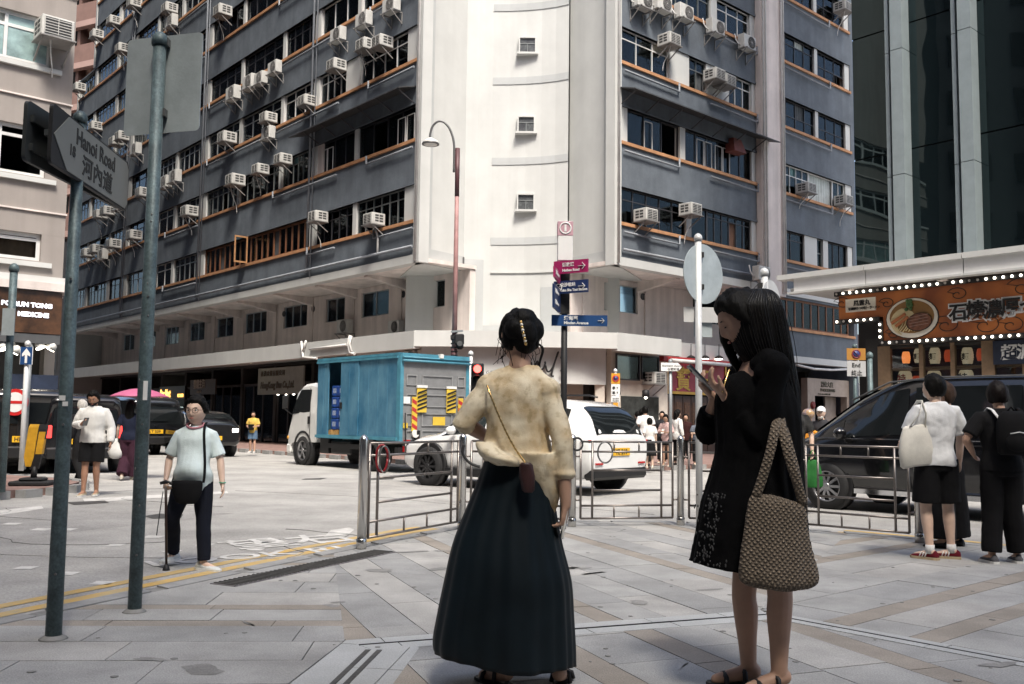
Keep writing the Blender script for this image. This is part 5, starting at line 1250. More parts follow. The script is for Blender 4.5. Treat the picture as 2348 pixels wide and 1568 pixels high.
on_plate(F_, 0.40, zb_+hz*.17, '河內道', hz*.40, sx=1.25, bold=0.002, parent=t); on_plate(F_, 0.215, zb_+hz*.34, '18', hz*.27, parent=t, bold=0.0015)
rp0 = at(54,335,HY-.46); plate(t, (0,0),(1,1),0,.001,'black') if False else None
o2, F2_, L2_ = plate(t, (rp0.x,rp0.y,0), (rp0.x+.02,rp0.y+1.12,0), zb_, zt_, 'sign_back_dark', 0.02, 'rear_plate', rnd=0.03)
for zz in (zb_+hz*.25, zb_+hz*.72): obj('rail', MB(F2_).box(0.03, L2_-.03, 0.010, 0.03, zz-.018, zz+.018), 'sign_back_dark', t)
obj('rail', MB(F_).box(0.0, L_, -0.03, -0.010, zb_+hz*.45, zb_+hz*.55), 'sign_back_dark', t)
for (xx, zz, w2, h2) in ((-0.012,0.86,.035,.028),(0.006,0.83,.03,.025)): obj('sticker_remnant', MB().box(b.x+xx-w2/2+.012,b.x+xx+w2/2+.012,b.y-0.0415,b.y-0.0405,zz+.42,zz+.42+h2), 'white_sign', t)

# sign seen from behind
b = gnd(308,1403); Y = b.y
t = thing('traffic_sign_back', 'blank grey back of a rectangular traffic sign on a scuffed grey pole', 'sign', tuple(b))
pole(t, b, (b.x,b.y,at(362,105,Y).z), 0.041, 'pole_green')
p, q = at(289,200,Y+.13), at(461,190,Y-.02); zt_, zb_ = at(375,84,Y+.06).z, at(372,306,Y+.06).z
plate(t, p, q, zb_, zt_, 'sign_back', 0.006, 'plate', rnd=0.03)
for zz in (zt_-0.06, zb_+0.12): obj('clamp', MB().box(b.x-.03,b.x+.055,b.y-.01,b.y+.075,zz-.025,zz+.025), 'dark_steel', t); 
obj('band', MB().lathe([(0.0425,0),(0.0425,.02)],14,(b.x,b.y,zt_-.06),cap=False), 'pole_green', t)
rs_ = random.Random(5)
for i in range(9): obj('pit', MB().ell((b.x+rs_.uniform(-.02,.02),b.y-.039,rs_.uniform(.4,2.6)),.006,.003,.009,6,4), 'dark_steel', t)
obj('sticker_remnant', MB().box(b.x+.008,b.x+.034,b.y-.0405,b.y-.035,1.30,1.42), 'white_sign', t)

# far poles at the island
b = gnd(3,1128,ZP); t = thing('slim_pole', 'slim grey green pole with a small plate at the left edge', 'pole', tuple(b)); pole(t, b, (b.x,b.y,at(16,622,b.y).z), 0.055, 'pole_green')
c = at(20,738,b.y-.1); obj('plate', MB().box(c.x-.09,c.x+.09,c.y-.02,c.y,c.z-.2,c.z+.2), 'sign_back', t)
b = gnd(48,1079,ZP); t = thing('one_way_sign', 'blue one way sign with white upward arrow on a pale pole', 'sign', tuple(b)); pole(t, b, (b.x,b.y,at(58,793,b.y).z), 0.05, 'pole_white')
p, q = at(46,820,b.y-.07), at(75,820,b.y-.06); z1, z0 = at(60,796,b.y).z, at(60,836,b.y).z
plate(t, p, q, z0, z1, 'white_sign', 0.01, 'border'); o_, F_, L_ = plate(t, p, q, z0, z1, 'sign_blue', 0.01); obj_ = o_; o_.data.materials[0] = MATS['sign_blue']
o_.location = (0,-0.006,0); o_.scale = (0.92,1,1); o_.location.x = 0
cx = L_/2; h_ = z1-z0; w_ = L_
obj('arrow', MB(F_).prism([(cx-w_*.09,z0+h_*.08),(cx+w_*.09,z0+h_*.08),(cx+w_*.09,z0+h_*.55),(cx+w_*.32,z0+h_*.45),(cx+w_*.32,z0+h_*.62),(cx,z0+h_*.92),(cx-w_*.32,z0+h_*.62),(cx-w_*.32,z0+h_*.45),(cx-w_*.09,z0+h_*.55)], 0.006, 0.02, 'y'), 'white_sign', t)
b = gnd(40,1082,ZP)+Vector((-.4,1.0,0)); b.z = ZP; t = thing('no_entry_sign', 'small round red rimmed sign on a grey pole behind the one way sign', 'sign', tuple(b)); pole(t, b, (b.x,b.y,at(36,800,b.y).z), 0.05, 'pole_galv')
c = at(34,922,b.y-.08); obj('disc', MB().lathe([(.28,0),(.28,.015),(.001,.016)],22,(c.x,c.y,c.z),'y'), 'sign_redbright', t); obj('field', MB().lathe([(.21,-.006),(.21,0.0),(.001,0.0)],22,(c.x,c.y,c.z),'y'), 'white_sign', t); obj('bar', MB().xf(Matrix()).box(c.x-.2,c.x+.2,c.y-.012,c.y-.006,c.z-.03,c.z+.03), 'sign_redbright', t)

# yellow flexible bollard
b = gnd(76,1112,ZP); t = thing('bollard', 'yellow and black traffic bollard on a rubber foot on the island', 'bollard', tuple(b), 0.15)
obj('foot', MB().bevbox(-.30,.30,-.26,.26,0,.07,.02), 'rubber', t, local=True); obj('foot', MB().bevbox(-.18,.18,-.16,.16,.07,.12,.02), 'rubber', t, local=True)
obj('stem', MB().tube([(0,0,.1),(.01,0,.3)],[.05,.04],10), 'black', t, local=True)
def bl(z, x0, x1, d): return [(x0,-d,z),(x1,-d,z),(x1,d,z),(x0,d,z)]
obj('body', MB().loft([bl(.26,-.06,.07,.03),bl(.42,-.10,.10,.04),bl(.9,-.02,.17,.04),bl(.98,0.0,.18,.03)], smooth=False), 'black', t, local=True)
obj('panel', MB().loft([bl(.30,-.12,-.04,.045),bl(.45,-.15,.0,.05),bl(.93,-.10,.05,.05),bl(.98,-.08,.06,.04)], smooth=False), 'bollard_yellow', t, local=True)
obj('reflector', MB().loft([bl(.5,.02,.12,.046),bl(.86,.06,.16,.046)], smooth=False), 'bollard_yellow', t, local=True)

# street lamp
LY = 24.3
b = at(1038,980,LY); b.z = ZP; t = thing('street_lamp', 'tall pink street lamp with swan neck and bell shade', 'street lamp', tuple(b))
zt_ = at(1049,340,LY).z; zm_ = at(1043,800,LY).z
pole(t, b, (b.x,b.y,zm_), 0.085, 'pole_maroon', 0.08, False, 'lower_pole'); pole(t, (b.x,b.y,zm_), (b.x,b.y,zt_), 0.07, 'pole_pink', 0.05, False, 'upper_pole')
obj('sleeve', MB().tube([(b.x,b.y,zt_-1.3),(b.x,b.y,zt_)],0.06,12), 'pole_maroon', t)
path = [at(x, y, LY) for x, y in ((1040,395),(1041,360),(1040,325),(1031,296),(1017,280),(1003,279),(992,289),(987,303),(985,318))]
obj('swan_neck', MB().tube(catmull([tuple(p) for p in path],4),0.03,8), 'dark_steel', t)
for zz in (at(1045,345,LY), at(1045,378,LY)): obj('clamp', MB().bar((zz.x-.06,zz.y,zz.z),(b.x+.05,zz.y,zz.z),.035), 'pole_maroon', t)
c = at(987,324,LY); obj('shade', MB().lathe([(.03,.10),(.10,.06),(.20,.0),(.22,-.06),(.21,-.065),(.18,-.01),(.05,.03)],22,tuple(c)), 'white_plastic', t); obj('rim', MB().lathe([(.215,-.05),(.23,-.06),(.23,-.09),(.21,-.09)],22,tuple(c)), 'dark_steel', t); obj('lens', MB().lathe([(.20,-.075),(.16,-.10),(.02,-.12)],18,tuple(c)), 'white_plastic', t)
for i in range(7): zz = at(1042,762+i*9,LY).z; obj('strap', MB().lathe([(.092,zz),(.092,zz+.03)],12,(b.x,b.y,0),cap=False), 'black', t)
p = at(1052,778,LY-.1); cm = thing('traffic_camera', 'black boxed camera clamped to the pink lamp pole', 'camera', tuple(p)); obj('housing', MB().bevbox(-.11,.13,-.12,.12,-.14,.14,.03), 'black', cm, local=True); obj('lens', MB().lathe([(.07,-.16),(.07,-.12),(.05,-.12)],12,(0.03,0,-.12),'y'), 'dark_steel', cm, local=True); obj('arm', MB().bar((-.2,0,.2),(.1,0,.22),.05), 'pole_galv', cm, local=True); obj('clamp', MB().box(-.22,-.1,-.03,.09,.0,.1), 'black', cm, local=True); obj('shade', MB().lathe([(.09,-.14),(.1,-.2),(.05,-.26)],12,(.03,0,0)), 'black', cm, local=True)

# traffic light
TY = 24.0
b = at(1076,1000,TY); b.z = ZP; t = thing('traffic_light', 'traffic light showing red on a white pole by the corner', 'traffic light', tuple(b)); pole(t, b, (b.x,b.y,at(1076,815,TY).z), 0.055, 'pole_white')
c = at(1094,870,TY-.1); hw = .16
obj('housing', MB().bevbox(c.x-hw,c.x+hw,c.y-.02,c.y+.16,c.z-.42,c.z+.42,.03), 'black', t); obj('bracket', MB().box(b.x,c.x,b.y-.02,b.y+.02,c.z+.2,c.z+.24), 'black', t)
mat('signal_red', (0.6,0.02,0.02), 0.3, var=0, emit=(1.0,0.05,0.04), estr=6); mat('signal_dark', (0.012,0.012,0.011), 0.3, var=0)
for i, m2 in enumerate(('signal_red','signal_dark','signal_dark')):
    zz = c.z+.27-i*.27; obj('lens', MB().lathe([(.10,-.03),(.085,-.045),(.02,-.05)],14,(c.x,c.y,zz),'y'), m2, t)
    v = []; 
    for k in range(9): a = math.pi*k/8; v += [(c.x+.125*math.cos(a),c.y-.02,zz+.125*math.sin(a)),(c.x+.125*math.cos(a),c.y-.2,zz+.12*math.sin(a)-.02)]
    obj('visor', MB().add(v,[(2*k,2*k+2,2*k+3,2*k+1) for k in range(8)],True), 'black', t)

# fingerpost
FY = 10.6
b = at(1290,1190,FY); b.z = 0; t = thing('fingerpost', 'black fingerpost with magenta and blue pedestrian direction blades', 'signpost', tuple(b)); zt_ = at(1297,600,FY).z
obj('pole', MB().tube([(b.x,b.y,0),(b.x,b.y,zt_)],.036,14), 'black', t); obj('collar', MB().box(b.x-.055,b.x+.055,b.y-.055,b.y+.055,at(1295,720,FY).z,zt_), 'black', t)
bx0, bx1, by0, by1 = at(1277,550,FY).x, at(1312,550,FY).x, at(1290,600,FY).z, at(1290,510,FY).z
obj('top_box', MB().bevbox(b.x-.085,b.x+.085,b.y-.085,b.y+.085,by0,by1,.006), 'white_sign', t)
zz = at(1290,543,FY).z; obj('emblem_panel', MB().box(b.x-.088,b.x+.088,b.y-.088,b.y+.088,zz,by1-.005), mat('pale_magenta', (0.50,0.30,0.35), 0.5, var=0.03), t)
ce = (zz+by1)/2; obj('emblem', MB().lathe([(.07,-.090),(.07,-.094),(.055,-.094),(.055,-.090)],20,(b.x,b.y,ce),'y',cap=False), 'white_sign', t); obj('emblem', MB().box(b.x-.012,b.x+.012,b.y-.094,b.y-.089,ce-.04,ce+.04), 'white_sign', t)
def blade(px0, py0, px1, py1, hpx, m_, l1, l2, dY, arrow=True, size=.05, text_off=.24):
    """blade from measured left end to right end; dY how much the right end is nearer(-)/farther(+)"""
    pA, pB = at(px0, py0, FY-.06), at(px1, py1, FY-.06+dY); zc = (pA.z+pB.z)/2; hh = hpx/FPX*FY
    p0, p1 = Vector((pA.x,pA.y,0)), Vector((pB.x,pB.y,0)); d = (p1-p0).normalized(); F = fmat(p0, d, Vector((d.y,-d.x,0))); L = (p1-p0).length; s = pB.z-pA.z
    bo = obj('blade', MB(F).box(0, L, -.012, .012, zc-hh/2, zc+hh/2), m_, t)
    def tx(x, z, s_, size, bold=.0015):
        tm = text_mb(s_, size, .003, bold=bold); obj('lettering', tm.xf(frame_xz(F @ Vector((x,.014,z)), F.to_3x3() @ Vector((1,0,0)))), 'white_sign', bo)
    tx(L*text_off, zc+hh*.06, l1, size*.95); tx(L*text_off, zc-hh*.34, l2, size*.78)
    if arrow:
        a = hh*.32; x = L-.07
        for pts in (((x-a,zc),(x+a*.8,zc)),((x+a*.1,zc+a*.75),(x+a*.85,zc)),((x+a*.1,zc-a*.75),(x+a*.85,zc))):
            obj('arrow', MB(F).bar((pts[0][0],.016,pts[0][1]),(pts[1][0],.016,pts[1][1]),.018,.004), 'white_sign', bo)
    return F, L, zc, hh, bo
blade(1270,617,1348,606,30,'sign_magenta','彌敦道','Nathan Road',-.22,size=.052,text_off=.26)
F_, L_, zc, hh, bo = blade(1270,663,1348,652,29,'sign_blue_dark','尖沙咀站','Tsim Sha Tsui Station',-.22,size=.05,text_off=.2)
obj('roundel', MB(F_).lathe([(.045,.012),(.045,.017),(.034,.017),(.034,.012)],18,(.065,0,zc),'y',cap=False), 'white_sign', bo); obj('roundel', MB(F_).bar((.04,.016,zc+.02),(.09,.016,zc-.02),.012,.003), 'white_sign', bo); obj('roundel', MB(F_).bar((.04,.016,zc-.02),(.09,.016,zc+.02),.012,.003), 'white_sign', bo)
blade(1264,734,1392,736,25,'sign_blue','緬甸臺','Minden Avenue',0.0,size=.056,text_off=.22)
# blades running away from us
for (x0, y0, x1, y1, h_, m2) in ((1271,652,1290,632,26,'sign_magenta'),(1269,690,1290,674,32,'sign_blue_dark'),(1269,712,1290,700,30,'sign_blue_dark')):
    pA = at(x0, y0, FY-.75); zc = at(1290,(y0+y1)/2,FY).z; d = Vector((b.x-.05-pA.x, .62, 0)).normalized(); p0 = Vector((b.x-.05,b.y,0))-d*.62; F = fmat(p0, d, Vector((d.y,-d.x,0))); hh = h_/FPX*FY*.9
    bo = obj('blade', MB(F).box(0,.6,-.012,.012,zc-hh/2,zc+hh/2), m2, t)
    tm = text_mb('博物館 Museum', .05, .003, bold=.001); obj('lettering', tm.xf(frame_xz(F @ Vector((.06,.014,zc-.01)), d)), 'white_sign', bo)

# round signs on white poles, seen from behind
b = gnd(1603,1211); Y = b.y; t = thing('round_sign_back', 'grey back of a large round traffic sign on a white pole', 'sign', tuple(b)); pole(t, b, (b.x,b.y,at(1605,552,Y).z), .039, 'pole_white')
c = at(1612,628,Y+.06); rr = 70/FPX*Y
d_ = MB().lathe([(rr,-.004),(rr,.006),(rr-.01,.008),(.001,.008)],40,(0,0,0),'y'); obj('disc', d_.xf(Matrix.Translation(c) @ Matrix.Rotation(R(39),4,'Z')), 'sign_back', t)
for dz in (.22,-.16): obj('clamp', MB().box(b.x-.02,b.x+.07,b.y-.0,b.y+.06,c.z+dz-.03,c.z+dz+.03), 'black', t)
p, q = at(1567,722,Y+.02), at(1662,712,Y+.08); plate(t, p, q, at(1600,738,Y).z, at(1600,703,Y).z, mat('plate_white', (0.55,0.55,0.54), 0.5, var=0.08), .008, 'plate')
p, q = at(1590,752,Y+.06), at(1632,746,Y+.1); plate(t, p, q, at(1600,771,Y).z, at(1600,734,Y).z, 'sign_back', .008, 'plate')
b = gnd(1769,1212)+Vector((0,0.2,0)); b.z = 0; Y = b.y; t = thing('round_sign_back', 'round traffic sign seen from behind, half hidden by the dark haired woman', 'sign', tuple(b)); pole(t, b, (b.x,b.y,at(1772,632,Y).z), .042, 'pole_white')
c = at(1767,698,Y+.06); rr = 57/FPX*Y; d_ = MB().lathe([(rr,-.004),(rr,.006),(.001,.008)],36,(0,0,0),'y'); obj('disc', d_.xf(Matrix.Translation(c) @ Matrix.Rotation(R(52),4,'Z')), 'pole_white', t); obj('clamp', MB().box(b.x-.07,b.x-.02,b.y-.03,b.y+.06,c.z-.2,c.z+.25), 'black', t)

# small far signs
Y = 23.6; b = at(1410,1000,Y); b.z = ZP; t = thing('parking_sign', 'yellow and white restricted stopping sign in front of the corner shop', 'sign', tuple(b)); pole(t, b, (b.x,b.y,at(1413,853,Y).z), .04, 'pole_white')
p, q = at(1401,880,Y-.06), at(1421,880,Y-.06); z = lambda y: at(1410,y,Y).z
plate(t, p, q, z(880), z(856), 'sign_amber', .012); plate(t, p, q, z(906), z(881), 'white_sign', .012); plate(t, p, q, z(922), z(907.5), 'white_sign', .012); plate(t, (p.x+.05,p.y), (q.x-.05,q.y), z(934), z(923), 'sign_amber', .012)
cx, cz = (p.x+q.x)/2, z(868); obj('ring', MB().lathe([(.085,-.012),(.085,-.018),(.06,-.018),(.06,-.012)],16,(cx,p.y,cz),'y',cap=False), 'sign_redbright', t); obj('disc', MB().lathe([(.062,-.014),(.062,-.017),(.001,-.017)],16,(cx,p.y,cz),'y'), 'sign_blue', t); obj('slash', MB().bar((cx-.05,p.y-.02,cz+.05),(cx+.05,p.y-.02,cz-.05),.02,.004), 'sign_redbright', t)
for zz in (z(890),z(901)): tm = text_mb('早 7', .085, .004, bold=.002); obj('lettering', tm.xf(frame_xz((p.x+.02,p.y-.012,zz-.03),(1,0,0))), 'black_ink', t)
for zz in (z(914),z(919)): tm = text_mb('巴士專用', .04, .004); obj('lettering', tm.xf(frame_xz((p.x+.03,p.y-.012,zz-.015),(1,0,0))), 'black_ink', t)
Y = 24.0; b = at(1537,1062,Y); b.z = ZP; t = thing('street_name_sign', 'small white arrow street name plate on a grey pole by the red shop', 'sign', tuple(b)); pole(t, b, (b.x,b.y,at(1537,832,Y).z), .045, 'pole_galv')
p, q = at(1515,842,Y-.06), at(1563,840,Y-.1); z1, z0 = at(1537,832,Y).z, at(1537,851,Y).z; L_ = (q-p).length; d = (q-p).normalized(); F_ = fmat(Vector((p.x,p.y,0)), Vector((d.x,d.y,0)).normalized(), Vector((d.y,-d.x,0)).normalized())
obj('plate', MB(F_).prism([(0,z0),(L_-.1,z0),(L_,(z0+z1)/2),(L_-.1,z1),(0,z1)],-.01,.01,'y'), 'white_sign', t); on_plate(F_,.03,z0+.11,'Blenheim Avenue',.075,parent=t,off=.012); on_plate(F_,.16,z0+.02,'白蘭軒道',.075,parent=t,off=.012)
Y = 19.6; b = at(1962,1000,Y); b.z = ZP; t = thing('stopping_zone_sign', 'amber and white restricted zone end sign on a dark pole before the noodle shop', 'sign', tuple(b)); pole(t, b, (b.x,b.y,at(1962,798,Y).z), .04, 'pole_green')
p, q = at(1941,830,Y-.06), at(1984,830,Y-.06); z = lambda y: at(1962,y,Y).z
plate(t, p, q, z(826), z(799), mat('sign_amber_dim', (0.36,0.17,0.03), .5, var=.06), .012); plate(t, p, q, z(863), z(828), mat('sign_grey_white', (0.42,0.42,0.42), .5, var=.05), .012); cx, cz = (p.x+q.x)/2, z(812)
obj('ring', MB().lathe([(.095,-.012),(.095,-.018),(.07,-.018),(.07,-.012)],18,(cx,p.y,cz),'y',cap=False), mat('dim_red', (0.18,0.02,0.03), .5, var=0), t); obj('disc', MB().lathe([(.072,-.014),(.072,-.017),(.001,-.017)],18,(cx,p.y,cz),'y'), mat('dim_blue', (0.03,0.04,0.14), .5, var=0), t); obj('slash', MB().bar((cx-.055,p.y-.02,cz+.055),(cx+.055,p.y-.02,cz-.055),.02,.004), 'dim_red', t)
for tx_, zz, xx, sz in (('End',z(842),.10,.12),('終止',z(860),.085,.115)): tm = text_mb(tx_, sz, .004, bold=.0015); obj('lettering', tm.xf(frame_xz((p.x+xx,p.y-.012,zz),(1,0,0))), 'black_ink', t)
obj('hook', MB().tube([(b.x,b.y,at(1962,798,Y).z),(b.x+.01,b.y,at(1962,793,Y).z),(b.x+.05,b.y,at(1962,790,Y).z)],.02,6), 'pole_galv', t)
Y = 21.0; b = at(1997,1000,Y); b.z = ZP; t = thing('slim_pole', 'slim dark pole beside the noodle shop side wall', 'pole', tuple(b)); pole(t, b, (b.x,b.y,at(1997,820,Y).z), .06, 'pole_green')

# ------------------------------------------------------------------ pedestrian railings
mat('rail_steel', (0.24,0.215,0.20), 0.38, metal=0.85, var=0.12, vscale=10)
mat('post_steel', (0.60,0.59,0.57), 0.22, metal=1.0, var=0.06, vscale=8)
posts = [gnd(828,1258), gnd(1058,1213), gnd(1311,1207), gnd(1560,1204), gnd(1830,1218), gnd(2108,1244)]
plb = ['steel railing post at the free end left of the woman in the long skirt','steel railing post behind the bent elbow of the woman in the long skirt','steel railing post beside the sleeve of the woman in the long skirt','steel railing post between the two women near the white sign pole','steel railing post right behind the woven bag','dark railing post behind the legs of the man in white']
for p, lb in zip(posts, plb):
    t = thing('railing_post', lb, 'post', tuple(p), group='railing posts'); r_ = .043
    obj('tube', MB().lathe([(r_,0.02),(r_,1.0),(r_*.92,1.02),(r_*.5,1.045),(.002,1.055)],18), 'post_steel', t, local=True); obj('base_collar', MB().lathe([(r_*1.12,0),(r_*1.12,.09),(r_,.095)],18), 'post_steel', t, local=True)
nlb = ['railing panel left of the woman in the long skirt','railing panel hidden mostly behind the long skirt','railing panel between the two women, white car behind','railing panel behind the woman in the black dress','railing panel in front of the black van']
for i in range(len(posts)-1):
    a, c = posts[i], posts[i+1]; d = (c-a); L = d.length; t = thing('pedestrian_railing', nlb[i], 'railing', tuple(a), math.atan2(d.y, d.x), 'railing panels')
    r_ = .0125
    def bar_(p, q, nm, r_=r_): obj(nm, MB().tube([p,q],r_,8), 'rail_steel', t, local=True)
    e0, e1, e2, e3 = .10, .24, L-.24, L-.10
    for x in (e0,e1,e2,e3): bar_((x,0,.09),(x,0,.97),'upright',.014)
    for z in (.97,.855,.235,.09): bar_((e0,0,z),(e3,0,z),'rail')
    for z in (.64,.41): bar_((e1,0,z),(e2,0,z),'rail')
    for f in (.38,.61):
        x = L*f; bar_((x,0,.855),(x,0,.97),'picket',.011); bar_((x,0,.09),(x,0,.235),'picket',.011)
    for z in (.3,.8):
        bar_((.03,0,z),(e0,0,z),'lug',.011); bar_((e3,0,z),(L-.03,0,z),'lug',.011)
def hang(name, label, cat, px, py, Y, rx, rz, r_, m_, n=22):
    c = at(px, py, Y); pts = [(c.x+rx*math.cos(2*math.pi*k/n), c.y+.012*math.sin(4*math.pi*k/n), c.z+rz*math.sin(2*math.pi*k/n)) for k in range(n+1)]
    return tag(obj(name, MB().tube(pts, r_, 7), m_), label, cat)
hang('cable_lock', 'red coiled cable lock hanging on the left railing panel', 'lock', 875, 1051, 9.0, .055, .13, .011, mat('cable_red', (0.25,0.015,0.02), .4, var=.1))
hang('cable_lock', 'dark cable loop hanging beside the red coiled lock', 'lock', 881, 1053, 8.96, .05, .125, .008, 'dark_steel')
hang('ring_lock', 'thin silver ring hanging on the railing before the white car plate', 'lock', 1387, 1037, 10.85, .085, .12, .010, 'dark_steel')
hang('cable_lock', 'small black cable loop on the post beside the sleeve', 'lock', 1323, 1018, 10.75, .06, .07, .012, 'black')
pts = [at(x, y, 10.35) for x, y in ((1064,1018),(1060,1035),(1066,1050),(1078,1062),(1092,1068),(1100,1070))]
tag(obj('chain', MB().tube(catmull([tuple(p) for p in pts],3),.016,7), 'black'), 'black chain slung from the post behind the bent elbow', 'chain')
# ------------------------------------------------------------------ vehicles
mat('paint_white', (0.78,0.78,0.77), 0.22, var=0.02, coat=1.0); mat('paint_black', (0.006,0.006,0.007), 0.18, var=0, coat=1.0, spec=0.4)
mat('paint_dark', (0.010,0.011,0.013), 0.2, var=0, coat=1.0); mat('paint_silver', (0.40,0.41,0.42), 0.3, metal=0.4, var=0.03, coat=1.0)
mat('car_black', (0.010,0.010,0.011), 0.45, var=0.05); mat('rim_dark', (0.05,0.05,0.052), 0.3, metal=0.7, var=0.05); mat('rim_silver', (0.4,0.4,0.41), 0.3, metal=0.9, var=0.05)
mat('tail_red', (0.30,0.01,0.012), 0.2, var=0, emit=(1,0.03,0.03), estr=0.06); mat('tail_lit', (0.6,0.02,0.02), 0.2, var=0, emit=(1,0.06,0.05), estr=1.3); mat('reverse_lit', (0.9,0.9,0.9), 0.2, var=0, emit=(1,0.85,0.85), estr=4.0)
mat('chrome', (0.7,0.7,0.7), 0.12, metal=1.0, var=0)
def wheel(car, x, y, r, wd, side, rimm='rim_dark', spokes=10):
    t = car
    w_ = obj('wheel', MB().lathe([(r*.62,-wd*.25),(r*.62,wd*.2)],24,(x,y,r),'x'), 'car_black', t, local=True)
    ty = MB().lathe([(r*.68,-wd/2),(r*.9,-wd/2),(r*.985,-wd*.38),(r,-wd*.2),(r,wd*.2),(r*.985,wd*.38),(r*.9,wd/2),(r*.68,wd/2),(r*.66,wd*.3),(r*.66,-wd*.3),(r*.68,-wd/2)],32,(x,y,r),'x',cap=False)
    obj('tyre', ty, 'rubber', w_, local=True)
    rm = MB(); xo = x+side*wd*.36
    rm.lathe([(r*.69,xo-side*.03),(r*.69,xo+side*.02),(r*.62,xo+side*.02),(r*.62,xo-side*.03)],28,(0,y,r),'x')
    for k in range(spokes):
        a = 2*math.pi*k/spokes; rm.bar((xo+side*.012,y+r*.12*math.cos(a),r+r*.12*math.sin(a)),(xo,y+r*.66*math.cos(a),r+r*.66*math.sin(a)),r*.11,.02,(1,0,0))
    rm.lathe([(r*.16,xo-side*.02),(r*.16,xo+side*.02),(r*.1,xo+side*.03)],14,(0,y,r),'x')
    obj('rim', rm, rimm, w_, local=True)
class Car:
    """lofted body: stations (y, z_sill, z_belt, z_roof, half width sill, belt, roof); +y is forward"""
    def __init__(s, name, label, loc, yaw, st, paint, cat='car', group=None):
        s.st = st; s.t = thing(name, label, cat, tuple(loc), yaw, group); s.paint = paint
        s.fine = catmull(st, 5); rings = [s.ring(f) for f in s.fine]
        s.body = obj('body', MB().loft(rings), paint, s.t, local=True)
    def ring(s, f):
        y, zs, zb, zr, ws, wb, wr = f; h = []
        h.append((ws*.88,zs)); h.append((ws,zs+.07)); h.append(((ws+wb)/2+.02,zs+(zb-zs)*.45)); h.append((wb,zs+(zb-zs)*.8)); h.append((wb*.985,zb))
        for k in (.33,.66): h.append((wb*.985+(wr-wb*.985)*k, zb+(zr-.05-zb)*k))
        h.append((wr,zr-min(.05,(zr-zb)*.5))); h.append((wr*.8,zr-.005)); 
        return [(x,y,z) for x, z in h]+[(0,y,zr)]+[(-x,y,z) for x, z in h[::-1]]
    def at(s, y):
        f = s.fine
        for i in range(len(f)-1):
            if f[i][0] <= y <= f[i+1][0]:
                k = (y-f[i][0])/max(1e-6,f[i+1][0]-f[i][0]); return [a+(b-a)*k for a, b in zip(f[i], f[i+1])]
        return list(f[0] if y < f[0][0] else f[-1])
    def side_glass(s, y0, y1, t0=.12, t1=.9, sides=(-1,1), y0t=None, y1t=None, name='window', m_='car_black_glass'):
        y0t = y0 if y0t is None else y0t; y1t = y1 if y1t is None else y1t
        for sd in sides:
            vs = []; n = 8; mm = 3
            for j in range(mm+1):
                tt = t0+(t1-t0)*j/mm; ya = y0+(y0t-y0)*j/mm; yb = y1+(y1t-y1)*j/mm
                for i in range(n+1):
                    y = ya+(yb-ya)*i/n; f = s.at(y); x = f[5]*.985+(f[6]-f[5]*.985)*tt; z = f[2]+(f[3]-.05-f[2])*tt; vs.append((sd*(x+.008),y,z+.003))
            obj(name, MB().add(vs,[(j*(n+1)+i,j*(n+1)+i+1,(j+1)*(n+1)+i+1,(j+1)*(n+1)+i) for j in range(mm) for i in range(n)],True), m_, s.t, local=True)
    def top_glass(s, y0, y1, fr=.86, name='windscreen', m_='car_black_glass', off=.012):
        vs = []; n = 8; mm = 6
        for j in range(mm+1):
            y = y0+(y1-y0)*j/mm; f = s.at(y)
            for i in range(n+1):
                u = -1+2*i/n; x = f[6]*.97*fr*u/.86; z = f[3]+off-(.02*abs(u)**3 if abs(u) > .8 else 0); vs.append((x,y,z))
        obj(name, MB().add(vs,[(j*(n+1)+i,j*(n+1)+i+1,(j+1)*(n+1)+i+1,(j+1)*(n+1)+i) for j in range(mm) for i in range(n)],True), m_, s.t, local=True)
    def part(s, name, mb, m_, label=None): return obj(name, mb, m_, s.t, local=True, label=label)
    def wheels(s, ys, r, w, half, rimm='rim_dark', spokes=10):
        for y in ys:
            for sd in (-1,1):
                s.part('wheel_arch', MB().lathe([(r*1.17,sd*(half-.12)),(r*1.17,sd*(half+.030)),(r*1.13,sd*(half+.034)),(r*.2,sd*(half+.026))],30,(0,y,r*1.06),'x'), 'car_black')
                wheel(s.t, sd*(half-w*.10), y, r, w, sd, rimm, spokes)
m_ = mat('car_black_glass', (0.010,0.012,0.013), 0.04, var=0, spec=0.6)
def number_plate(c, y, z, txt, face=-1, w=.52, h=.13, x=0.0):
    c.part('number_plate', MB().box(x-w/2,x+w/2,y-.012 if face < 0 else y,y if face < 0 else y+.012,z-h/2,z+h/2), 'plate_yellow')
    tm = text_mb(txt, h*.95, .004, align='CENTER', bold=.002); c.part('lettering', tm.xf(Matrix.Translation((x,y-.015,z-h*.33))), 'black_ink')

# --- white SUV crossing the junction
st = [(-2.42,.50,.92,.98,.78,.84,.74),(-2.38,.40,.99,1.14,.86,.92,.76),(-2.2,.32,1.04,1.42,.90,.95,.68),(-1.85,.27,1.05,1.62,.92,.96,.65),(-1.0,.25,1.03,1.70,.93,.96,.66),(0,.25,1.01,1.70,.93,.96,.66),(.55,.25,.99,1.60,.93,.96,.63),(1.05,.25,.98,1.31,.93,.95,.68),(1.4,.25,.96,1.06,.93,.94,.80),(2.0,.28,.88,.96,.91,.92,.78),(2.32,.34,.76,.84,.86,.87,.72),(2.45,.42,.62,.70,.76,.77,.66)]
fw = gnd(1000,1113,ZR); yaw = R(49); fd = Vector((-math.sin(yaw),math.cos(yaw),0)); lf = Vector((-fd.y,fd.x,0))
st = [tuple(v_*(.955 if i_ != 3 else .975) for i_, v_ in enumerate(s_)) for s_ in st]
cen = fw-fd*1.36-lf*.82; cen.z = ZR
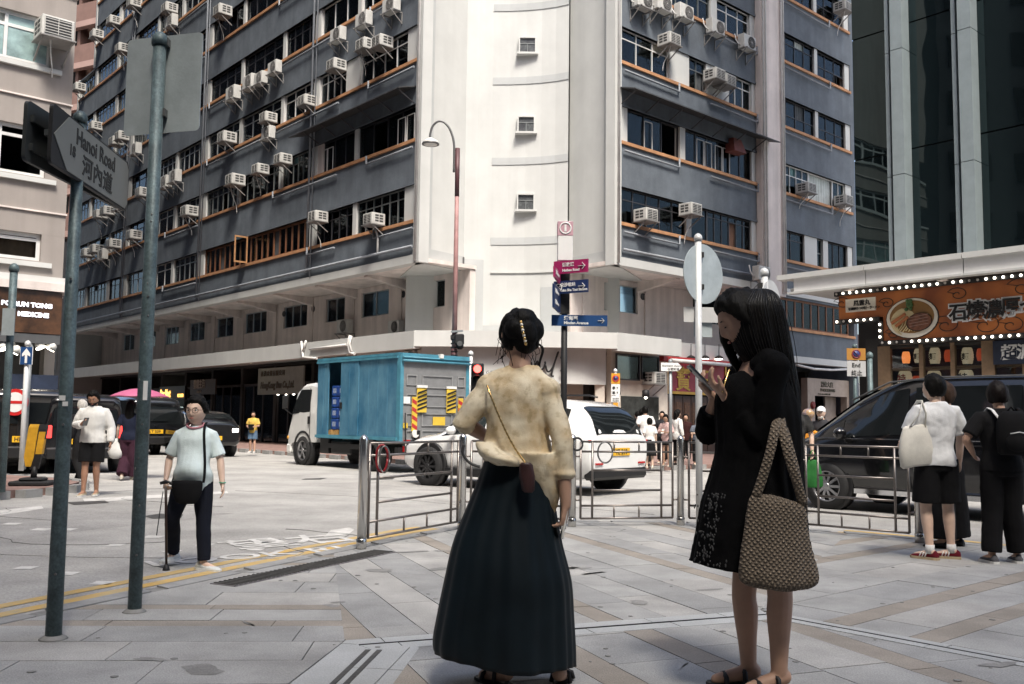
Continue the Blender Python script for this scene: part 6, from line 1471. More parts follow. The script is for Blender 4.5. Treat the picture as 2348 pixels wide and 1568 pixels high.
suv = Car('white_suv', 'white SUV with black wheels crossing behind the railings', cen, yaw, st, 'paint_white')
suv.side_glass(-1.75,-.85,.14,.86); suv.side_glass(-.8,.05,.12,.9); suv.side_glass(.1,1.2,.10,.9,y1t=.55)
suv.top_glass(.55,1.3); suv.top_glass(-2.30,-1.95,.84,'rear_window')
suv.wheels((1.42,-1.42),.37,.25,.935,'rim_dark',10)
suv.part('sill_trim', MB().box(-.955,.955,-1.0,1.0,.22,.36), 'car_black'); suv.part('rear_bumper', MB().bevbox(-.82,.82,-2.335,-2.1,.27,.48,.05), 'car_black')
suv.part('light_bar', MB().bevbox(-.76,.76,-2.305,-2.2,.90,.93,.01), 'tail_red'); suv.part('dark_band', MB().bevbox(-.76,.76,-2.30,-2.2,.855,.895,.008), 'car_black')
for sd in (-1,1): suv.part('tail_light', MB().bevbox(sd*.76-.12,sd*.76+.12,-2.30,-2.02,.89,.955,.02), 'tail_red'); suv.part('reflector', MB().box(sd*.64-.10,sd*.64+.10,-2.335,-2.30,.53,.56), 'tail_red'); suv.part('headlight', MB().bevbox(sd*.68-.14,sd*.68+.12,2.15,2.37,.72,.80,.02), 'car_black'); suv.part('mirror', MB().ell((sd*1.04,.78,1.06),.12,.08,.08,10,7), 'paint_white')
number_plate(suv, -2.318, .74, 'YE 219')
for sd in (-1,1): suv.part('roof_rail', MB().tube([(sd*.58,-1.4,1.70),(sd*.58,-1.2,1.74),(sd*.58,.2,1.74),(sd*.58,.4,1.70)],.018,6), 'car_black'); suv.part('door_handle', MB().box(sd*.965-.015,sd*.965+.015,-.3,-.12,.90,.93), 'chrome'); suv.part('door_seam', MB().box(sd*.958-.006,sd*.958+.006,.02,.032,.36,1.0), 'car_black'); suv.part('door_seam', MB().box(sd*.958-.006,sd*.958+.006,-.86,-.848,.36,1.0), 'car_black')

# --- black van on the right
st = [(-2.47,.5,1.0,1.5,.80,.86,.70),(-2.42,.36,1.05,1.82,.88,.92,.75),(-1.5,.29,1.06,1.93,.91,.93,.78),(0,.28,1.04,1.94,.92,.93,.78),(.55,.28,1.03,1.90,.92,.93,.76),(1.1,.28,1.02,1.70,.92,.93,.72),(1.6,.28,1.01,1.38,.92,.93,.74),(1.95,.28,.99,1.13,.92,.92,.80),(2.2,.32,.94,1.02,.88,.89,.78),(2.42,.40,.78,.86,.82,.83,.72),(2.49,.5,.64,.7,.74,.75,.66)]
fw = gnd(1905,1166,ZR); yaw = R(41); fd = Vector((-math.sin(yaw),math.cos(yaw),0)); lf = Vector((-fd.y,fd.x,0)); cen = fw-fd*1.62-lf*.85; cen.z = ZR
van = Car('black_van', 'large glossy black people carrier behind the right railings', cen, yaw, st, 'paint_black', 'van')
van.side_glass(-2.2,-1.2,.12,.86); van.side_glass(-1.1,.3,.12,.88); van.side_glass(.4,1.35,.10,.88,y1t=.85); van.side_glass(1.4,1.85,.10,.7,y1t=1.42); van.top_glass(.95,1.9)
van.wheels((1.62,-1.5),.34,.23,.905,'rim_silver',10)
for sd in (-1,1):
    van.part('headlight', MB().ell((sd*.74,2.22,.86),.16,.20,.10,12,8), mat('lamp_clear', (.6,.62,.63), .1, metal=.5, var=.0)); van.part('chrome_strip', MB().box(sd*.935-.006,sd*.935+.006,-2.2,1.9,1.045,1.06), 'chrome'); van.part('mirror', MB().ell((sd*1.04,1.35,1.12),.12,.09,.10,10,7), 'paint_black'); van.part('sliding_rail', MB().box(sd*.93-.008,sd*.93+.008,-2.1,-.4,.98,1.0), 'car_black'); van.part('sill_trim', MB().box(sd*.92-.02,sd*.92+.02,-1.1,1.2,.26,.33), 'chrome')
    van.part('door_handle', MB().box(sd*.94-.012,sd*.94+.012,.1,.28,.9,.925), 'chrome'); van.part('door_seam', MB().box(sd*.935-.004,sd*.935+.004,.345,.353,.34,1.02), 'black'); van.part('roof_trim', MB().tube([(sd*.74,1.3,1.62),(sd*.77,.7,1.87),(sd*.785,0,1.925),(sd*.785,-1.5,1.915),(sd*.75,-2.3,1.85)],.014,6), 'dark_steel')

# --- blue delivery truck
tf = gnd(695,1066,ZR); yaw = R(41); fd = Vector((-math.sin(yaw),math.cos(yaw),0)); lf = Vector((-fd.y,fd.x,0))
TL_ = 4.55                                           # front axle ahead of the tail
org = tf-fd*TL_-lf*.92; org.z = ZR
tk = thing('delivery_truck', 'white cab delivery truck with worn blue sliding-door box and grey tail lift', 'truck', tuple(org), yaw)
def tp(name, mb, m_, parent=None, label=None): return obj(name, mb, m_, parent or tk, local=True, label=label)
mat('truck_blue', (0.11,0.26,0.36), 0.55, var=0.30, vscale=2.2, bump=0.08, bscale=8, col2=(0.020,0.115,0.21), stretch=(1,1,.6), detail=9); mat('truck_blue_edge', (0.07,0.25,0.34), 0.5, var=0.15, vscale=4); mat('truck_grey', (0.20,0.205,0.21), 0.55, var=0.12, vscale=4); mat('truck_white', (0.72,0.72,0.70), 0.3, var=0.05, coat=.5)
W = 1.0; Z0, Z1 = .82, 2.78; YB = 3.75
tp('floor', MB().box(-W,W,.05,YB,Z0-.08,Z0+.02), 'truck_blue_edge'); tp('roof', MB().box(-W-.02,W+.02,-.02,YB+.02,Z1-.04,Z1+.03), 'truck_blue_edge')
tp('headboard', MB().box(-W,W,YB-.05,YB,Z0,Z1), 'truck_blue'); tp('right_side', MB().box(W-.04,W,.05,YB-.05,Z0,Z1-.04), 'truck_blue')
divs = [(YB-.55,YB-.05,'p'),(YB-1.2,YB-.55,'o'),(YB-2.05,YB-1.2,'d'),(.05,YB-2.05,'w')]
for a, c, k in divs:
    if k == 'o': continue
    x0 = -W-.03 if k == 'd' else -W
    tp('side_panel' if k != 'd' else 'sliding_door', MB().box(x0,x0+.035,a+.008,c-.008,Z0+.02,Z1-.05), 'truck_blue')
    for j in range(1, max(2,int((c-a)/.4))):
        y = a+(c-a)*j/max(2,int((c-a)/.4)); tp('seam', MB().box(x0-.006,x0,y-.008,y+.008,Z0+.05,Z1-.08), 'truck_blue')
tp('side_rail', MB().box(-W-.05,-W+.0,.0,YB,Z1-.1,Z1-.05), 'truck_blue_edge'); tp('side_rail', MB().box(-W-.05,-W,.0,YB,Z0-.06,Z0+.01), 'truck_blue_edge')
tp('door_handle', MB().box(-W-.06,-W-.03,YB-1.3,YB-1.22,1.5,1.66), 'black'); tp('partition', MB().box(-W+.08,W-.05,.4,.45,Z0,Z1-.1), 'shop_dark'); tp('door_post', MB().box(-W,-W+.05,YB-1.22,YB-1.18,Z0,Z1-.05), 'truck_blue_edge')
# tail lift
tp('tail_lift', MB().box(-W,W,-.09,-.01,.72,2.6), 'truck_grey')
for (x0, x1, z0, z1) in ((-.85,-.55,2.05,2.3),(-.85,-.55,1.6,1.85),(-.85,-.55,1.1,1.4),(-.4,.5,2.0,2.3),(-.4,.5,1.55,1.85),(-.4,.5,1.1,1.4),(.65,.88,2.05,2.3),(.65,.88,1.6,1.85),(.65,.88,1.1,1.4),(-.85,-.55,.78,1.0),(-.4,.5,.78,1.0)):
    r_ = MB(); w2 = .025
    r_.box(x0,x1,-.115,-.09,z1-w2,z1); r_.box(x0,x1,-.115,-.09,z0,z0+w2); r_.box(x0,x0+w2,-.115,-.09,z0+w2,z1-w2); r_.box(x1-w2,x1,-.115,-.09,z0+w2,z1-w2); tp('lift_rib', r_, mat('truck_grey_light', (.26,.265,.27), .5, var=.1))
for x in (-.97,.97): tp('corner_post', MB().box(x-.045,x+.045,-.10,.05,.7,Z1), 'truck_blue_edge')
tp('rear_header', MB().box(-W,W,-.13,.02,2.62,Z1+.02), 'truck_blue_edge'); tp('rear_tube', MB().tube([(-W,-.16,2.62),(W,-.16,2.62)],.03,8), 'truck_blue_edge'); tp('rear_tube', MB().tube([(-W,-.16,2.70),(W,-.16,2.70)],.02,8), 'truck_blue_edge'); tp('marker_lamp', MB().box(.05,.15,-.2,-.1,2.72,2.82), 'white_plastic')
mat('chev_yellow', (.65,.45,.05), .45, var=.08); mat('chev_red', (.42,.03,.03), .45, var=.08)
for x in (-.42,.45):                                     # hazard flags
    fl = tp('hazard_flag', MB().add([(x-.14,-.13,2.02),(x+.14,-.13,2.02),(x+.12,-.16,1.42),(x-.15,-.145,1.42),(x-.14,-.125,2.02),(x+.14,-.125,2.02),(x+.12,-.15,1.42),(x-.15,-.135,1.42)],[(0,1,2,3),(7,6,5,4),(0,3,7,4),(1,5,6,2),(0,4,5,1),(3,2,6,7)]), 'chev_yellow')
    for k in range(5):
        z = 1.46+k*.095; tp('stripe', MB().add([(x-.14,-.155,z),(x-.14,-.155,z+.045),(x+.125,-.165,z+.135),(x+.125,-.165,z+.09)],[(0,1,2,3)]), 'black', fl)
    tp('flag_head', MB().box(x-.15,x+.15,-.15,-.11,2.0,2.06), 'white_frame', fl)
for x in (-.62,.74):
    cs_ = tp('chevron_strip', MB().box(x-.075,x+.075,-.135,-.115,.98,1.78), 'chev_yellow')
    for k in range(4):
        z = 1.0+k*.19; tp('stripe', MB().add([(x-.075,-.138,z+.08),(x+.075,-.138,z),(x+.075,-.138,z+.095),(x-.075,-.138,z+.175)],[(0,1,2,3)]), 'chev_red', cs_)
tp('label_plate', MB().box(-.08,.28,-.125,-.115,1.12,1.32), 'chev_yellow'); tp('label_plate', MB().box(.78,.93,-.125,-.115,1.5,1.66), 'sign_amber'); tp('label_plate', MB().box(-.93,-.75,-.125,-.115,1.62,1.78), 'white_sign'); tp('label_plate', MB().box(-.93,-.8,-.125,-.115,1.05,1.17), 'chev_yellow')
tp('lift_arm', MB().bar((-.55,-.15,1.0),(-.55,-.1,.5),.09,.12), 'car_black'); tp('work_lamp', MB().lathe([(.09,-.2),(.09,-.15),(.03,-.13)],14,(-.62,0,.92),'y'), 'white_plastic'); tp('cable', MB().tube([(-.9,-.16,1.4),(-.95,-.25,1.1),(-.9,-.2,.7)],.015,6), 'black')
tp('rear_bumper', MB().box(-W,W,-.05,.1,.42,.6), 'car_black'); tp('bumper_panel', MB().box(.0,.7,-.08,-.05,.40,.58), 'truck_blue_edge')
for x in (-.8,.85): tp('tail_lamp', MB().box(x-.08,x+.08,-.12,-.05,.5,.78), 'tail_red'); tp('tail_lamp', MB().box(x-.07,x+.07,-.125,-.12,.52,.6), 'sign_amber')
tp('number_plate', MB().box(-.3,.22,-.1,-.09,.62,.72), 'plate_yellow'); tm = text_mb('LH 482', .1, .004, align='CENTER', bold=.002); tp('lettering', tm.xf(Matrix.Translation((-.04,-.105,.635))), 'black_ink')
tp('chassis', MB().box(-.45,.45,.2,5.2,.42,.66), 'car_black'); tp('side_guard', MB().box(-W+.05,-W+.09,1.6,3.4,.5,.62), 'car_black'); tp('tank', MB().bevbox(-.9,-.45,2.2,3.2,.35,.7,.04), 'car_black'); tp('battery_box', MB().bevbox(-.92,-.5,3.25,3.7,.35,.75,.02), 'car_black')
# cab
def cabring(y, z0, z1, w0, w1, wt): return [(-w0,y,z0),(w0,y,z0),(w1,y,(z0+z1)*.5),(wt,y,z1-.08),(wt-.1,y,z1),(-wt+.1,y,z1),(-wt,y,z1-.08),(-w1,y,(z0+z1)*.5)]
cabst = [(YB+.12,.62,2.12,.95,.97,.88),(YB+.5,.62,2.2,.95,.97,.88),(YB+1.0,.62,2.17,.95,.97,.87),(YB+1.35,.6,2.0,.94,.96,.84),(YB+1.55,.5,1.5,.93,.95,.86),(YB+1.68,.42,1.15,.91,.93,.86),(YB+1.72,.42,.95,.88,.9,.84)]
tp('cab', MB().loft([cabring(*c) for c in cabst], smooth=False), 'truck_white'); tp('front_bumper', MB().bevbox(-.94,.94,YB+1.5,YB+1.76,.3,.56,.04), 'truck_white')
for sd in (-1,1):
    x = sd*.985
    tp('cab_window', MB().add([(x*.985,YB+.45,1.42),(x*.985,YB+1.42,1.36),(x*.955,YB+1.28,1.7),(x*.93,YB+1.02,2.02),(x*.93,YB+.45,2.02)],[(0,1,2,3,4)]), 'car_black_glass'); tp('door_seam', MB().box(x-.008,x,YB+.38,YB+.395,.75,2.05), 'car_black'); tp('door_handle', MB().box(x-.015,x+.005,YB+.42,YB+.5,1.1,1.3), 'car_black'); tp('mirror_arm', MB().tube([(x,YB+1.4,1.35),(x*1.15,YB+1.55,1.5),(x*1.15,YB+1.55,1.9)],.015,6), 'black')
    tp('mirror', MB().bevbox(x*1.15-.08,x*1.15+.08,YB+1.5,YB+1.56,1.5,1.85,.02), 'black'); tp('indicator', MB().ell((sd*.9,YB+1.68,.72),.06,.06,.06,8,6), 'sign_amber'); tp('mudguard', MB().lathe([(.50,sd*.70),(.50,sd*.97),(.44,sd*.97),(.44,sd*.70)],20,(0,TL_,.42),'x'), 'car_black')
tp('windscreen', MB().add([(-.8,YB+1.66,1.2),(.8,YB+1.66,1.2),(.78,YB+1.30,1.98),(-.78,YB+1.30,1.98)],[(0,1,2,3)]), 'car_black_glass'); tp('wind_deflector', MB().tube([(-.9,YB+.1,2.3),(-.85,YB-.1,2.8),(.85,YB-.1,2.8),(.9,YB+.1,2.3)],.025,6), 'black')
for y in (TL_,1.05):
    for sd in (-1,1): wheel(tk, sd*.86, y, .39, .24 if y > 2 else .4, sd, 'rim_silver' if y > 2 else 'rim_dark', 6)
# cargo: drink cartons on a pallet
mat('carton_blue', (0.012,0.06,0.28), .5, var=.3, vscale=9); mat('pallet_wood', (.42,.24,.08), .7, var=.2, vscale=10)
MT = Matrix.Translation(org) @ Matrix.Rotation(yaw,4,'Z')
pal = thing('pallet', 'yellowish wooden pallet under the blue cartons in the truck', 'pallet', tuple(MT @ Vector((-.62,YB-.9,Z0+.02))), yaw)
for k in range(3): obj('board', MB().box(-.35,.35,-.35+k*.28,-.25+k*.28,.10,.125), 'pallet_wood', pal, local=True); obj('runner', MB().box(-.36,-.2+k*.0,-.34+k*.27,-.22+k*.27,0,.10), 'pallet_wood', pal, local=True)
rown = ['bottom','second','third','top']
for k in range(4):
    for j in range(2):
        p = MT @ Vector((-.62,YB-.74-j*.33,Z0+.15+k*.285)); t = thing('drink_carton', f'{rown[k]} blue drink carton of the {"front" if j == 0 else "rear"} stack inside the truck door', 'carton', tuple(p), yaw, 'cartons in the truck')
        obj('wrap', MB().bevbox(-.3,.3,-.155,.155,0,.27,.02), 'carton_blue', t, local=True); obj('print', MB().box(-.304,-.300,-.08,.08,.08,.2), mat('print_white', (.35,.42,.6), .5, var=.5, vscale=30), t, local=True)

# --- small vehicles up the left street
def small_van(label, px, py, yaw, sc_, paint, plate_txt, name='parked_van', rearlit=True, emblem=True, silver=False):
    st = [(-2.3,.5,1.0,1.55,.80,.86,.72),(-2.26,.38,1.02,1.84,.88,.91,.76),(-1.2,.3,1.04,1.93,.9,.92,.78),(.5,.3,1.02,1.92,.9,.92,.77),(1.3,.3,1.0,1.55,.9,.91,.74),(1.8,.3,.97,1.12,.9,.9,.78),(2.3,.38,.8,.88,.84,.84,.7),(2.4,.5,.65,.7,.74,.75,.64)]
    st = [tuple(v*sc_ for v in s_) for s_ in st]
    p = gnd(px, py, ZR); fd = Vector((-math.sin(yaw),math.cos(yaw),0)); cen = p+fd*2.3*sc_; cen.z = ZR
    c = Car(name, label, cen, yaw, st, paint, 'van', 'vehicles queuing in the left street')
    k = sc_
    vs = [(-.72*k,-2.30*k,1.12*k),(.72*k,-2.30*k,1.12*k),(.68*k,-2.275*k,1.70*k),(-.68*k,-2.275*k,1.70*k)]
    c.part('rear_window', MB().add([(x,y-.03,z) for x,y,z in vs],[(0,1,2,3)]), 'car_black_glass'); c.side_glass(-2.0*k,-.8*k); c.side_glass(-.7*k,.5*k); c.side_glass(.6*k,1.4*k,y1t=.95*k); c.wheels((1.5*k,-1.4*k),.33*k,.22*k,.89*k)
    for sd in (-1,1): c.part('tail_light', MB().bevbox(sd*.80*k-.07,sd*.80*k+.07,-2.34*k,-2.2*k,.85*k,1.15*k,.015), 'tail_lit' if rearlit else 'tail_red')
    number_plate(c, -2.33*k, .78*k, plate_txt)
    c.part('bumper', MB().bevbox(-.84*k,.84*k,-2.37*k,-2.2*k,.36*k,.62*k,.03), 'paint_silver' if silver else 'car_black')
    if emblem:
        tm = text_mb('H', .14*k, .006, align='CENTER', shear=.35, bold=.004, sx=1.3); c.part('emblem', tm.xf(Matrix.Translation((0,-2.345*k,.94*k))), 'chrome')
    return c
small_van('black van with slanted badge and yellow plate parked behind the tall pole', 352, 1044, R(38), .98, 'paint_dark', 'LT 509')
small_van('black people carrier with glowing tail lights behind the man in the white sweater', 190, 1086, R(33), .90, 'paint_black', 'XA 4127', emblem=False)
small_van('dark van with silver bumper and slanted badge behind the yellow bollard', 150, 1070, R(28), .86, 'paint_dark', 'VK 630', silver=True)
small_van('dark van at the left edge behind the slim pole', 55, 1088, R(30), .95, 'paint_dark', 'HK 7751', emblem=False, rearlit=False)
st = [(-2.1,.5,.85,.95,.74,.8,.66),(-2.05,.38,.93,1.12,.82,.86,.68),(-1.7,.3,.95,1.36,.85,.88,.62),(-.8,.28,.94,1.46,.86,.88,.62),(.2,.28,.93,1.42,.86,.88,.62),(.8,.28,.92,1.2,.86,.88,.64),(1.1,.28,.9,.98,.86,.87,.72),(1.8,.32,.8,.86,.82,.82,.68),(2.0,.42,.62,.68,.72,.73,.6)]
p = gnd(488,1049,ZR); yaw = R(36); fd = Vector((-math.sin(yaw),math.cos(yaw),0)); cen = p+fd*2.1; cen.z = ZR
c = Car('parked_car', 'low black car with lit lamps and yellow plate behind the older woman', cen, yaw, st, 'paint_black', 'car', 'vehicles queuing in the left street')
c.side_glass(-1.5,-.6); c.side_glass(-.5,.6,y1t=.35); c.top_glass(-1.98,-1.72,.84,'rear_window'); c.wheels((1.3,-1.3),.31,.2,.85); number_plate(c, -2.11, .6, 'SH 608')
for sd in (-1,1): c.part('tail_light', MB().bevbox(sd*.68-.1,sd*.68+.1,-2.12,-2.0,.78,.9,.02), 'reverse_lit')
c.part('high_brake_light', MB().box(-.25,.25,-2.02,-1.98,1.1,1.13), 'tail_lit')
# ------------------------------------------------------------------ people
FINAL = []                                              # meshes to be fused with a voxel remesh at the end
mat('skin', (0.47,0.285,0.20), 0.55, var=0.06, vscale=9); mat('skin_pale', (0.64,0.45,0.35), 0.55, var=0.06, vscale=9); mat('skin_tan', (0.36,0.19,0.12), 0.55, var=0.06, vscale=9)
mat('hair_black', (0.005,0.0045,0.0042), 0.55, var=0.3, vscale=40, bump=0.5, bscale=120, stretch=(1,1,.15), spec=.12); mat('hair_grey', (0.45,0.43,0.40), 0.6, var=0.2, vscale=30)
mat('lip', (0.30,0.11,0.09), 0.5, var=0); mat('eye_white', (0.6,0.58,0.55), 0.3, var=0); mat('eye_dark', (0.012,0.009,0.008), 0.2, var=0)
CLOTH = {}
def cloth(name, col, var=0.08, rough=0.9, bump=0.25):
    return mat('cloth_'+name, col, rough, var=var, vscale=5, bump=bump, bscale=140, spec=.15)
_tex = bpy.data.textures.new('folds', 'CLOUDS'); _tex.noise_scale = 0.16; _tex.noise_depth = 2
_tex2 = bpy.data.textures.new('folds_fine', 'CLOUDS'); _tex2.noise_scale = 0.06; _tex2.noise_depth = 2
def fuse(o, vox, smooth=2, disp=0.0, disp2=0.0):
    m_ = o.modifiers.new('r', 'REMESH'); m_.mode = 'VOXEL'; m_.voxel_size = vox; m_.use_smooth_shade = True
    if disp: d = o.modifiers.new('d', 'DISPLACE'); d.texture = _tex; d.strength = disp; d.mid_level = .5
    if disp2: d = o.modifiers.new('d2', 'DISPLACE'); d.texture = _tex2; d.strength = disp2; d.mid_level = .5
    if smooth: s = o.modifiers.new('s', 'SMOOTH'); s.iterations = smooth; s.factor = .5
    FINAL.append(o); return o
def ering(c, rx, ry, n=20, ax=(1,0,0), ay=(0,1,0)):
    c, ax, ay = Vector(c), Vector(ax), Vector(ay); return [c+ax*rx*math.cos(2*math.pi*k/n)+ay*ry*math.sin(2*math.pi*k/n) for k in range(n)]
def limb(mb, pts, rs, n=12):
    """smooth tapered limb with rounded ends"""
    q = catmull([tuple(p)+(r,) for p, r in zip(pts, rs)], 4); mb.tube([a[:3] for a in q], [max(.004,a[3]) for a in q], n); 
    for p, r in ((pts[0], rs[0]), (pts[-1], rs[-1])): mb.ell(tuple(p), r, r, r, 10, 7)
def head_pt(th, ph):
    x, y, z = math.sin(th)*math.cos(ph)*.076, math.cos(th)*math.cos(ph)*.097, math.sin(ph)*.118
    if z < -.02:
        k = min(1, (-.02-z)/.095); x *= 1-.34*k*k; 
        if y < 0: y *= 1-.30*k
        else: y *= 1-.06*k
    if y > 0:
        e = math.exp; ax = abs(x)
        y *= .97
        if -.045 < z < .035: y += .021*e(-(x/.0105)**2)*((.035-z)/.057 if z > -.022 else max(0,(z+.045)/.023))
        y -= .008*e(-((ax-.031)/.014)**2-((z-.010)/.010)**2); y += .004*e(-((z-.032)/.009)**2-(ax/.05)**4)
        y += .006*e(-(x/.019)**2-((z+.058)/.008)**2); y += .006*e(-(x/.02)**2-((z+.102)/.014)**2); y += .003*e(-((ax-.045)/.02)**2-((z+.02)/.02)**2)
    return Vector((x,y,z))
def grid_head(mb, M, fn, nt=44, npz=30):
    rings = []
    for j in range(npz+1):
        ph = -math.pi/2*.985+math.pi*.985*j/npz
        rings.append([M @ fn(2*math.pi*k/nt, ph) for k in range(nt)])
    mb.loft(rings)
def hand(mb, w, d, nrm, side, curl=.35, sc_=1.0, thumb=1.0, flat=1.0):
    """palm and five fingers: w wrist, d pointing direction, nrm palm normal (fingers curl to it), side = +1/-1 thumb side along d x nrm"""
    w, d, nrm = Vector(w), Vector(d).normalized(), Vector(nrm).normalized(); nrm = (nrm-d*nrm.dot(d)).normalized(); s = d.cross(nrm)*side
    rings = []
    for t, hw, ht in ((0,.024,.018),(.03,.032,.017),(.06,.039,.016),(.085,.039,.013),(.095,.034,.010)):
        c = w+d*t*sc_; rings.append([c+s*hw*sc_*math.cos(2*math.pi*k/14)+nrm*ht*sc_*math.sin(2*math.pi*k/14) for k in range(14)])
    mb.loft(rings)
    for off, ln, r in ((.029,.066,.0092),(.010,.074,.0094),(-.010,.069,.0090),(-.028,.055,.0082)):
        p = w+(d*.078+s*off)*sc_; dd = (d+s*off*1.6).normalized(); pts = [p]; cu = curl*(1+.12*random.random())
        for i, f in enumerate((.42,.32,.26)):
            a = cu*(.7 if i == 0 else 1.0); dd = (dd*math.cos(a)+nrm*math.sin(a)).normalized(); nn = nrm
            p = p+dd*ln*f*sc_; pts.append(p)
        mb.tube(pts, [r*sc_, r*.98*sc_, r*.9*sc_, r*.72*sc_], 8); mb.ell(tuple(pts[-1]), r*.72*sc_, r*.72*sc_, r*.72*sc_, 8, 5)
    p = w+(d*.022+s*.026)*sc_; td = (d*.75+s*.62*thumb+nrm*.30).normalized(); pts = [p, p+td*.034*sc_]; td2 = (d*.92+s*.18*thumb+nrm*.38).normalized(); pts += [pts[-1]+td2*.026*sc_, pts[-1]+td2*.046*sc_]
    mb.tube(pts, [.0135*sc_,.0115*sc_,.010*sc_,.0078*sc_], 8); mb.ell(tuple(pts[-1]), .0078*sc_, .0078*sc_, .0078*sc_, 8, 5)
def shoe(mb, ank, ang, k=1.0, hi=.085, L=.265):
    """rounded shoe whose sole lies on z=0 below the ankle"""
    a = Vector((ank[0],ank[1],ank[2])); z0 = a.z-.085*k; f = Vector((math.sin(ang),math.cos(ang),0)); s = Vector((f.y,-f.x,0)); rings = []
    for t, w_, h in ((-.30,.018,.045),(-.28,.030,.065),(-.2,.036,hi),(-.05,.038,hi*.98),(.15,.040,.070),(.38,.046,.054),(.55,.046,.044),(.66,.034,.032),(.70,.016,.022)):
        c = a+f*t*L*k; c.z = z0; ring = []
        for kk in range(14):
            an = 2*math.pi*kk/14; z = max(0.0, h*k*(.5+.5*math.sin(an))); ring.append(c+s*w_*k*math.cos(an)*(1.0 if math.sin(an) < .3 else .82)+Vector((0,0,z)))
        rings.append(ring)
    mb.loft(rings)
class Person:
    def __init__(s, label, loc, yaw, H, sex='f', vox=.010, skin='skin', lean=0.0, head=(0,0), build=1.0, group=None, J=None, hs=1.06):
        s.t = thing('person', label, 'person', tuple(loc), R(yaw), group); s.k = H/1.70; k = s.k; s.vox = vox; s.sex = sex; s.b = build; s.skin = skin
        sw = .158 if sex == 'f' else .180
        j = {'hipL':(-.085,0,.90),'hipR':(.085,0,.90),'kneeL':(-.09,.015,.49),'kneeR':(.09,.015,.49),'ankL':(-.095,-.015,.085),'ankR':(.095,-.015,.085),
             'shL':(-sw,-.01,1.365),'shR':(sw,-.01,1.365),'elL':(-sw-.055,-.03,1.13),'elR':(sw+.055,-.03,1.13),'wrL':(-sw-.06,.04,.89),'wrR':(sw+.06,.04,.89),'footL':-.12,'footR':.12}
        if J: j.update(J)
        s.J = {n: (Vector(v)*k if not isinstance(v, (int,float)) else v) for n, v in j.items()}
        s.lean = lean; s.head = head
        s.cl = Matrix.Translation((0,0,.95*k)) @ Matrix.Rotation(-lean,4,'X') @ Matrix.Translation((0,0,-.95*k))
        for n in ('shL','shR'): s.J[n] = s.cl @ s.J[n]
        s.HM = s.cl @ Matrix.Translation((0,.022*k,1.585*k)) @ Matrix.Rotation(head[0],4,'Z') @ Matrix.Translation((0,0,-.08*k)) @ Matrix.Rotation(head[1],4,'X') @ Matrix.Translation((0,0,.08*k)) @ Matrix.Scale(k*hs,4)
    def torso_rings(s, grow=0.0, z0=.86, z1=1.47, belly=0.0):
        k = s.k; b = s.b; f = s.sex == 'f'
        prof = [(.78,.150,.105,0),(.86,.165,.115,-.005),(.95,.168 if f else .160,.115,-.005),(1.06,.130 if f else .145,.098,.0),(1.18,.142 if f else .158,.108,.0),(1.28,.156 if f else .172,.110,.0),(1.34,.150 if f else .168,.098,-.005),(1.385,.118 if f else .135,.082,-.01),(1.42,.088 if f else .098,.070,-.01),(1.455,.064,.060,-.01),(1.49,.054,.055,-.005)]
        fine = catmull(prof, 4); out = []
        for z, rx, ry, cy in fine:
            if z0 <= z <= z1:
                bl = belly*math.exp(-((z-1.02)/.12)**2); out.append([s.cl @ p for p in ering((0,(cy+bl*.5)*k,z*k), (rx*b+grow)*k, (ry*b+grow+bl*.5)*k, 22)])
        return out
    def body(s, hands=(.35,.35), handn=None, bare=False):
        k, J = s.k, s.J; mb = MB()
        mb.loft(s.torso_rings(-.014, .88, 1.49)); top = s.cl @ Vector((0,-.005,1.44))*1 if False else s.cl @ Vector((0,-.008*k,1.43*k)); hb = s.HM @ Vector((0,-.02,-.07))
        limb(mb, [top, (top+hb)/2, hb], [.056*k,.050*k,.052*k], 14)
        for sd in 'LR':
            a, b, c = J['sh'+sd], J['el'+sd], J['wr'+sd]; sg = -1 if sd == 'L' else 1
            inn = s.cl @ Vector((sg*.09*k,-.005*k,1.375*k)); bb = s.b**.5
            limb(mb, [inn, a, a.lerp(b,.5), b, b.lerp(c,.35), c], [.050*k,.048*k*bb,.044*k*bb,.036*k*bb,.037*k*bb,.024*k])
            d = (c-b).normalized(); n_ = (handn or {}).get(sd, Vector((-sg*.8,.35,0))); hand(mb, c-d*.005, (handn or {}).get(sd+'d', d), n_, (handn or {}).get(sd+'s', sg if sd == 'R' else -sg*-1), hands[0] if sd == 'L' else hands[1], k)
            h, q, r_ = J['hip'+sd], J['knee'+sd], J['ank'+sd]
            limb(mb, [h, h.lerp(q,.4), q, q.lerp(r_,.32), q.lerp(r_,.7), r_], [.086*k*bb,.076*k*bb,.053*k,.053*k*bb,.040*k,.034*k], 14)
            an = J['foot'+sd]; f = Vector((math.sin(an),math.cos(an),0)); limb(mb, [r_+Vector((0,0,-.02*k))-f*.02*k, r_+f*.06*k+Vector((0,0,-.04*k)), r_+f*.14*k+Vector((0,0,-.058*k))], [.034*k,.032*k,.024*k], 10)
        grid_head(mb, s.HM, head_pt)
        for sg in (-1,1): e = s.HM @ Vector((sg*.078,-.008,.002)); mb.ell(tuple(e), .010*k, .018*k, .030*k, 8, 6)
        s.skin_o = fuse(obj('body', mb, s.skin, s.t, local=True), s.vox*k, 1); return s
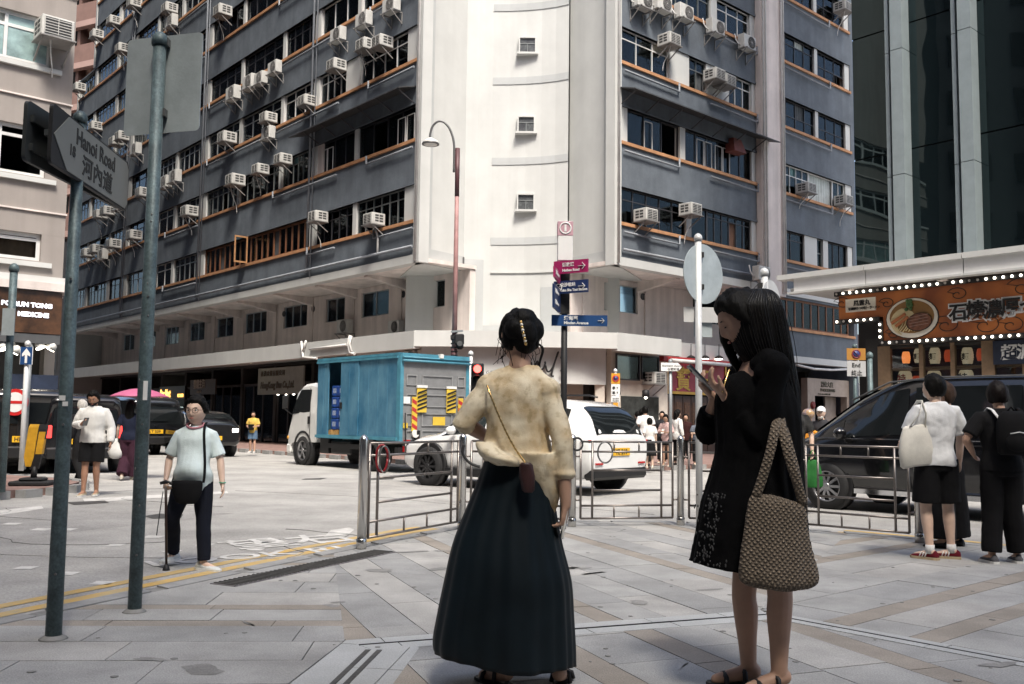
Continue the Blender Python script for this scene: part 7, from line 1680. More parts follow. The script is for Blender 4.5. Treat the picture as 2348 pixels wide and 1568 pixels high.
    def top(s, m_, sleeve=.8, hem=.86, grow=.018, sgrow=.020, belly=0.0, neck=1.455, disp=.02, name='shirt', flare=0.0):
        k, J = s.k, s.J; mb = MB(); rg = s.torso_rings(grow, hem, neck, belly)
        if flare: rg[0] = [rg[0][i]+(rg[0][i]-sum(rg[0],Vector())/len(rg[0]))*flare for i in range(len(rg[0]))]
        mb.loft(rg)
        for sd in 'LR':
            a, b, c = J['sh'+sd], J['el'+sd], J['wr'+sd]; sg = -1 if sd == 'L' else 1; inn = s.cl @ Vector((sg*.085*k,-.005*k,1.378*k)); q = .048*k; g = sgrow*k
            sl = sleeve if not isinstance(sleeve, tuple) else sleeve[0 if sd == 'L' else 1]
            if sl <= 1: mb.tube([inn, a, a.lerp(b,sl*.5), a.lerp(b,sl)], [q+g*.3, .050*k+g*.7, .047*k+g, .043*k+g*1.15], 14)
            else: mb.tube([inn, a, a.lerp(b,.5), b, b.lerp(c,(sl-1)*.5), b.lerp(c,sl-1)], [q+g*.3,.050*k+g*.7,.046*k+g,.040*k+g,.038*k+g,.027*k+g*.9], 14)
        s.top_o = fuse(obj(name, mb, m_, s.t, local=True), max(.008,s.vox)*k, 2, disp*k); return s
    def pants(s, m_, to=1.95, grow=.014, wide=0.0, top=1.0, disp=.018, name='trousers'):
        """to: 1 = knee, 2 = ankle"""
        k, J = s.k, s.J; mb = MB(); mb.loft([r for r in s.torso_rings(.014, .80, top)])
        for sd in 'LR':
            h, q, r_ = J['hip'+sd], J['knee'+sd], J['ank'+sd]; bb = s.b**.5; g = grow*k
            if to <= 1.0: pts = [h+Vector((0,0,.02*k)), h.lerp(q,to*.5), h.lerp(q,to)]; rs = [.092*k*bb+g,.082*k*bb+g*1.6+wide*k*.5,.070*k*bb+g*2+wide*k]
            else:
                f = to-1; pts = [h+Vector((0,0,.02*k)), h.lerp(q,.5), q, q.lerp(r_,f*.5), q.lerp(r_,f)]; rs = [.092*k*bb+g,.078*k*bb+g+wide*k*.4,.058*k+g+wide*k*.8,.054*k+g+wide*k,.044*k+g+wide*k*1.25]
            c = catmull([tuple(p)+(r,) for p, r in zip(pts, rs)],4); mb.tube([a[:3] for a in c],[a[3] for a in c],16)
        fuse(obj(name, mb, m_, s.t, local=True), max(.009,s.vox)*k, 2, disp*k); return s
    def skirt(s, m_, z1=1.0, z0=.5, r1=.16, r0=.24, name='skirt', folds=9, amp=.02):
        k = s.k; mb = MB(); rings = []; n = 54
        for i in range(12):
            f = i/11; z = z1+(z0-z1)*f; r = r1+(r0-r1)*f; rings.append([((r*(1+.0)+amp*f*math.sin(folds*2*math.pi*j/n+1.3*math.sin(3*2*math.pi*j/n)))*math.cos(2*math.pi*j/n)*k,(r*.82+amp*f*math.sin(folds*2*math.pi*j/n+1.3*math.sin(3*2*math.pi*j/n)))*math.sin(2*math.pi*j/n)*k,z*k) for j in range(n)])
        obj(name, mb.loft(rings), m_, s.t, local=True); return s
    def shoes(s, m_, name='shoe', sole=None, hi=.085, big=1.0):
        for sd in 'LR':
            mb = MB(); shoe(mb, s.J['ank'+sd], s.J['foot'+sd], s.k, hi, .265*big); o = obj(name, mb, m_, s.t, local=True)
            if sole:
                mb = MB(); a = s.J['ank'+sd]; f = Vector((math.sin(s.J['foot'+sd]),math.cos(s.J['foot'+sd]),0)); sv = Vector((f.y,-f.x,0)); z0 = a.z-.085*s.k; pts = []
                for t, w_ in ((-.31,.0),(-.30,.028),(-.2,.040),(.15,.044),(.4,.050),(.58,.046),(.70,.022),(.72,.0)): pts.append((t,w_))
                pol = [(a+f*t*.265*big*s.k+sv*w_*s.k) for t, w_ in pts]+[(a+f*t*.265*big*s.k-sv*w_*s.k) for t, w_ in pts[::-1]]
                mb.prism([(p.x,p.y) for p in pol], z0, z0+.024*s.k, 'z'); obj('sole', mb, sole, o, local=True)
        return s
    def hair(s, style='short', m_='hair_black', n=64):
        k = s.k
        def fn(th, ph):
            p = head_pt(th, ph); az = abs((th+math.pi) % (2*math.pi)-math.pi); z = p.z
            d = p.normalized()
            low = {'short':-.075,'bob':-.115,'long':-.12,'updo':-.06,'curly':-.03}[style]
            if az < R(48): line = .062 if style != 'fringe' else .03
            elif az < R(82): line = .062+(az-R(48))/R(34)*(-.02-.062)
            else: line = low if az > R(100) else -.02+(az-R(82))/R(18)*(low+.02)
            line += .012*noise.noise(Vector((p.x*45,p.y*45,0)))
            if z < line: return p*.90
            t = {'short':.020,'bob':.022,'long':.022,'updo':.016,'curly':.026}[style]; e = min(1,(z-line)/.02)
            nz = noise.noise(Vector((p.x*28,p.y*28,p.z*9)))*.009+noise.noise(Vector((p.x*90,p.y*90,p.z*20)))*.005
            if style == 'curly': nz = noise.noise(p*48)*.014
            return p*.97+d*(t*(.55+.45*e)+nz)*(.4+.6*e)
        mb = MB(); grid_head(mb, s.HM, fn, n, 44); s.hair_o = obj('hair', mb, m_, s.t, local=True); return s
    def face(s, lip='lip', glasses=None):
        """eyes, brows, mouth"""
        H = s.HM
        for sg in (-1,1):
            def E(x, y, z, a, b, c, m_, nm): 
                mb = MB().ell((x,y,z),a,b,c,10,7).xf(H); obj(nm, mb, m_, s.t, local=True)
            E(sg*.031,.0795,.010,.0135,.006,.0058,'eye_white','eye'); E(sg*.030,.0845,.010,.0058,.003,.0055,'eye_dark','iris'); E(sg*.032,.086,.0315,.017,.004,.003,'hair_black','eyebrow')
        obj('lips', MB().ell((0,.0925,-.057),.021,.006,.0065,12,7).xf(H), lip, s.t, local=True)
        if glasses:
            g_ = MB()
            for sg in (-1,1):
                pts = [(sg*.034+.026*math.cos(a),.1005-.004*math.cos(2*a),.008+.021*math.sin(a)) for a in [2*math.pi*i/20 for i in range(21)]]; g_.tube(pts,.0022,6); g_.tube([(sg*.059,.0985,.012),(sg*.08,.06,.012),(sg*.083,-.01,.008)],.002,5)
            g_.tube([(-.009,.102,.012),(0,.105,.015),(.009,.102,.012)],.002,5); obj('glasses', g_.xf(H), glasses, s.t, local=True)
        return s
    def world(s, n): return Matrix.Translation(s.t.location) @ Matrix.Rotation(s.t.rotation_euler.z,4,'Z') @ (s.J[n] if isinstance(n, str) else Vector(n))
def hgt(x, ytop, P): return at(x, ytop, P.y).z-P.z
def flat(p, z): q = Vector(p); q.z = z; return q

# --- older woman with the cane
p = gnd(436,1305,ZR); H = hgt(468,917,p)
o = Person('older woman in pale blue T-shirt and navy trousers walking with a cane', p, 183, H, 'f', .0062, 'skin_pale', -.02, (R(-8),R(-3)), 1.04, hs=1.22,
  J={'ankR':(.255,-.28,.13),'kneeR':(.185,.03,.51),'hipR':(.09,0,.90),'hipL':(-.09,0,.9),'kneeL':(-.12,.03,.49),'ankL':(-.145,.05,.085),'footL':-1.05,'footR':.25,
     'shL':(-.155,-.01,1.34),'shR':(.155,-.01,1.34),'elR':(.255,-.02,1.11),'wrR':(.235,.14,.90),'elL':(-.25,-.02,1.10),'wrL':(-.30,.05,.85)})
o.body((.35,1.25), {'R':Vector((-.5,.3,-.8)),'Rd':Vector((-.05,.55,-.75))})
o.top(cloth('pale_blue', (0.66,0.76,0.76), .08), .86, .74, .022, .024, .10, 1.44, .020); o.pants(cloth('navy', (0.010,0.012,0.020)), 1.97, .012, .006)
o.shoes(cloth('sneaker', (.62,.64,.63)), 'shoe', cloth('sole_white', (.7,.7,.68)), .11, 1.2); o.hair('curly'); o.face('lip', mat('glasses_brown', (.06,.03,.02), .3, var=0))
k = o.k; obj('collar', MB().tube([(.085*k*math.cos(a),.012*k+.072*k*math.sin(a),(1.455+.012*math.sin(a)*-1-.03*max(0,math.sin(a)))*k) for a in [2*math.pi*i/24 for i in range(25)]],.011*k,7), cloth('pink_trim', (.52,.24,.28)), o.t, local=True)
W_ = o.world('wrR'); M_ = Matrix.Rotation(R(183),4,'Z')
hp = o.world((.215*k,.20*k,.85*k)); ft = gnd(391,1303,ZR)+Vector((0,-.1,0)); cn = thing('walking_cane', 'thin dark walking cane with crook handle in the older woman’s hand', 'cane', tuple(ft))
obj('shaft', MB().tube([ft+Vector((0,0,.03)), hp],[.010,.011],10), mat('cane_brown', (.03,.014,.010), .35, var=.1), cn); obj('handle', MB().tube([hp+Vector((-.045,0,.015)),hp+Vector((0,0,.028)),hp+Vector((.05,0,.012)),hp+Vector((.075,0,-.006))],[.013,.014,.013,.012],10), 'black', cn); obj('ferrule', MB().lathe([(.03,0),(.028,.012),(.014,.05)],12,tuple(ft)), 'black', cn); obj('wrist_strap', MB().tube([hp+Vector((-.02,0,-.05)),hp+Vector((-.03,-.02,-.2)),hp+Vector((-.05,-.02,-.4))],.004,5), 'black', cn)
bg_ = thing('crossbody_bag', 'black crossbody bag slung low across the older woman', 'bag', tuple(o.world((0,.22*k,.80*k))), R(183))
rings = []
for z, w_, d_ in ((-.13,.07,.03),(-.11,.105,.042),(-.02,.145,.05),(.06,.15,.04),(.09,.145,.028),(.10,.13,.015)): rings.append([(w_*k*math.cos(2*math.pi*i/20)*(1),d_*k*math.sin(2*math.pi*i/20),z*k) for i in range(20)])
obj('pouch', MB().loft(rings), cloth('bag_black', (.008,.008,.009), .2), bg_, local=True)
st_ = [(-.15,.17,1.20),(-.155,.20,1.12),(-.15,.23,1.0),(-.145,.235,.9)]
pts = [(-.10,-.02,1.47),(-.105,.06,1.44),(-.115,.115,1.36),(-.13,.135,1.22),(-.145,.155,1.08),(-.155,.19,.95),(-.155,.22,.88)]
iv = pbasis(bg_).inverted() @ pbasis(o.t); obj('strap', MB().tube([iv @ (Vector(q)*k) for q in catmull(pts,4)],.013*k,6,ell=.5), 'cloth_bag_black', bg_, local=True); pts2 = [(.05,-.13,1.42),(.12,-.16,1.25),(.18,-.12,1.05),(.19,.05,.92),(.16,.2,.87)]; obj('strap', MB().tube([iv @ (Vector(q)*k) for q in pts2],.013*k,6,ell=.5), 'cloth_bag_black', bg_, local=True)
obj('bracelet', MB().tube([o.J['wrL']+Vector((.030*k*math.cos(a),.030*k*math.sin(a),.02*k)) for a in [2*math.pi*i/14 for i in range(15)]],.006*k,6), mat('jade', (.05,.30,.18), .3, var=.1), o.t, local=True)

# --- man in white sweater looking at his phone
p = gnd(207,1137,ZR); H = hgt(209,896,p)
o = Person('man in white sweater and black shorts looking down at his phone', p, 186, H, 'm', .009, 'skin_tan', .03, (0,R(-24)), 1.0, J={'ankL':(-.07,-.06,.09),'kneeL':(-.08,.03,.49),'ankR':(.085,.09,.085),'kneeR':(.08,.07,.49),'elR':(.275,.0,1.14),'wrR':(.10,.26,1.16),'elL':(-.27,-.02,1.10),'wrL':(-.29,.05,.86)})
o.body((.3,.8), {'R':Vector((-.4,.1,.9)),'Rd':Vector((-.75,.35,.25))}); o.top(cloth('white_knit', (.70,.69,.66), .06), 1.93, .86, .040, .032, .0, 1.46, .022); o.pants(cloth('black_short', (.009,.009,.010)), .86, .018, .008); o.shoes(cloth('beige_shoe', (.42,.36,.26)), sole='cloth_sole_white'); o.hair('short'); o.face()
mb = MB(); grid_head(mb, o.HM, lambda th, ph: head_pt(th, ph)*(1.035 if (-.115 < head_pt(th,ph).z < -.045 and abs((th+math.pi) % (2*math.pi)-math.pi) < R(85)) else .9)); obj('beard', mb, 'hair_black', o.t, local=True)
ph = o.world((.02*o.k,.33*o.k,1.20*o.k)); t = thing('mobile_phone', 'dark phone in the hand of the man in the white sweater', 'phone', tuple(ph), R(186)); b_ = MB().bevbox(-.037,.037,-.004,.004,-.075,.075,.003); b_.xf(Matrix.Rotation(R(35),4,'X')); obj('case', b_, 'black', t, local=True); b2 = MB().box(-.033,.033,-.0055,-.0045,-.07,.07); obj('screen', b2.xf(Matrix.Rotation(R(35),4,'X')), 'car_black_glass', t, local=True)

# --- woman under the pink umbrella
p = gnd(292,1101,ZR); H = hgt(290,920,p)
o = Person('woman in navy top and purple trousers walking away under a pink umbrella', p, 8, H, 'f', .011, 'skin_pale', 0, (0,0), 1.0, J={'ankL':(-.08,-.16,.12),'kneeL':(-.08,.06,.49),'ankR':(.07,.12,.085),'elR':(.24,.04,1.16),'wrR':(.12,.20,1.32),'elL':(-.23,-.02,1.12),'wrL':(-.26,.06,.90)})
o.body((.5,1.0)); o.top(cloth('navy_top', (.014,.018,.035)), .7, .86, .022, .03); o.pants(cloth('purple', (.045,.018,.030)), 1.96, .02, .045); o.shoes(cloth('cream_shoe', (.55,.5,.42))); o.hair('long')
k = o.k; rings = [ering((0,-.07*k,z*k),w_*k,.055*k,18) for z, w_ in ((1.68,.05),(1.60,.085),(1.45,.10),(1.30,.105),(1.20,.09),(1.15,.05))]; obj('long_hair', MB().loft(rings), 'hair_black', o.t, local=True)
hd = o.world((.12*k,.24*k,1.33*k)); uc = at(304,893,p.y+.2); um = thing('umbrella', 'pink umbrella held open over the woman in purple trousers', 'umbrella', tuple(hd)); mat('umbrella_pink', (.42,.10,.20), .6, var=.06)
ru = 66/FPX*p.y; top_ = Vector((hd.x,hd.y,uc.z+.03)); vs = [top_]; n = 48; fs = []; RI = [.3,.6,.85,1.0]
for j, f in enumerate(RI):
    for i in range(n):
        a = 2*math.pi*i/n; sc8 = abs(math.cos(a*4)); r = ru*f*(1-.035*(1-sc8)*f); vs.append(top_+Vector((r*math.cos(a),r*math.sin(a),-.30*ru*1.0*(f**1.7)+.012*(1-sc8)*f)))
for i in range(n): fs.append((0,1+i,1+(i+1) % n))
for j in range(3):
    for i in range(n): fs.append((1+j*n+i,1+j*n+(i+1) % n,1+(j+1)*n+(i+1) % n,1+(j+1)*n+i))
cu_ = obj('canopy', MB().add(vs,fs,True), 'umbrella_pink', um); sm = cu_.modifiers.new('s','SOLIDIFY'); sm.thickness = .004
obj('shaft', MB().tube([hd-Vector((0,0,.15)), top_+Vector((0,0,.05))],.008,8), 'dark_steel', um); obj('handle', MB().tube([hd-Vector((0,0,.16)),hd+Vector((0,0,.02))],.014,8), 'black', um)
for i in range(8): a = 2*math.pi*i/8; obj('rib', MB().tube([top_+Vector((0,0,-.01)), top_+Vector((ru*.6*math.cos(a),ru*.6*math.sin(a),-.13*ru*1.0)), top_+Vector((ru*.98*math.cos(a),ru*.98*math.sin(a),-.30*ru))],.003,5), 'dark_steel', um)
wb = o.world('wrL'); t = thing('plastic_bag', 'white plastic bag hanging from the hand of the umbrella woman', 'bag', (wb.x,wb.y-.05,wb.z-.4)); rr_ = random.Random(3)
obj('sack', MB().loft([[(w_*math.cos(2*math.pi*i/16)*(1+rr_.uniform(-.12,.12)),.6*w_*math.sin(2*math.pi*i/16),z) for i in range(16)] for z, w_ in ((0,.05),(.03,.12),(.14,.15),(.24,.10),(.34,.03),(.40,.02))]), cloth('plastic', (.6,.6,.58), .08, .5), t, local=True)

# --- white-haired person behind the man in the sweater
p = gnd(183,1112,ZR); H = hgt(190,918,p); o = Person('white haired person in dark clothes half hidden behind the man in the white sweater', p, 60, H, 'm', .012, 'skin', .05, (0,0), 1.0, J={'ankL':(-.08,-.2,.1),'ankR':(.08,.2,.085),'elR':(.24,.05,1.12),'wrR':(.22,.2,.98)})
o.body(); o.top(cloth('dark_jacket', (.02,.02,.022)), 1.8, .84, .02, .025); o.pants(cloth('dark_trouser', (.015,.015,.016)), 1.95, .014, .01); o.shoes('black'); o.hair('short', 'hair_grey')

# --- man in yellow T-shirt
p = gnd(578,1037,ZP); H = hgt(578,944,p); o = Person('man in yellow T-shirt and denim shorts on the far pavement', p, 176, H, 'm', .013, 'skin', 0, (R(20),0), 1.0, J={'elL':(-.25,.0,1.12),'wrL':(-.17,.2,1.08),'elR':(.25,.0,1.12),'wrR':(.17,.2,1.06),'ankL':(-.11,.05,.085),'ankR':(.10,-.05,.085)})
o.body(); o.top(cloth('yellow', (.62,.42,.10)), .8, .80, .026, .03); o.pants(cloth('denim', (.10,.16,.24)), .85, .018, .015); o.shoes('cloth_sneaker', sole='cloth_sole_white'); o.hair('short'); o.face()
w2 = o.world((0,.24*o.k,1.06*o.k)); t = thing('waist_pouch', 'small black pouch held by the man in yellow', 'pouch', tuple(w2), R(176)); obj('pouch', MB().bevbox(-.09,.09,-.03,.03,-.09,.09,.015), 'cloth_bag_black', t, local=True); obj('flap', MB().bevbox(-.09,.09,-.036,-.03,.0,.092,.002), 'cloth_dark_jacket', t, local=True)

# --- man in white T-shirt with tote
p = gnd(2150,1281); H = hgt(2160,862,p)
o = Person('man seen from behind in white T-shirt, black shorts and maroon sneakers', p, 10, H, 'm', .0075, 'skin_pale', -.02, (R(22),R(2)), 1.0, J={'ankL':(-.10,-.03,.085),'ankR':(.14,.0,.085),'kneeL':(-.10,.02,.49),'kneeR':(.13,.02,.49),'hipR':(.10,0,.9),'footL':-.5,'footR':-.95,'elR':(.275,.02,1.13),'wrR':(.30,.07,.90),'elL':(-.25,.04,1.13),'wrL':(-.20,.22,1.05)})
o.body((.5,.4)); o.top(cloth('white_tee', (.70,.71,.72), .05), .82, .84, .030, .040, .0, 1.46, .035); o.pants(cloth('black_short2', (.007,.007,.008)), .93, .020, .010); o.hair('short')
o.shoes(cloth('maroon', (.11,.010,.018)), 'shoe', cloth('gum_sole', (.45,.36,.24))); k = o.k
for sd in 'LR':
    a = o.J['ank'+sd]; f = Vector((math.sin(o.J['foot'+sd]),math.cos(o.J['foot'+sd]),0)); s_ = Vector((f.y,-f.x,0))
    obj('sock', MB().tube([a+Vector((0,0,-.03*k)), a+Vector((0,0,.05*k))],[.041*k,.040*k],14), cloth('sock_white', (.7,.7,.7)), o.t, local=True)
    for i in range(3):
        c = a+f*(.030+i*.026)*k-Vector((0,0,.085*k)); obj('stripe', MB().tube([c+s_*.0435*k+Vector((0,0,.022*k)),c-f*.012*k+s_*.036*k+Vector((0,0,.058*k)),c-f*.016*k+Vector((0,0,.069*k)),c-f*.012*k-s_*.036*k+Vector((0,0,.058*k)),c-s_*.0435*k+Vector((0,0,.022*k))],.0055*k,5), 'cloth_sock_white', o.t, local=True)
obj('face_mask', MB().ell((.03,.06,-.055),.06,.05,.04,12,8).xf(o.HM), 'cloth_sock_white', o.t, local=True)
tb_ = o.world((-.23*k,-.06*k,.86*k)); t = thing('tote_bag', 'white canvas tote bag on the shoulder of the man in the white T-shirt', 'bag', tuple(tb_), R(10)); mat('canvas', (.66,.64,.58), .9, var=.1, vscale=6, bump=.3, bscale=160)
rg = []
for z, w_, d_, cx in ((0,.16,.04,.02),(.02,.185,.055,.02),(.15,.18,.06,.0),(.28,.165,.05,.0),(.36,.15,.035,.01),(.38,.145,.02,.01)): rg.append([(cx*k+w_*k*(abs(math.cos(a))**.55)*(1 if math.cos(a) > 0 else -1),d_*k*math.sin(a),z*k+.03*k*math.cos(a)) for a in [2*math.pi*i/28 for i in range(28)]])
sck = obj('sack', MB().loft(rg), 'canvas', t, local=True); iv = pbasis(t).inverted() @ pbasis(o.t)
for dx, dy in ((-.06,-.10),(.05,-.115)): obj('strap', MB().tube([iv @ (Vector(q)*k) for q in ((-.23+dx*1.4,-.09,1.22),(-.20+dx*.6,-.125,1.34),(-.165,-.06,1.455),(-.16,.02,1.455),(-.18,.10,1.36))],.016*k,6,ell=.3), 'canvas', t, local=True)
# person in wide black trousers behind him
p = gnd(2176,1254); H = hgt(2140,878,p); o = Person('person in black with wide trousers hidden behind the man in white', p, 40, H, 'f', .011, 'skin', 0, (R(40),0), .95, J={'ankL':(-.16,0,.085),'ankR':(.17,0,.085),'kneeL':(-.13,0,.49),'kneeR':(.13,0,.49)})
o.body(); o.top(cloth('black_top', (.008,.008,.009)), .8, .85, .012, .015); o.pants(cloth('black_wide', (.006,.006,.007)), 1.97, .02, .06); o.shoes('black'); o.hair('bob', mat('hair_brown', (.045,.026,.017), .55, var=.2, vscale=30, spec=.15))
# man with backpack
p = gnd(2302,1291); H = hgt(2290,878,p); o = Person('man in black T-shirt and black trousers wearing a backpack, right edge', p, -4, H, 'm', .009, 'skin', .02, (R(-15),0), 1.05, J={'elL':(-.33,-.03,1.16),'wrL':(-.20,.14,1.02),'ankL':(-.12,-.02,.085),'ankR':(.14,.05,.085),'elR':(.28,.05,1.12),'wrR':(.22,.2,1.0)})
o.body(); o.top(cloth('black_tee', (.010,.010,.011)), .80, .84, .022, .03); o.pants(cloth('black_trouser', (.007,.007,.008)), 1.95, .018, .02); o.shoes(cloth('grey_shoe', (.10,.10,.11)), sole='cloth_sole_white'); o.hair('short', mat('hair_darkbrown', (.010,.007,.006), .55, var=.3, vscale=40, spec=.12)); k = o.k
t = thing('backpack', 'black backpack with a pale webbing strap on the man at the right edge', 'backpack', tuple(o.world((0.03*k,-.20*k,1.02*k))), R(-4)); rg = []
for z, w_, d_ in ((0,.11,.05),(.02,.14,.085),(.15,.15,.10),(.30,.145,.085),(.38,.12,.06),(.41,.08,.03)): rg.append([(w_*k*(abs(math.cos(a))**.6)*(1 if math.cos(a) > 0 else -1),d_*k*math.sin(a)*(1),z*k) for a in [2*math.pi*i/24 for i in range(24)]])
obj('pack', MB().loft(rg), cloth('pack_black', (.009,.009,.010), .2), t, local=True); obj('pocket', MB().ell((0,-.085*k,.12*k),.11*k,.05*k,.09*k,16,9), 'cloth_pack_black', t, local=True); obj('zip', MB().tube([(-.08*k,-.122*k,.20*k),(0,-.128*k,.215*k),(.08*k,-.122*k,.20*k)],.005*k,6), 'white_sign', t, local=True); obj('handle', MB().tube([(-.04*k,.03*k,.40*k),(0,.03*k,.45*k),(.04*k,.03*k,.40*k)],.010*k,6), 'cloth_pack_black', t, local=True)
for sg, m2 in ((-1,'white_sign'),(1,'cloth_pack_black')): obj('strap', MB().tube([(sg*.10*k,.04*k,.33*k),(sg*.13*k,.12*k,.42*k),(sg*.135*k,.20*k,.44*k),(sg*.14*k,.30*k,.38*k),(sg*.15*k,.31*k,.20*k)],.020*k,6,ell=.35), m2, t, local=True)

# --- people near the van front
p = gnd(1884,1135,ZR); p.y = 17.6; p = Vector((at(1884,1000,17.6).x,17.6,ZR)); H = hgt(1886,934,p); o = Person('bearded man in white cap and dark polo carrying an orange bag', p, 130, H, 'm', .012, 'skin_pale', 0, (R(20),0), 1.05, J={'elR':(.26,.05,1.12),'wrR':(.12,.25,1.10),'elL':(-.24,.05,1.12),'wrL':(-.05,.27,1.08)})
o.body(); o.top(cloth('charcoal', (.04,.04,.045)), .8, .84, .022, .03); o.pants('cloth_dark_trouser', 1.95, .014, .01); o.shoes('black'); o.face(glasses='black')
obj('cap', MB().ell((0,-.01,.05),.086,.105,.085,16,9).ell((0,.10,.045),.06,.06,.008,12,5).xf(o.HM), 'cloth_white_tee', o.t, local=True); obj('beard', MB().ell((0,.045,-.085),.055,.05,.045,12,8).xf(o.HM), 'hair_grey', o.t, local=True)
c = o.world((.05*o.k,.30*o.k,1.10*o.k)); t = thing('orange_bag', 'flat orange bag carried by the bearded man in the white cap', 'bag', tuple(c), R(150)); b_ = MB().bevbox(-.20,.20,-.04,.04,-.12,.14,.02); obj('sack', b_.xf(Matrix.Rotation(R(-28),4,'Y')), cloth('orange', (.70,.28,.04)), t, local=True); obj('label', MB().box(-.08,.08,-.045,-.04,-.04,.06).xf(Matrix.Rotation(R(-28),4,'Y')), cloth('orange_dark', (.5,.16,.03)), t, local=True)
p = Vector((at(1855,1000,18.3).x,18.3,ZR)); H = hgt(1856,940,p); o = Person('person in grey shirt wearing a colourful patterned helmet', p, 60, H, 'm', .012, 'skin_tan', 0, (0,0), 1.0)
o.body(); o.top(cloth('mid_grey', (.12,.13,.15)), .9, .84, .022, .03); o.pants('cloth_dark_trouser', 1.95, .014, .01); o.shoes('black'); m_ = mat('helmet_paint', (.05,.10,.30), .3, var=.5, vscale=9, col2=(.5,.30,.05)); obj('helmet', MB().ell((0,-.005,.03),.10,.125,.11,18,11).xf(o.HM), m_, o.t, local=True)
p = Vector((at(1818,1000,13.3).x,13.3,ZR)); H = 1.66; o = Person('person in dark plaid shirt carrying a green bag behind the woven bag', p, 175, H, 'm', .012, 'skin_pale', 0, (0,0), 1.0, J={'elL':(-.25,.03,1.12),'wrL':(-.24,.10,.90)})
o.body(); o.top(cloth('plaid', (.05,.05,.05), .5), .8, .84, .022, .03); o.pants('cloth_dark_trouser', 1.95, .014, .01); o.shoes('black'); o.hair('short'); c = o.world('wrL'); t = thing('green_bag', 'bright green shopping bag hanging behind the railing post', 'bag', (c.x,c.y-.02,c.z-.50))
rg = [[(w_*(abs(math.cos(a))**.6)*(1 if math.cos(a) > 0 else -1)+.02*z,.45*w_*math.sin(a)+.01*math.sin(5*a),z) for a in [2*math.pi*i/24 for i in range(24)]] for z, w_ in ((0,.11),(.02,.135),(.15,.13),(.28,.10),(.36,.075),(.38,.065))]
obj('sack', MB().loft(rg), cloth('green', (.03,.17,.04), .2, .6), t, local=True)
for sg in (-1,1): obj('handle', MB().tube([(sg*.06,0,.37),(sg*.03,0,.46),(0,0,.52)],.007,6), 'cloth_green', t, local=True)

# --- crowd before the red shop
crowd = [
 ('man in white T-shirt with his back to us before the corner shop',1479,932,1068,8,'m',('white_c',(.72,.71,.70)),.8,.84,('blk',(.01,.01,.011)),'p1.9','short'),
 ('woman in white blouse and long black skirt beside the white car',1489,959,1073,-10,'f',('white_b',(.72,.70,.68)),.8,.90,('blk',(.01,.01,.011)),'s.42','bob'),
 ('woman in pink blouse reading her phone before the red shop',1527,951,1069,150,'f',('pinkish',(.55,.38,.36)),1.5,.72,('blk',(.01,.01,.011)),'p.5','bob'),
 ('woman in white open shirt over black beside the street name pole',1552,940,1066,-60,'f',('white_o',(.72,.71,.69)),1.9,.62,('blk',(.01,.01,.011)),'p1.9','long'),
 ('girl in dark clothes standing behind the woman in pink',1518,944,1062,160,'f',('dk',(.03,.03,.035)),.8,.84,('blk',(.01,.01,.011)),'p1.9','long'),
 ('person in navy sleeveless top next to the white car roof',1462,944,1066,30,'f',('nv',(.02,.03,.06)),.25,.84,('blk',(.01,.01,.011)),'p.6','updo'),
 ('short haired person in black looking towards the corner shop',1471,938,1067,-30,'m',('bk',(.012,.012,.013)),.8,.84,('blk',(.01,.01,.011)),'p1.9','short'),
 ('person in patterned shirt half behind the white sign pole',1598,958,1066,190,'f',('pat',(.16,.18,.22)),.8,.80,('blk',(.01,.01,.011)),'p1.9','bob'),
 ('person in dark dress inside the doorway of the red shop',1572,950,1060,170,'f',('mar',(.04,.015,.015)),.8,.70,('blk',(.01,.01,.011)),'p1.9','short')]
for i, (lb, x, yt, yf, yaw, sx_, (cn_, cc), sl, hem, (bn, bc2), btm, hr_) in enumerate(crowd):
    p = gnd(x, yf, ZP); H = hgt(x, yt, p); J = {'elR':(.23,.03,1.14),'wrR':(.10,.24,1.14),'elL':(-.23,.03,1.14),'wrL':(-.08,.25,1.12)} if i in (2,7) else {}
    o = Person(lb, p, yaw, H, sx_, .014, 'skin_pale' if i % 2 else 'skin', 0, (0,R(-14) if i in (2,7) else 0), .95, group='people waiting before the red shop', J=J)
    o.body(); o.top(cloth(cn_, cc, .25 if cn_ == 'pat' else .08), sl, hem, .026, .03); o.hair(hr_, n=40)
    if btm[0] == 's': o.skirt(cloth(bn, bc2), .98, float(btm[1:]), .165, .22)
    else: o.pants(cloth(bn, bc2), float(btm[1:]), .016, .012)
    o.shoes('cloth_cream_shoe' if i % 3 else 'black')
    if hr_ == 'long': k = o.k; obj('long_hair', MB().loft([ering((0,-.06*k,z*k),w_*k,.05*k,14) for z, w_ in ((1.66,.05),(1.58,.08),(1.42,.09),(1.30,.07),(1.26,.03))]), 'hair_black', o.t, local=True)
    if i == 2: c = o.world((.01*o.k,.30*o.k,1.16*o.k)); t = thing('mobile_phone', 'phone held by the woman in the pink blouse', 'phone', tuple(c), R(yaw)); obj('case', MB().bevbox(-.037,.037,-.005,.005,-.075,.075,.003).xf(Matrix.Rotation(R(40),4,'X')), 'white_plastic', t, local=True); obj('screen', MB().box(-.032,.032,-.0065,-.005,-.068,.068).xf(Matrix.Rotation(R(40),4,'X')), 'car_black_glass', t, local=True)
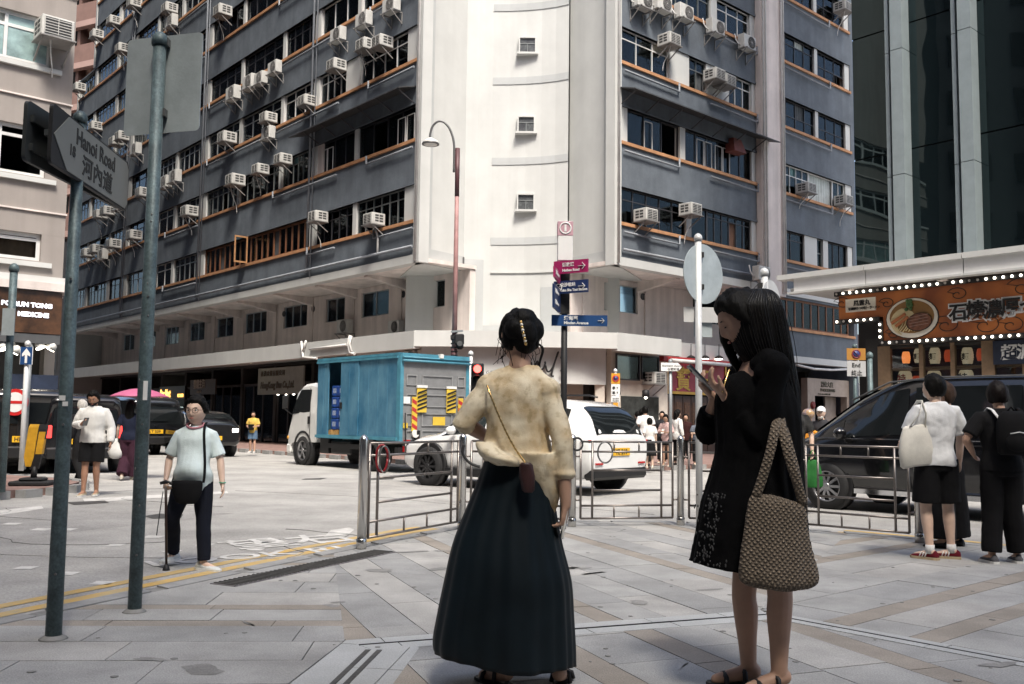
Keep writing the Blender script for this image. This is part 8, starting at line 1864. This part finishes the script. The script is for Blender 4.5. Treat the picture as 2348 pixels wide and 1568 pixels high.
# ------------------------------------------------------------------ the two women in front
def px_rings(rows, Y, dep, base, n=48, folds=0, amp=0.0, ph=0.0, sq=1.0, tilt=None):
    """rows of (print y, left x, right x[, depth shift]) -> rings round an upright axis at distance Y, local to base"""
    out = []; m = len(rows)
    for i, row in enumerate(catmull([tuple(r)+((0,) if len(r) == 3 else ()) for r in rows], 4)):
        y, xl, xr, dy = row; a, b = at(xl, y, Y), at(xr, y, Y); c = (a+b)/2; hw = abs(b.x-a.x)/2; f = i/(4*(m-1)); ring = []
        d = dep(f) if callable(dep) else dep
        for j in range(n):
            an = 2*math.pi*j/n; w_ = amp*f*(math.sin(folds*an+ph+1.9*math.sin(2*an+.7)+.5*f)*(.55+.45*math.sin(3*an+ph))+.4*math.sin((folds*2+3)*an+ph*2+2.1*math.sin(an))) if folds else 0
            cx, sy = math.cos(an), math.sin(an)
            if sq != 1: cx = abs(cx)**sq*(1 if cx > 0 else -1); sy = abs(sy)**sq*(1 if sy > 0 else -1)
            z = c.z-(tilt*cx*hw if tilt else 0)
            ring.append(Vector((c.x+(hw+w_)*cx-base.x, c.y+dy+(hw*d+w_)*sy-base.y, z-base.z)))
        out.append(ring)
    return out
def P_(x, y, Y, base): q = at(x, y, Y); return q-base

# --- woman in cream blouse and long skirt, seen from behind
YL = gnd(1205,1574).y; bs = Vector((at(1188,1000,YL).x, YL, 0)); H = at(1196,712,YL).z-.01; kk = H/1.70
def lw(x, y, dy=0.0): q = at(x, y, YL+dy)-bs; return tuple(q/kk)
o = Person('woman seen from behind in sheer cream blouse and long dark skirt, hand on hip', bs, 0, H, 'f', .0065, 'skin', .0, (R(24),R(-6)), .98,
  J={'shL':lw(1122,888,-.02),'shR':lw(1253,894,-.02),'elL':lw(1064,968,-.03),'wrL':lw(1128,1010,.14),'elR':lw(1288,1008,-.07),'wrR':lw(1297,1158,-.08),
     'hipL':lw(1150,1110),'hipR':lw(1205,1110),'kneeL':lw(1150,1330,.02),'kneeR':lw(1255,1330,.0),'ankL':lw(1155,1531,.0),'ankR':lw(1283,1531,.02),'footL':-.75,'footR':.25})
o.body((.7,1.0), {'R':Vector((-.85,.25,.1)),'Rd':Vector((-.10,.15,-1))})
m_ = mat('blouse', (0.50,0.42,0.28), 0.75, var=0.0, bump=.25, bscale=220); t_ = m_.node_tree; b_ = t_.nodes['Principled BSDF']
tc_ = t_.nodes.new('ShaderNodeTexCoord'); n1 = t_.nodes.new('ShaderNodeTexNoise'); n1.inputs['Scale'].default_value = 9; n1.inputs['Detail'].default_value = 5; n2 = t_.nodes.new('ShaderNodeTexNoise'); n2.inputs['Scale'].default_value = 26; n2.inputs['Detail'].default_value = 6
r1 = t_.nodes.new('ShaderNodeValToRGB'); r1.color_ramp.elements[0].position = .36; r1.color_ramp.elements[0].color = (.64,.49,.29,1); r1.color_ramp.elements[1].position = .62; r1.color_ramp.elements[1].color = (.90,.80,.60,1)
r2 = t_.nodes.new('ShaderNodeValToRGB'); r2.color_ramp.elements[0].position = .36; r2.color_ramp.elements[0].color = (.58,.52,.38,1); r2.color_ramp.elements[1].position = .46; r2.color_ramp.elements[1].color = (1,1,1,1)
mx = t_.nodes.new('ShaderNodeMixRGB'); mx.blend_type = 'MULTIPLY'; mx.inputs[0].default_value = .5
for n_ in (n1, n2): t_.links.new(tc_.outputs['Object'], n_.inputs['Vector'])
t_.links.new(n1.outputs['Fac'], r1.inputs[0]); t_.links.new(n2.outputs['Fac'], r2.inputs[0]); t_.links.new(r1.outputs[0], mx.inputs[1]); t_.links.new(r2.outputs[0], mx.inputs[2]); t_.links.new(mx.outputs[0], b_.inputs['Base Color'])
tl_ = t_.nodes.new('ShaderNodeBsdfTranslucent'); ms_ = t_.nodes.new('ShaderNodeMixShader'); ms_.inputs[0].default_value = .15; t_.links.new(mx.outputs[0], tl_.inputs[0]); t_.links.new(b_.outputs[0], ms_.inputs[1]); t_.links.new(tl_.outputs[0], ms_.inputs[2]); t_.links.new(ms_.outputs[0], t_.nodes['Material Output'].inputs[0])
mb = MB(); J = o.J
mb.loft(px_rings([(838,1160,1234,.0),(850,1145,1243,-.01),(868,1126,1249,-.015),(900,1112,1254,-.02),(945,1112,1252,-.02),(990,1112,1254,-.015),(1030,1104,1262,-.01),(1058,1106,1272,.0)], YL, lambda f: .62+.06*f, bs, 40, 5, .012, .6))
mb.tube([J['shL'], J['shL'].lerp(J['elL'],.5), J['elL'], J['elL'].lerp(J['wrL'],.08), J['elL'].lerp(J['wrL'],.16)],[.056,.060,.056,.052,.047],16)
mb.tube([J['shR'], J['shR'].lerp(J['elR'],.5), J['elR'], J['elR'].lerp(J['wrR'],.3), J['elR'].lerp(J['wrR'],.50)],[.054,.052,.050,.050,.048],16)
mb.ell(tuple(J['shL']),.068,.066,.062); mb.ell(tuple(J['shR']),.066,.066,.062); mb.tube([o.cl @ Vector((-.06*kk,-.01,1.40*kk)), J['shL']],[.05,.062],14); mb.tube([o.cl @ Vector((.07*kk,-.01,1.40*kk)), J['shR']],[.05,.060],14)
cf = J['elR'].lerp(J['wrR'],.52); mb.ell(tuple(cf), .056,.054,.036,14,9)
# knotted hem and the tail that blows to the right
mb.loft([[Vector(q) for q in ring] for ring in px_rings([(1012,1092,1130,-.10),(1030,1096,1150,-.12),(1050,1110,1190,-.12),(1066,1140,1200,-.11)], YL, .9, bs, 20)])
tail = [(1036,1160,1282,-.05),(1066,1180,1284,-.06),(1100,1200,1284,-.06),(1130,1216,1281,-.05),(1155,1236,1277,-.04),(1178,1258,1272,-.03)]
mb.loft(px_rings(tail, YL, lambda f: .72-.35*f, bs, 28, 4, .010, 1.2))
fuse(obj('blouse', mb, 'blouse', o.t, local=True), .0070, 2, .013, .009)
sk = mat('skirt_satin', (.0045,.010,.014), .5, var=.25, vscale=3, spec=.22)
rows = [(1036,1116,1250),(1062,1110,1258),(1085,1102,1262),(1125,1088,1266),(1180,1066,1272),(1250,1040,1285),(1330,1022,1304),(1410,1006,1309),(1470,996,1312),(1508,1000,1313)]
rg = px_rings(rows, YL, lambda f: .74+.02*f, bs, 120, 8, .014, .4)
for j, p in enumerate(rg[-1]): an = 2*math.pi*j/120; p.z -= .035*math.cos(an)+.012*math.sin(3*an); 
for j, p in enumerate(rg[-2]): an = 2*math.pi*j/120; p.z -= .018*math.cos(an)
skb = MB().loft(rg, cap=False); so = obj('skirt', skb, sk, o.t, local=True); md = so.modifiers.new('s','SOLIDIFY'); md.thickness = .004; md.offset = 1
obj('waistband', MB().loft(px_rings([(1052,1122,1220),(1066,1120,1222)], YL, .74, bs, 40)), sk, o.t, local=True)
# updo with clip and earring
o.hair('updo', n=72); HM = o.HM
mb = MB(); rr_ = random.Random(4)
for c, r in (((0,-.065,.075),(.072,.060,.062)),((.045,-.06,.03),(.058,.062,.070)),((-.045,-.055,.03),(.055,.06,.068)),((0,-.085,.015),(.062,.048,.075)),((.062,-.03,.055),(.045,.05,.05)),((-.055,-.02,.07),(.045,.055,.045)),((.02,-.03,.11),(.055,.06,.035)),((0,-.06,-.045),(.058,.045,.05))): mb.ell(c, *r, 16, 11)
mb.xf(HM @ Matrix.Translation((0,-.008,0)) @ Matrix.Scale(.88,4)); hb_ = fuse(obj('hair_bun', mb, 'hair_black', o.t, local=True), .006, 2, .014, .008)
for i in range(26):
    a = rr_.uniform(-2.4,2.4); p0 = Vector((.075*math.sin(a),-.085*math.cos(a)*.9,rr_.uniform(-.05,.07))); q = [HM @ p0, HM @ (p0+Vector((rr_.uniform(-.02,.02)+.012*math.sin(a),rr_.uniform(-.02,.0),rr_.uniform(-.05,-.015)))), HM @ (p0+Vector((rr_.uniform(-.03,.03)+.02*math.sin(a),rr_.uniform(-.01,.015),rr_.uniform(-.11,-.05))))]
    obj('loose_strand', MB().tube(catmull([tuple(v) for v in q],3), .0016, 4), 'hair_black', o.t, local=True)
for i in range(3): q = [HM @ Vector((.075,-.02,-.02)), HM @ Vector((.098+.004*i,-.03,-.05)), HM @ Vector((.085,-.03,-.10-.01*i)), HM @ Vector((.07+.01*i,-.03,-.14-.015*i))]; obj('loose_strand', MB().tube(catmull([tuple(v) for v in q],4), .003, 5), 'hair_black', o.t, local=True)
cl_ = thing('hair_clip', 'gold beaded claw clip in the dark hair of the woman in the blouse', 'hair clip', tuple(o.world(HM @ Vector((0,-.13,.04))))); mat('gold', (.75,.50,.20), .25, metal=1.0, var=.05); mat('pearl', (.8,.75,.65), .25, var=0)
for i in range(9):
    f = i/8; w2 = at(1194+11*f, 738+50*f, YL-.155+.03*abs(f-.4)); obj('bead', MB().ell(tuple(w2),.0075,.0075,.0075,8,6), 'pearl' if i % 2 else 'gold', cl_)
obj('bar', MB().tube([at(1194,736,YL-.145), at(1200,765,YL-.15), at(1206,790,YL-.14)],.004,6), 'gold', cl_)
eb = o.world(HM @ Vector((-.082,-.012,-.045))); er = thing('earring', 'small black ball earring of the woman in the blouse', 'earring', tuple(eb)); obj('ball', MB().ell((0,0,0),.009,.009,.009,10,7), 'black', er, local=True); obj('hook', MB().tube([(0,0,.008),(0,.003,.03)],.0015,5), 'gold', er, local=True)
# chain bag
bgp = at(1208,1092,YL-.20); t = thing('chain_bag', 'small brown bag on a gold chain across the blouse', 'bag', tuple(bgp)); mat('brown_leather', (.035,.010,.009), .5, var=.2, vscale=8)
rg = [[(w_*(abs(math.cos(a))**.6)*(1 if math.cos(a) > 0 else -1)+.10*-z,.028*math.sin(a),z) for a in [2*math.pi*i/24 for i in range(24)]] for z, w_ in ((-.07,.018),(-.06,.028),(0,.036),(.05,.030),(.06,.02))]
obj('pouch', MB().loft(rg), 'brown_leather', t, local=True)
ch_ = [at(x, y, YL+d) for x, y, d in ((1117,884,-.10),(1124,905,-.125),(1140,945,-.140),(1160,990,-.150),(1182,1030,-.165),(1205,1062,-.185))]
cc_ = catmull([tuple(v) for v in ch_], 9)
obj('chain', MB().tube(cc_, [.0042 if i % 2 else .0062 for i in range(len(cc_))], 6), 'gold', t)
ph = o.world('wrR')+Vector((-.005,.02,-.075)); t = thing('mobile_phone', 'phone held low in the right hand of the woman in the blouse', 'phone', tuple(ph)); b_ = MB().bevbox(-.006,.006,-.036,.036,-.075,.075,.004); b_.xf(Matrix.Rotation(R(8),4,'Y')); obj('case', b_, 'white_plastic', t, local=True); obj('screen', MB().box(-.0075,-.006,-.033,.033,-.07,.07).xf(Matrix.Rotation(R(8),4,'Y')), 'car_black_glass', t, local=True)
def sandal(pp, sd):
    a = pp.J['ank'+sd]; an = pp.J['foot'+sd]; f = Vector((math.sin(an),math.cos(an),0)); s_ = Vector((f.y,-f.x,0)); z0 = a.z-.085*pp.k; k = pp.k; t_ = obj('sandal', MB().prism([((a+f*t*.25*k+s_*w_*k).x,(a+f*t*.25*k+s_*w_*k).y) for t, w_ in ((-.24,-.02),(-.24,.02),(0,.034),(.4,.044),(.68,.03),(.74,0),(.68,-.03),(.4,-.044),(0,-.034))], z0, z0+.018*k, 'z'), 'black', pp.t, local=True)
    for tt, hh in ((.10,.078),(.42,.055)): c = a+f*tt*.25*k; c.z = z0; obj('strap', MB().tube([c+s_*.044*k+Vector((0,0,.015*k)),c+s_*.036*k+Vector((0,0,hh*.8*k)),c+Vector((0,0,hh*k)),c-s_*.036*k+Vector((0,0,hh*.8*k)),c-s_*.044*k+Vector((0,0,.015*k))],.011*k,6), 'black', t_, local=True)
for sd in 'LR': sandal(o, sd)

# --- woman in black dress looking at her phone
YW = gnd(1738,1588).y; bw_ = Vector((at(1738,1000,YW).x, YW, 0)); H = at(1735,668,YW).z; k2 = H/1.70; YAW = 100
Ri = Matrix.Rotation(-R(YAW),4,'Z')
def rwl(x, y, dy=0.0): return tuple((Ri @ (at(x, y, YW+dy)-bw_))/k2)
o = Person('woman with long black hair in a black dress looking down at her phone', bw_, YAW, H, 'f', .0065, 'skin', .01, (R(-12),R(-28)), .98,
  J={'elL':rwl(1742,1000,-.13),'wrL':rwl(1662,908,-.06),'elR':rwl(1622,990,.16),'wrR':rwl(1640,912,.06),'hipL':rwl(1745,1120,-.045),'hipR':rwl(1740,1120,.05),
     'kneeL':rwl(1786,1345,-.06),'kneeR':rwl(1706,1345,.07),'ankL':rwl(1786,1540,-.06),'ankR':rwl(1716,1526,.07),'footL':-.10,'footR':.15})
dP = (at(1612,868,YW)-at(1652,908,YW)); dl_ = Ri.to_3x3() @ dP
up_ = Ri.to_3x3() @ Vector((.65,0,.75))
o.body((.55,.75), {'Ld':dl_,'L':up_,'Rd':dl_,'R':up_,'Ls':-1,'Rs':1}); obj('lips', MB().ell((0,.0925,-.057),.021,.006,.0065,12,7).xf(o.HM), 'lip', o.t, local=True)
for sg in (-1,1): obj('eyelashes', MB().ell((sg*.031,.0835,.004),.0145,.005,.0028,10,6).xf(o.HM), 'eye_dark', o.t, local=True); obj('eyebrow', MB().ell((sg*.032,.0875,.0315),.017,.004,.003,10,6).xf(o.HM), 'hair_black', o.t, local=True)
mat('dress_black', (.004,.004,.0045), .9, var=.2, vscale=6, bump=.3, bscale=160, spec=.08)
mb = MB(); J = o.J; Rz = Ri.to_3x3()
rg = px_rings([(836,1732,1772,.0),(848,1704,1790,.0),(864,1672,1804,.0),(885,1652,1814,.0),(920,1640,1826,.0),(970,1640,1834,.0),(1030,1642,1836,.0),(1090,1630,1838,.0),(1150,1612,1842,.0),(1210,1600,1846,.0),(1260,1592,1848,.0),(1298,1584,1850,.0)], YW, lambda f: .86+.04*f, bw_, 72, 8, .018, .9)
for q in rg[-1]: q.z += -.02*math.cos((q.x)*9)
mb.loft([[Rz @ q for q in r_] for r_ in rg])
mb.tube([J['shL'], J['shL'].lerp(J['elL'],.55), J['elL'], J['elL'].lerp(J['wrL'],.25), J['elL'].lerp(J['wrL'],.50)],[.062,.062,.064,.062,.058],16)
mb.tube([J['shR'], J['shR'].lerp(J['elR'],.55), J['elR'], J['elR'].lerp(J['wrR'],.3), J['elR'].lerp(J['wrR'],.62)],[.060,.066,.068,.066,.062],16)
mb.ell(tuple(J['shL']),.063,.066,.056); mb.ell(tuple(o.cl @ Vector((-.125*k2,-.008*k2,1.335*k2))),.075,.085,.075); mb.ell(tuple(J['shR']),.066,.066,.06)
mb.ell(tuple(o.cl @ Vector((-.085*k2,.0,1.375*k2))),.075,.075,.05); mb.ell(tuple(o.cl @ Vector((.085*k2,.0,1.375*k2))),.075,.075,.05)
for sd_, sg_ in (('shL',-1),('shR',1)): mb.tube([o.cl @ Vector((sg_*.052*k2,-.012*k2,1.412*k2)), J[sd_]],[.050,.066],14)
fuse(obj('dress', mb, 'dress_black', o.t, local=True), .0075, 2, .012, .006)
# lace panel along the front edge and hem
lc = MB(); rl = random.Random(9)
for i in range(130):
    f = rl.random(); y = 1130+165*f; u = rl.random(); xl = 1622-38*f; x = xl+4+u*38 if rl.random() < .75 else 1590+rl.random()*75; y = y if x < xl+45 else 1285+rl.random()*14
    an = math.acos(max(-1,min(1,1-2*max(0,(x-xl))/255))) ; dpth = -.25*math.sin(an)*.9-.008; q = Rz @ (at(x, y, YW+dpth)-bw_); lc.ell(tuple(q),.0035+.002*rl.random(),.003,.004+.004*rl.random(),6,4)
obj('lace_holes', lc, mat('lace_grey', (.06,.06,.06), .8, var=.1), o.t, local=True, kind='stuff')
# V of skin at the neck
ch = [at(x, y, YW+d)-bw_ for x, y, d in ((1726,838,-.06),(1708,868,-.105),(1690,905,-.13),(1676,880,-.05),(1680,850,.0))]
# long straight hair
o.hair('long', n=72)
mb = MB()
hr = px_rings([(663,1722,1756,.0),(668,1704,1770,.0),(680,1688,1782,.0),(705,1664,1793,.0),(740,1666,1802,.0),(780,1677,1809,.0),(820,1698,1816,.0),(860,1727,1824,.0),(900,1744,1831,.0),(930,1764,1834,.0),(958,1792,1828,.0)], YW, lambda f: .92-.15*f, bw_, 64, 15, .007, .3)
mb.loft([[Rz @ q for q in r_] for r_ in hr])
lock = [at(x, y, YW+d)-bw_ for x, y, d in ((1722,670,.02),(1692,684,.05),(1670,712,.07),(1662,750,.075),(1668,795,.07),(1684,832,.05),(1694,862,.03))]
mb.tube([Rz @ Vector(q) for q in catmull([tuple(v) for v in lock],3)], [.035]+[.036]*6+[.030]*5+[.022]*4+[.010]*3, 12)
fuse(obj('long_hair', mb, 'hair_black', o.t, local=True), .0060, 10, .003, .0035)
hs_ = MB(); NH = len(hr); n0 = len(hr[0])
for i in range(230):
    j = rl.random()*n0; a0 = rl.randint(1,9); a1 = rl.randint(NH-16,NH-1); pts = []
    for r_ in range(a0, a1, 3):
        jj = int(j+.02*(r_-a0)) % n0; c_ = sum(hr[r_], Vector())/n0; q = hr[r_][jj]; pts.append(Rz @ (c_+(q-c_)*(1.0+rl.uniform(.004,.022))))
    if len(pts) > 2: hs_.tube(pts, .0016, 4, smooth=True)
obj('strands', hs_, mat('hair_gloss', (.012,.010,.009), .38, var=0, spec=.5), o.t, local=True, kind='stuff')
for i in range(40):
    x0 = rl.uniform(1690,1810); d0 = rl.uniform(-.12,.1); q = [at(x0, 700+rl.random()*40, YW+d0)-bw_, at(x0+22, 820, YW+d0*1.05)-bw_, at(x0+rl.uniform(20,38), 900+rl.random()*70, YW+d0)-bw_]
    obj('loose_strand', MB().tube([Rz @ Vector(v) for v in catmull([tuple(v) for v in q],3)], .0018, 4), 'hair_black', o.t, local=True) if i < 24 else None
for sd in 'LR': sandal(o, sd)
# phone
pc = at(1608,868,YW); t = thing('mobile_phone', 'phone in a clear case held up by the woman in black', 'phone', tuple(pc)); d_ = dP.normalized(); n_ = Vector((d_.z,0,-d_.x)); n_ = n_ if n_.z > 0 else -n_; w_ = Vector((0,1,0)); Mx = Matrix(((d_.x,w_.x,n_.x,0),(d_.y,w_.y,n_.y,0),(d_.z,w_.z,n_.z,0),(0,0,0,1)))
obj('case', MB().bevbox(-.075,.085,-.038,.038,-.006,.004,.003).xf(Mx), 'dark_steel', t, local=True); obj('screen', MB().box(-.07,.08,-.034,.034,.004,.0055).xf(Mx), 'car_black_glass', t, local=True); obj('camera_lens', MB().lathe([(.009,-.006),(.009,-.009),(.004,-.009)],10,(.06,.015,0)).xf(Mx), 'black', t, local=True); obj('rim', MB().box(-.078,.088,-.041,-.038,-.004,.003).xf(Mx), 'chrome', t, local=True)
# woven bag
wm = mat('woven', (.17,.125,.085), .9, var=.0); t_ = wm.node_tree; b_ = t_.nodes['Principled BSDF']; tc_ = t_.nodes.new('ShaderNodeTexCoord'); mp = t_.nodes.new('ShaderNodeMapping'); mp.inputs['Rotation'].default_value = (0,R(38),0); t_.links.new(tc_.outputs['Object'], mp.inputs[0])
def wave(ax, sc_):
    w_ = t_.nodes.new('ShaderNodeTexWave'); w_.wave_type = 'BANDS'; w_.bands_direction = ax; w_.inputs['Scale'].default_value = sc_; w_.inputs['Distortion'].default_value = 1.2; w_.inputs['Detail'].default_value = 1; w_.inputs['Detail Scale'].default_value = 2; t_.links.new(mp.outputs[0], w_.inputs['Vector']); return w_
wa, wb2 = wave('X', 19), wave('Z', 19); ml = t_.nodes.new('ShaderNodeMath'); ml.operation = 'MULTIPLY'; t_.links.new(wa.outputs['Fac'], ml.inputs[0]); t_.links.new(wb2.outputs['Fac'], ml.inputs[1])
rp_ = t_.nodes.new('ShaderNodeValToRGB'); rp_.color_ramp.elements[0].color = (.12,.092,.066,1); rp_.color_ramp.elements[1].color = (.31,.25,.185,1); t_.links.new(ml.outputs[0], rp_.inputs[0]); t_.links.new(rp_.outputs[0], b_.inputs['Base Color']); bp = t_.nodes.new('ShaderNodeBump'); bp.inputs['Strength'].default_value = 1.0; bp.inputs['Distance'].default_value = .012; t_.links.new(ml.outputs[0], bp.inputs['Height']); t_.links.new(bp.outputs[0], b_.inputs['Normal'])
YB_ = YW-.235; bb_ = at(1784,1340,YB_); t = thing('woven_tote', 'taupe woven tote bag hanging at the side of the woman in black', 'bag', tuple(bb_))
rows = [(1132,1722,1760,.01),(1142,1716,1800,.0),(1160,1712,1842,.0),(1210,1704,1852,.0),(1270,1697,1864,.0),(1315,1691,1876,.0),(1338,1700,1872,.0),(1350,1740,1850,.0)]
rg = px_rings(rows, YB_, lambda f: .20+.22*f, bb_, 48, 3, .008, .5)
fuse(obj('sack', MB().loft(rg), wm, t, local=True), .009, 2, .02)
for pts in (((1782,955,.10),(1776,985,.01),(1764,1040,-.02),(1746,1100,-.01),(1732,1140,.0)),((1788,955,.10),(1796,1000,.0),(1812,1060,-.03),(1828,1110,-.02),(1842,1160,.0)),((1786,955,.12),(1800,990,.08),(1822,1070,.05),(1838,1150,.03))):
    obj('strap', MB().tube(catmull([tuple(at(x, y, YB_+d)) for x, y, d in pts],3), .021, 10, ell=.45), wm, t)
ss = [at(x, y, YW+d) for x, y, d in ((1672,846,-.06),(1664,870,-.09),(1656,900,-.11))]
tag(obj('shoulder_chain', MB().tube([tuple(v) for v in catmull([tuple(v) for v in ss],5)], [.005 if i % 2 else .0035 for i in range(11)], 6), 'gold'), 'short fine chain strap on the chest of the woman in black', 'chain')
# ------------------------------------------------------------------ fuse the figures' surfaces
bpy.context.view_layer.update()
dg = bpy.context.evaluated_depsgraph_get()
for o in FINAL:
    me = bpy.data.meshes.new_from_object(o.evaluated_get(dg)); old = o.data
    mats_ = [m_ for m_ in old.materials]; o.modifiers.clear(); o.data = me
    if not me.materials:
        for m_ in mats_: me.materials.append(m_)
    me.polygons.foreach_set('use_smooth', [True]*len(me.polygons)); me.update()
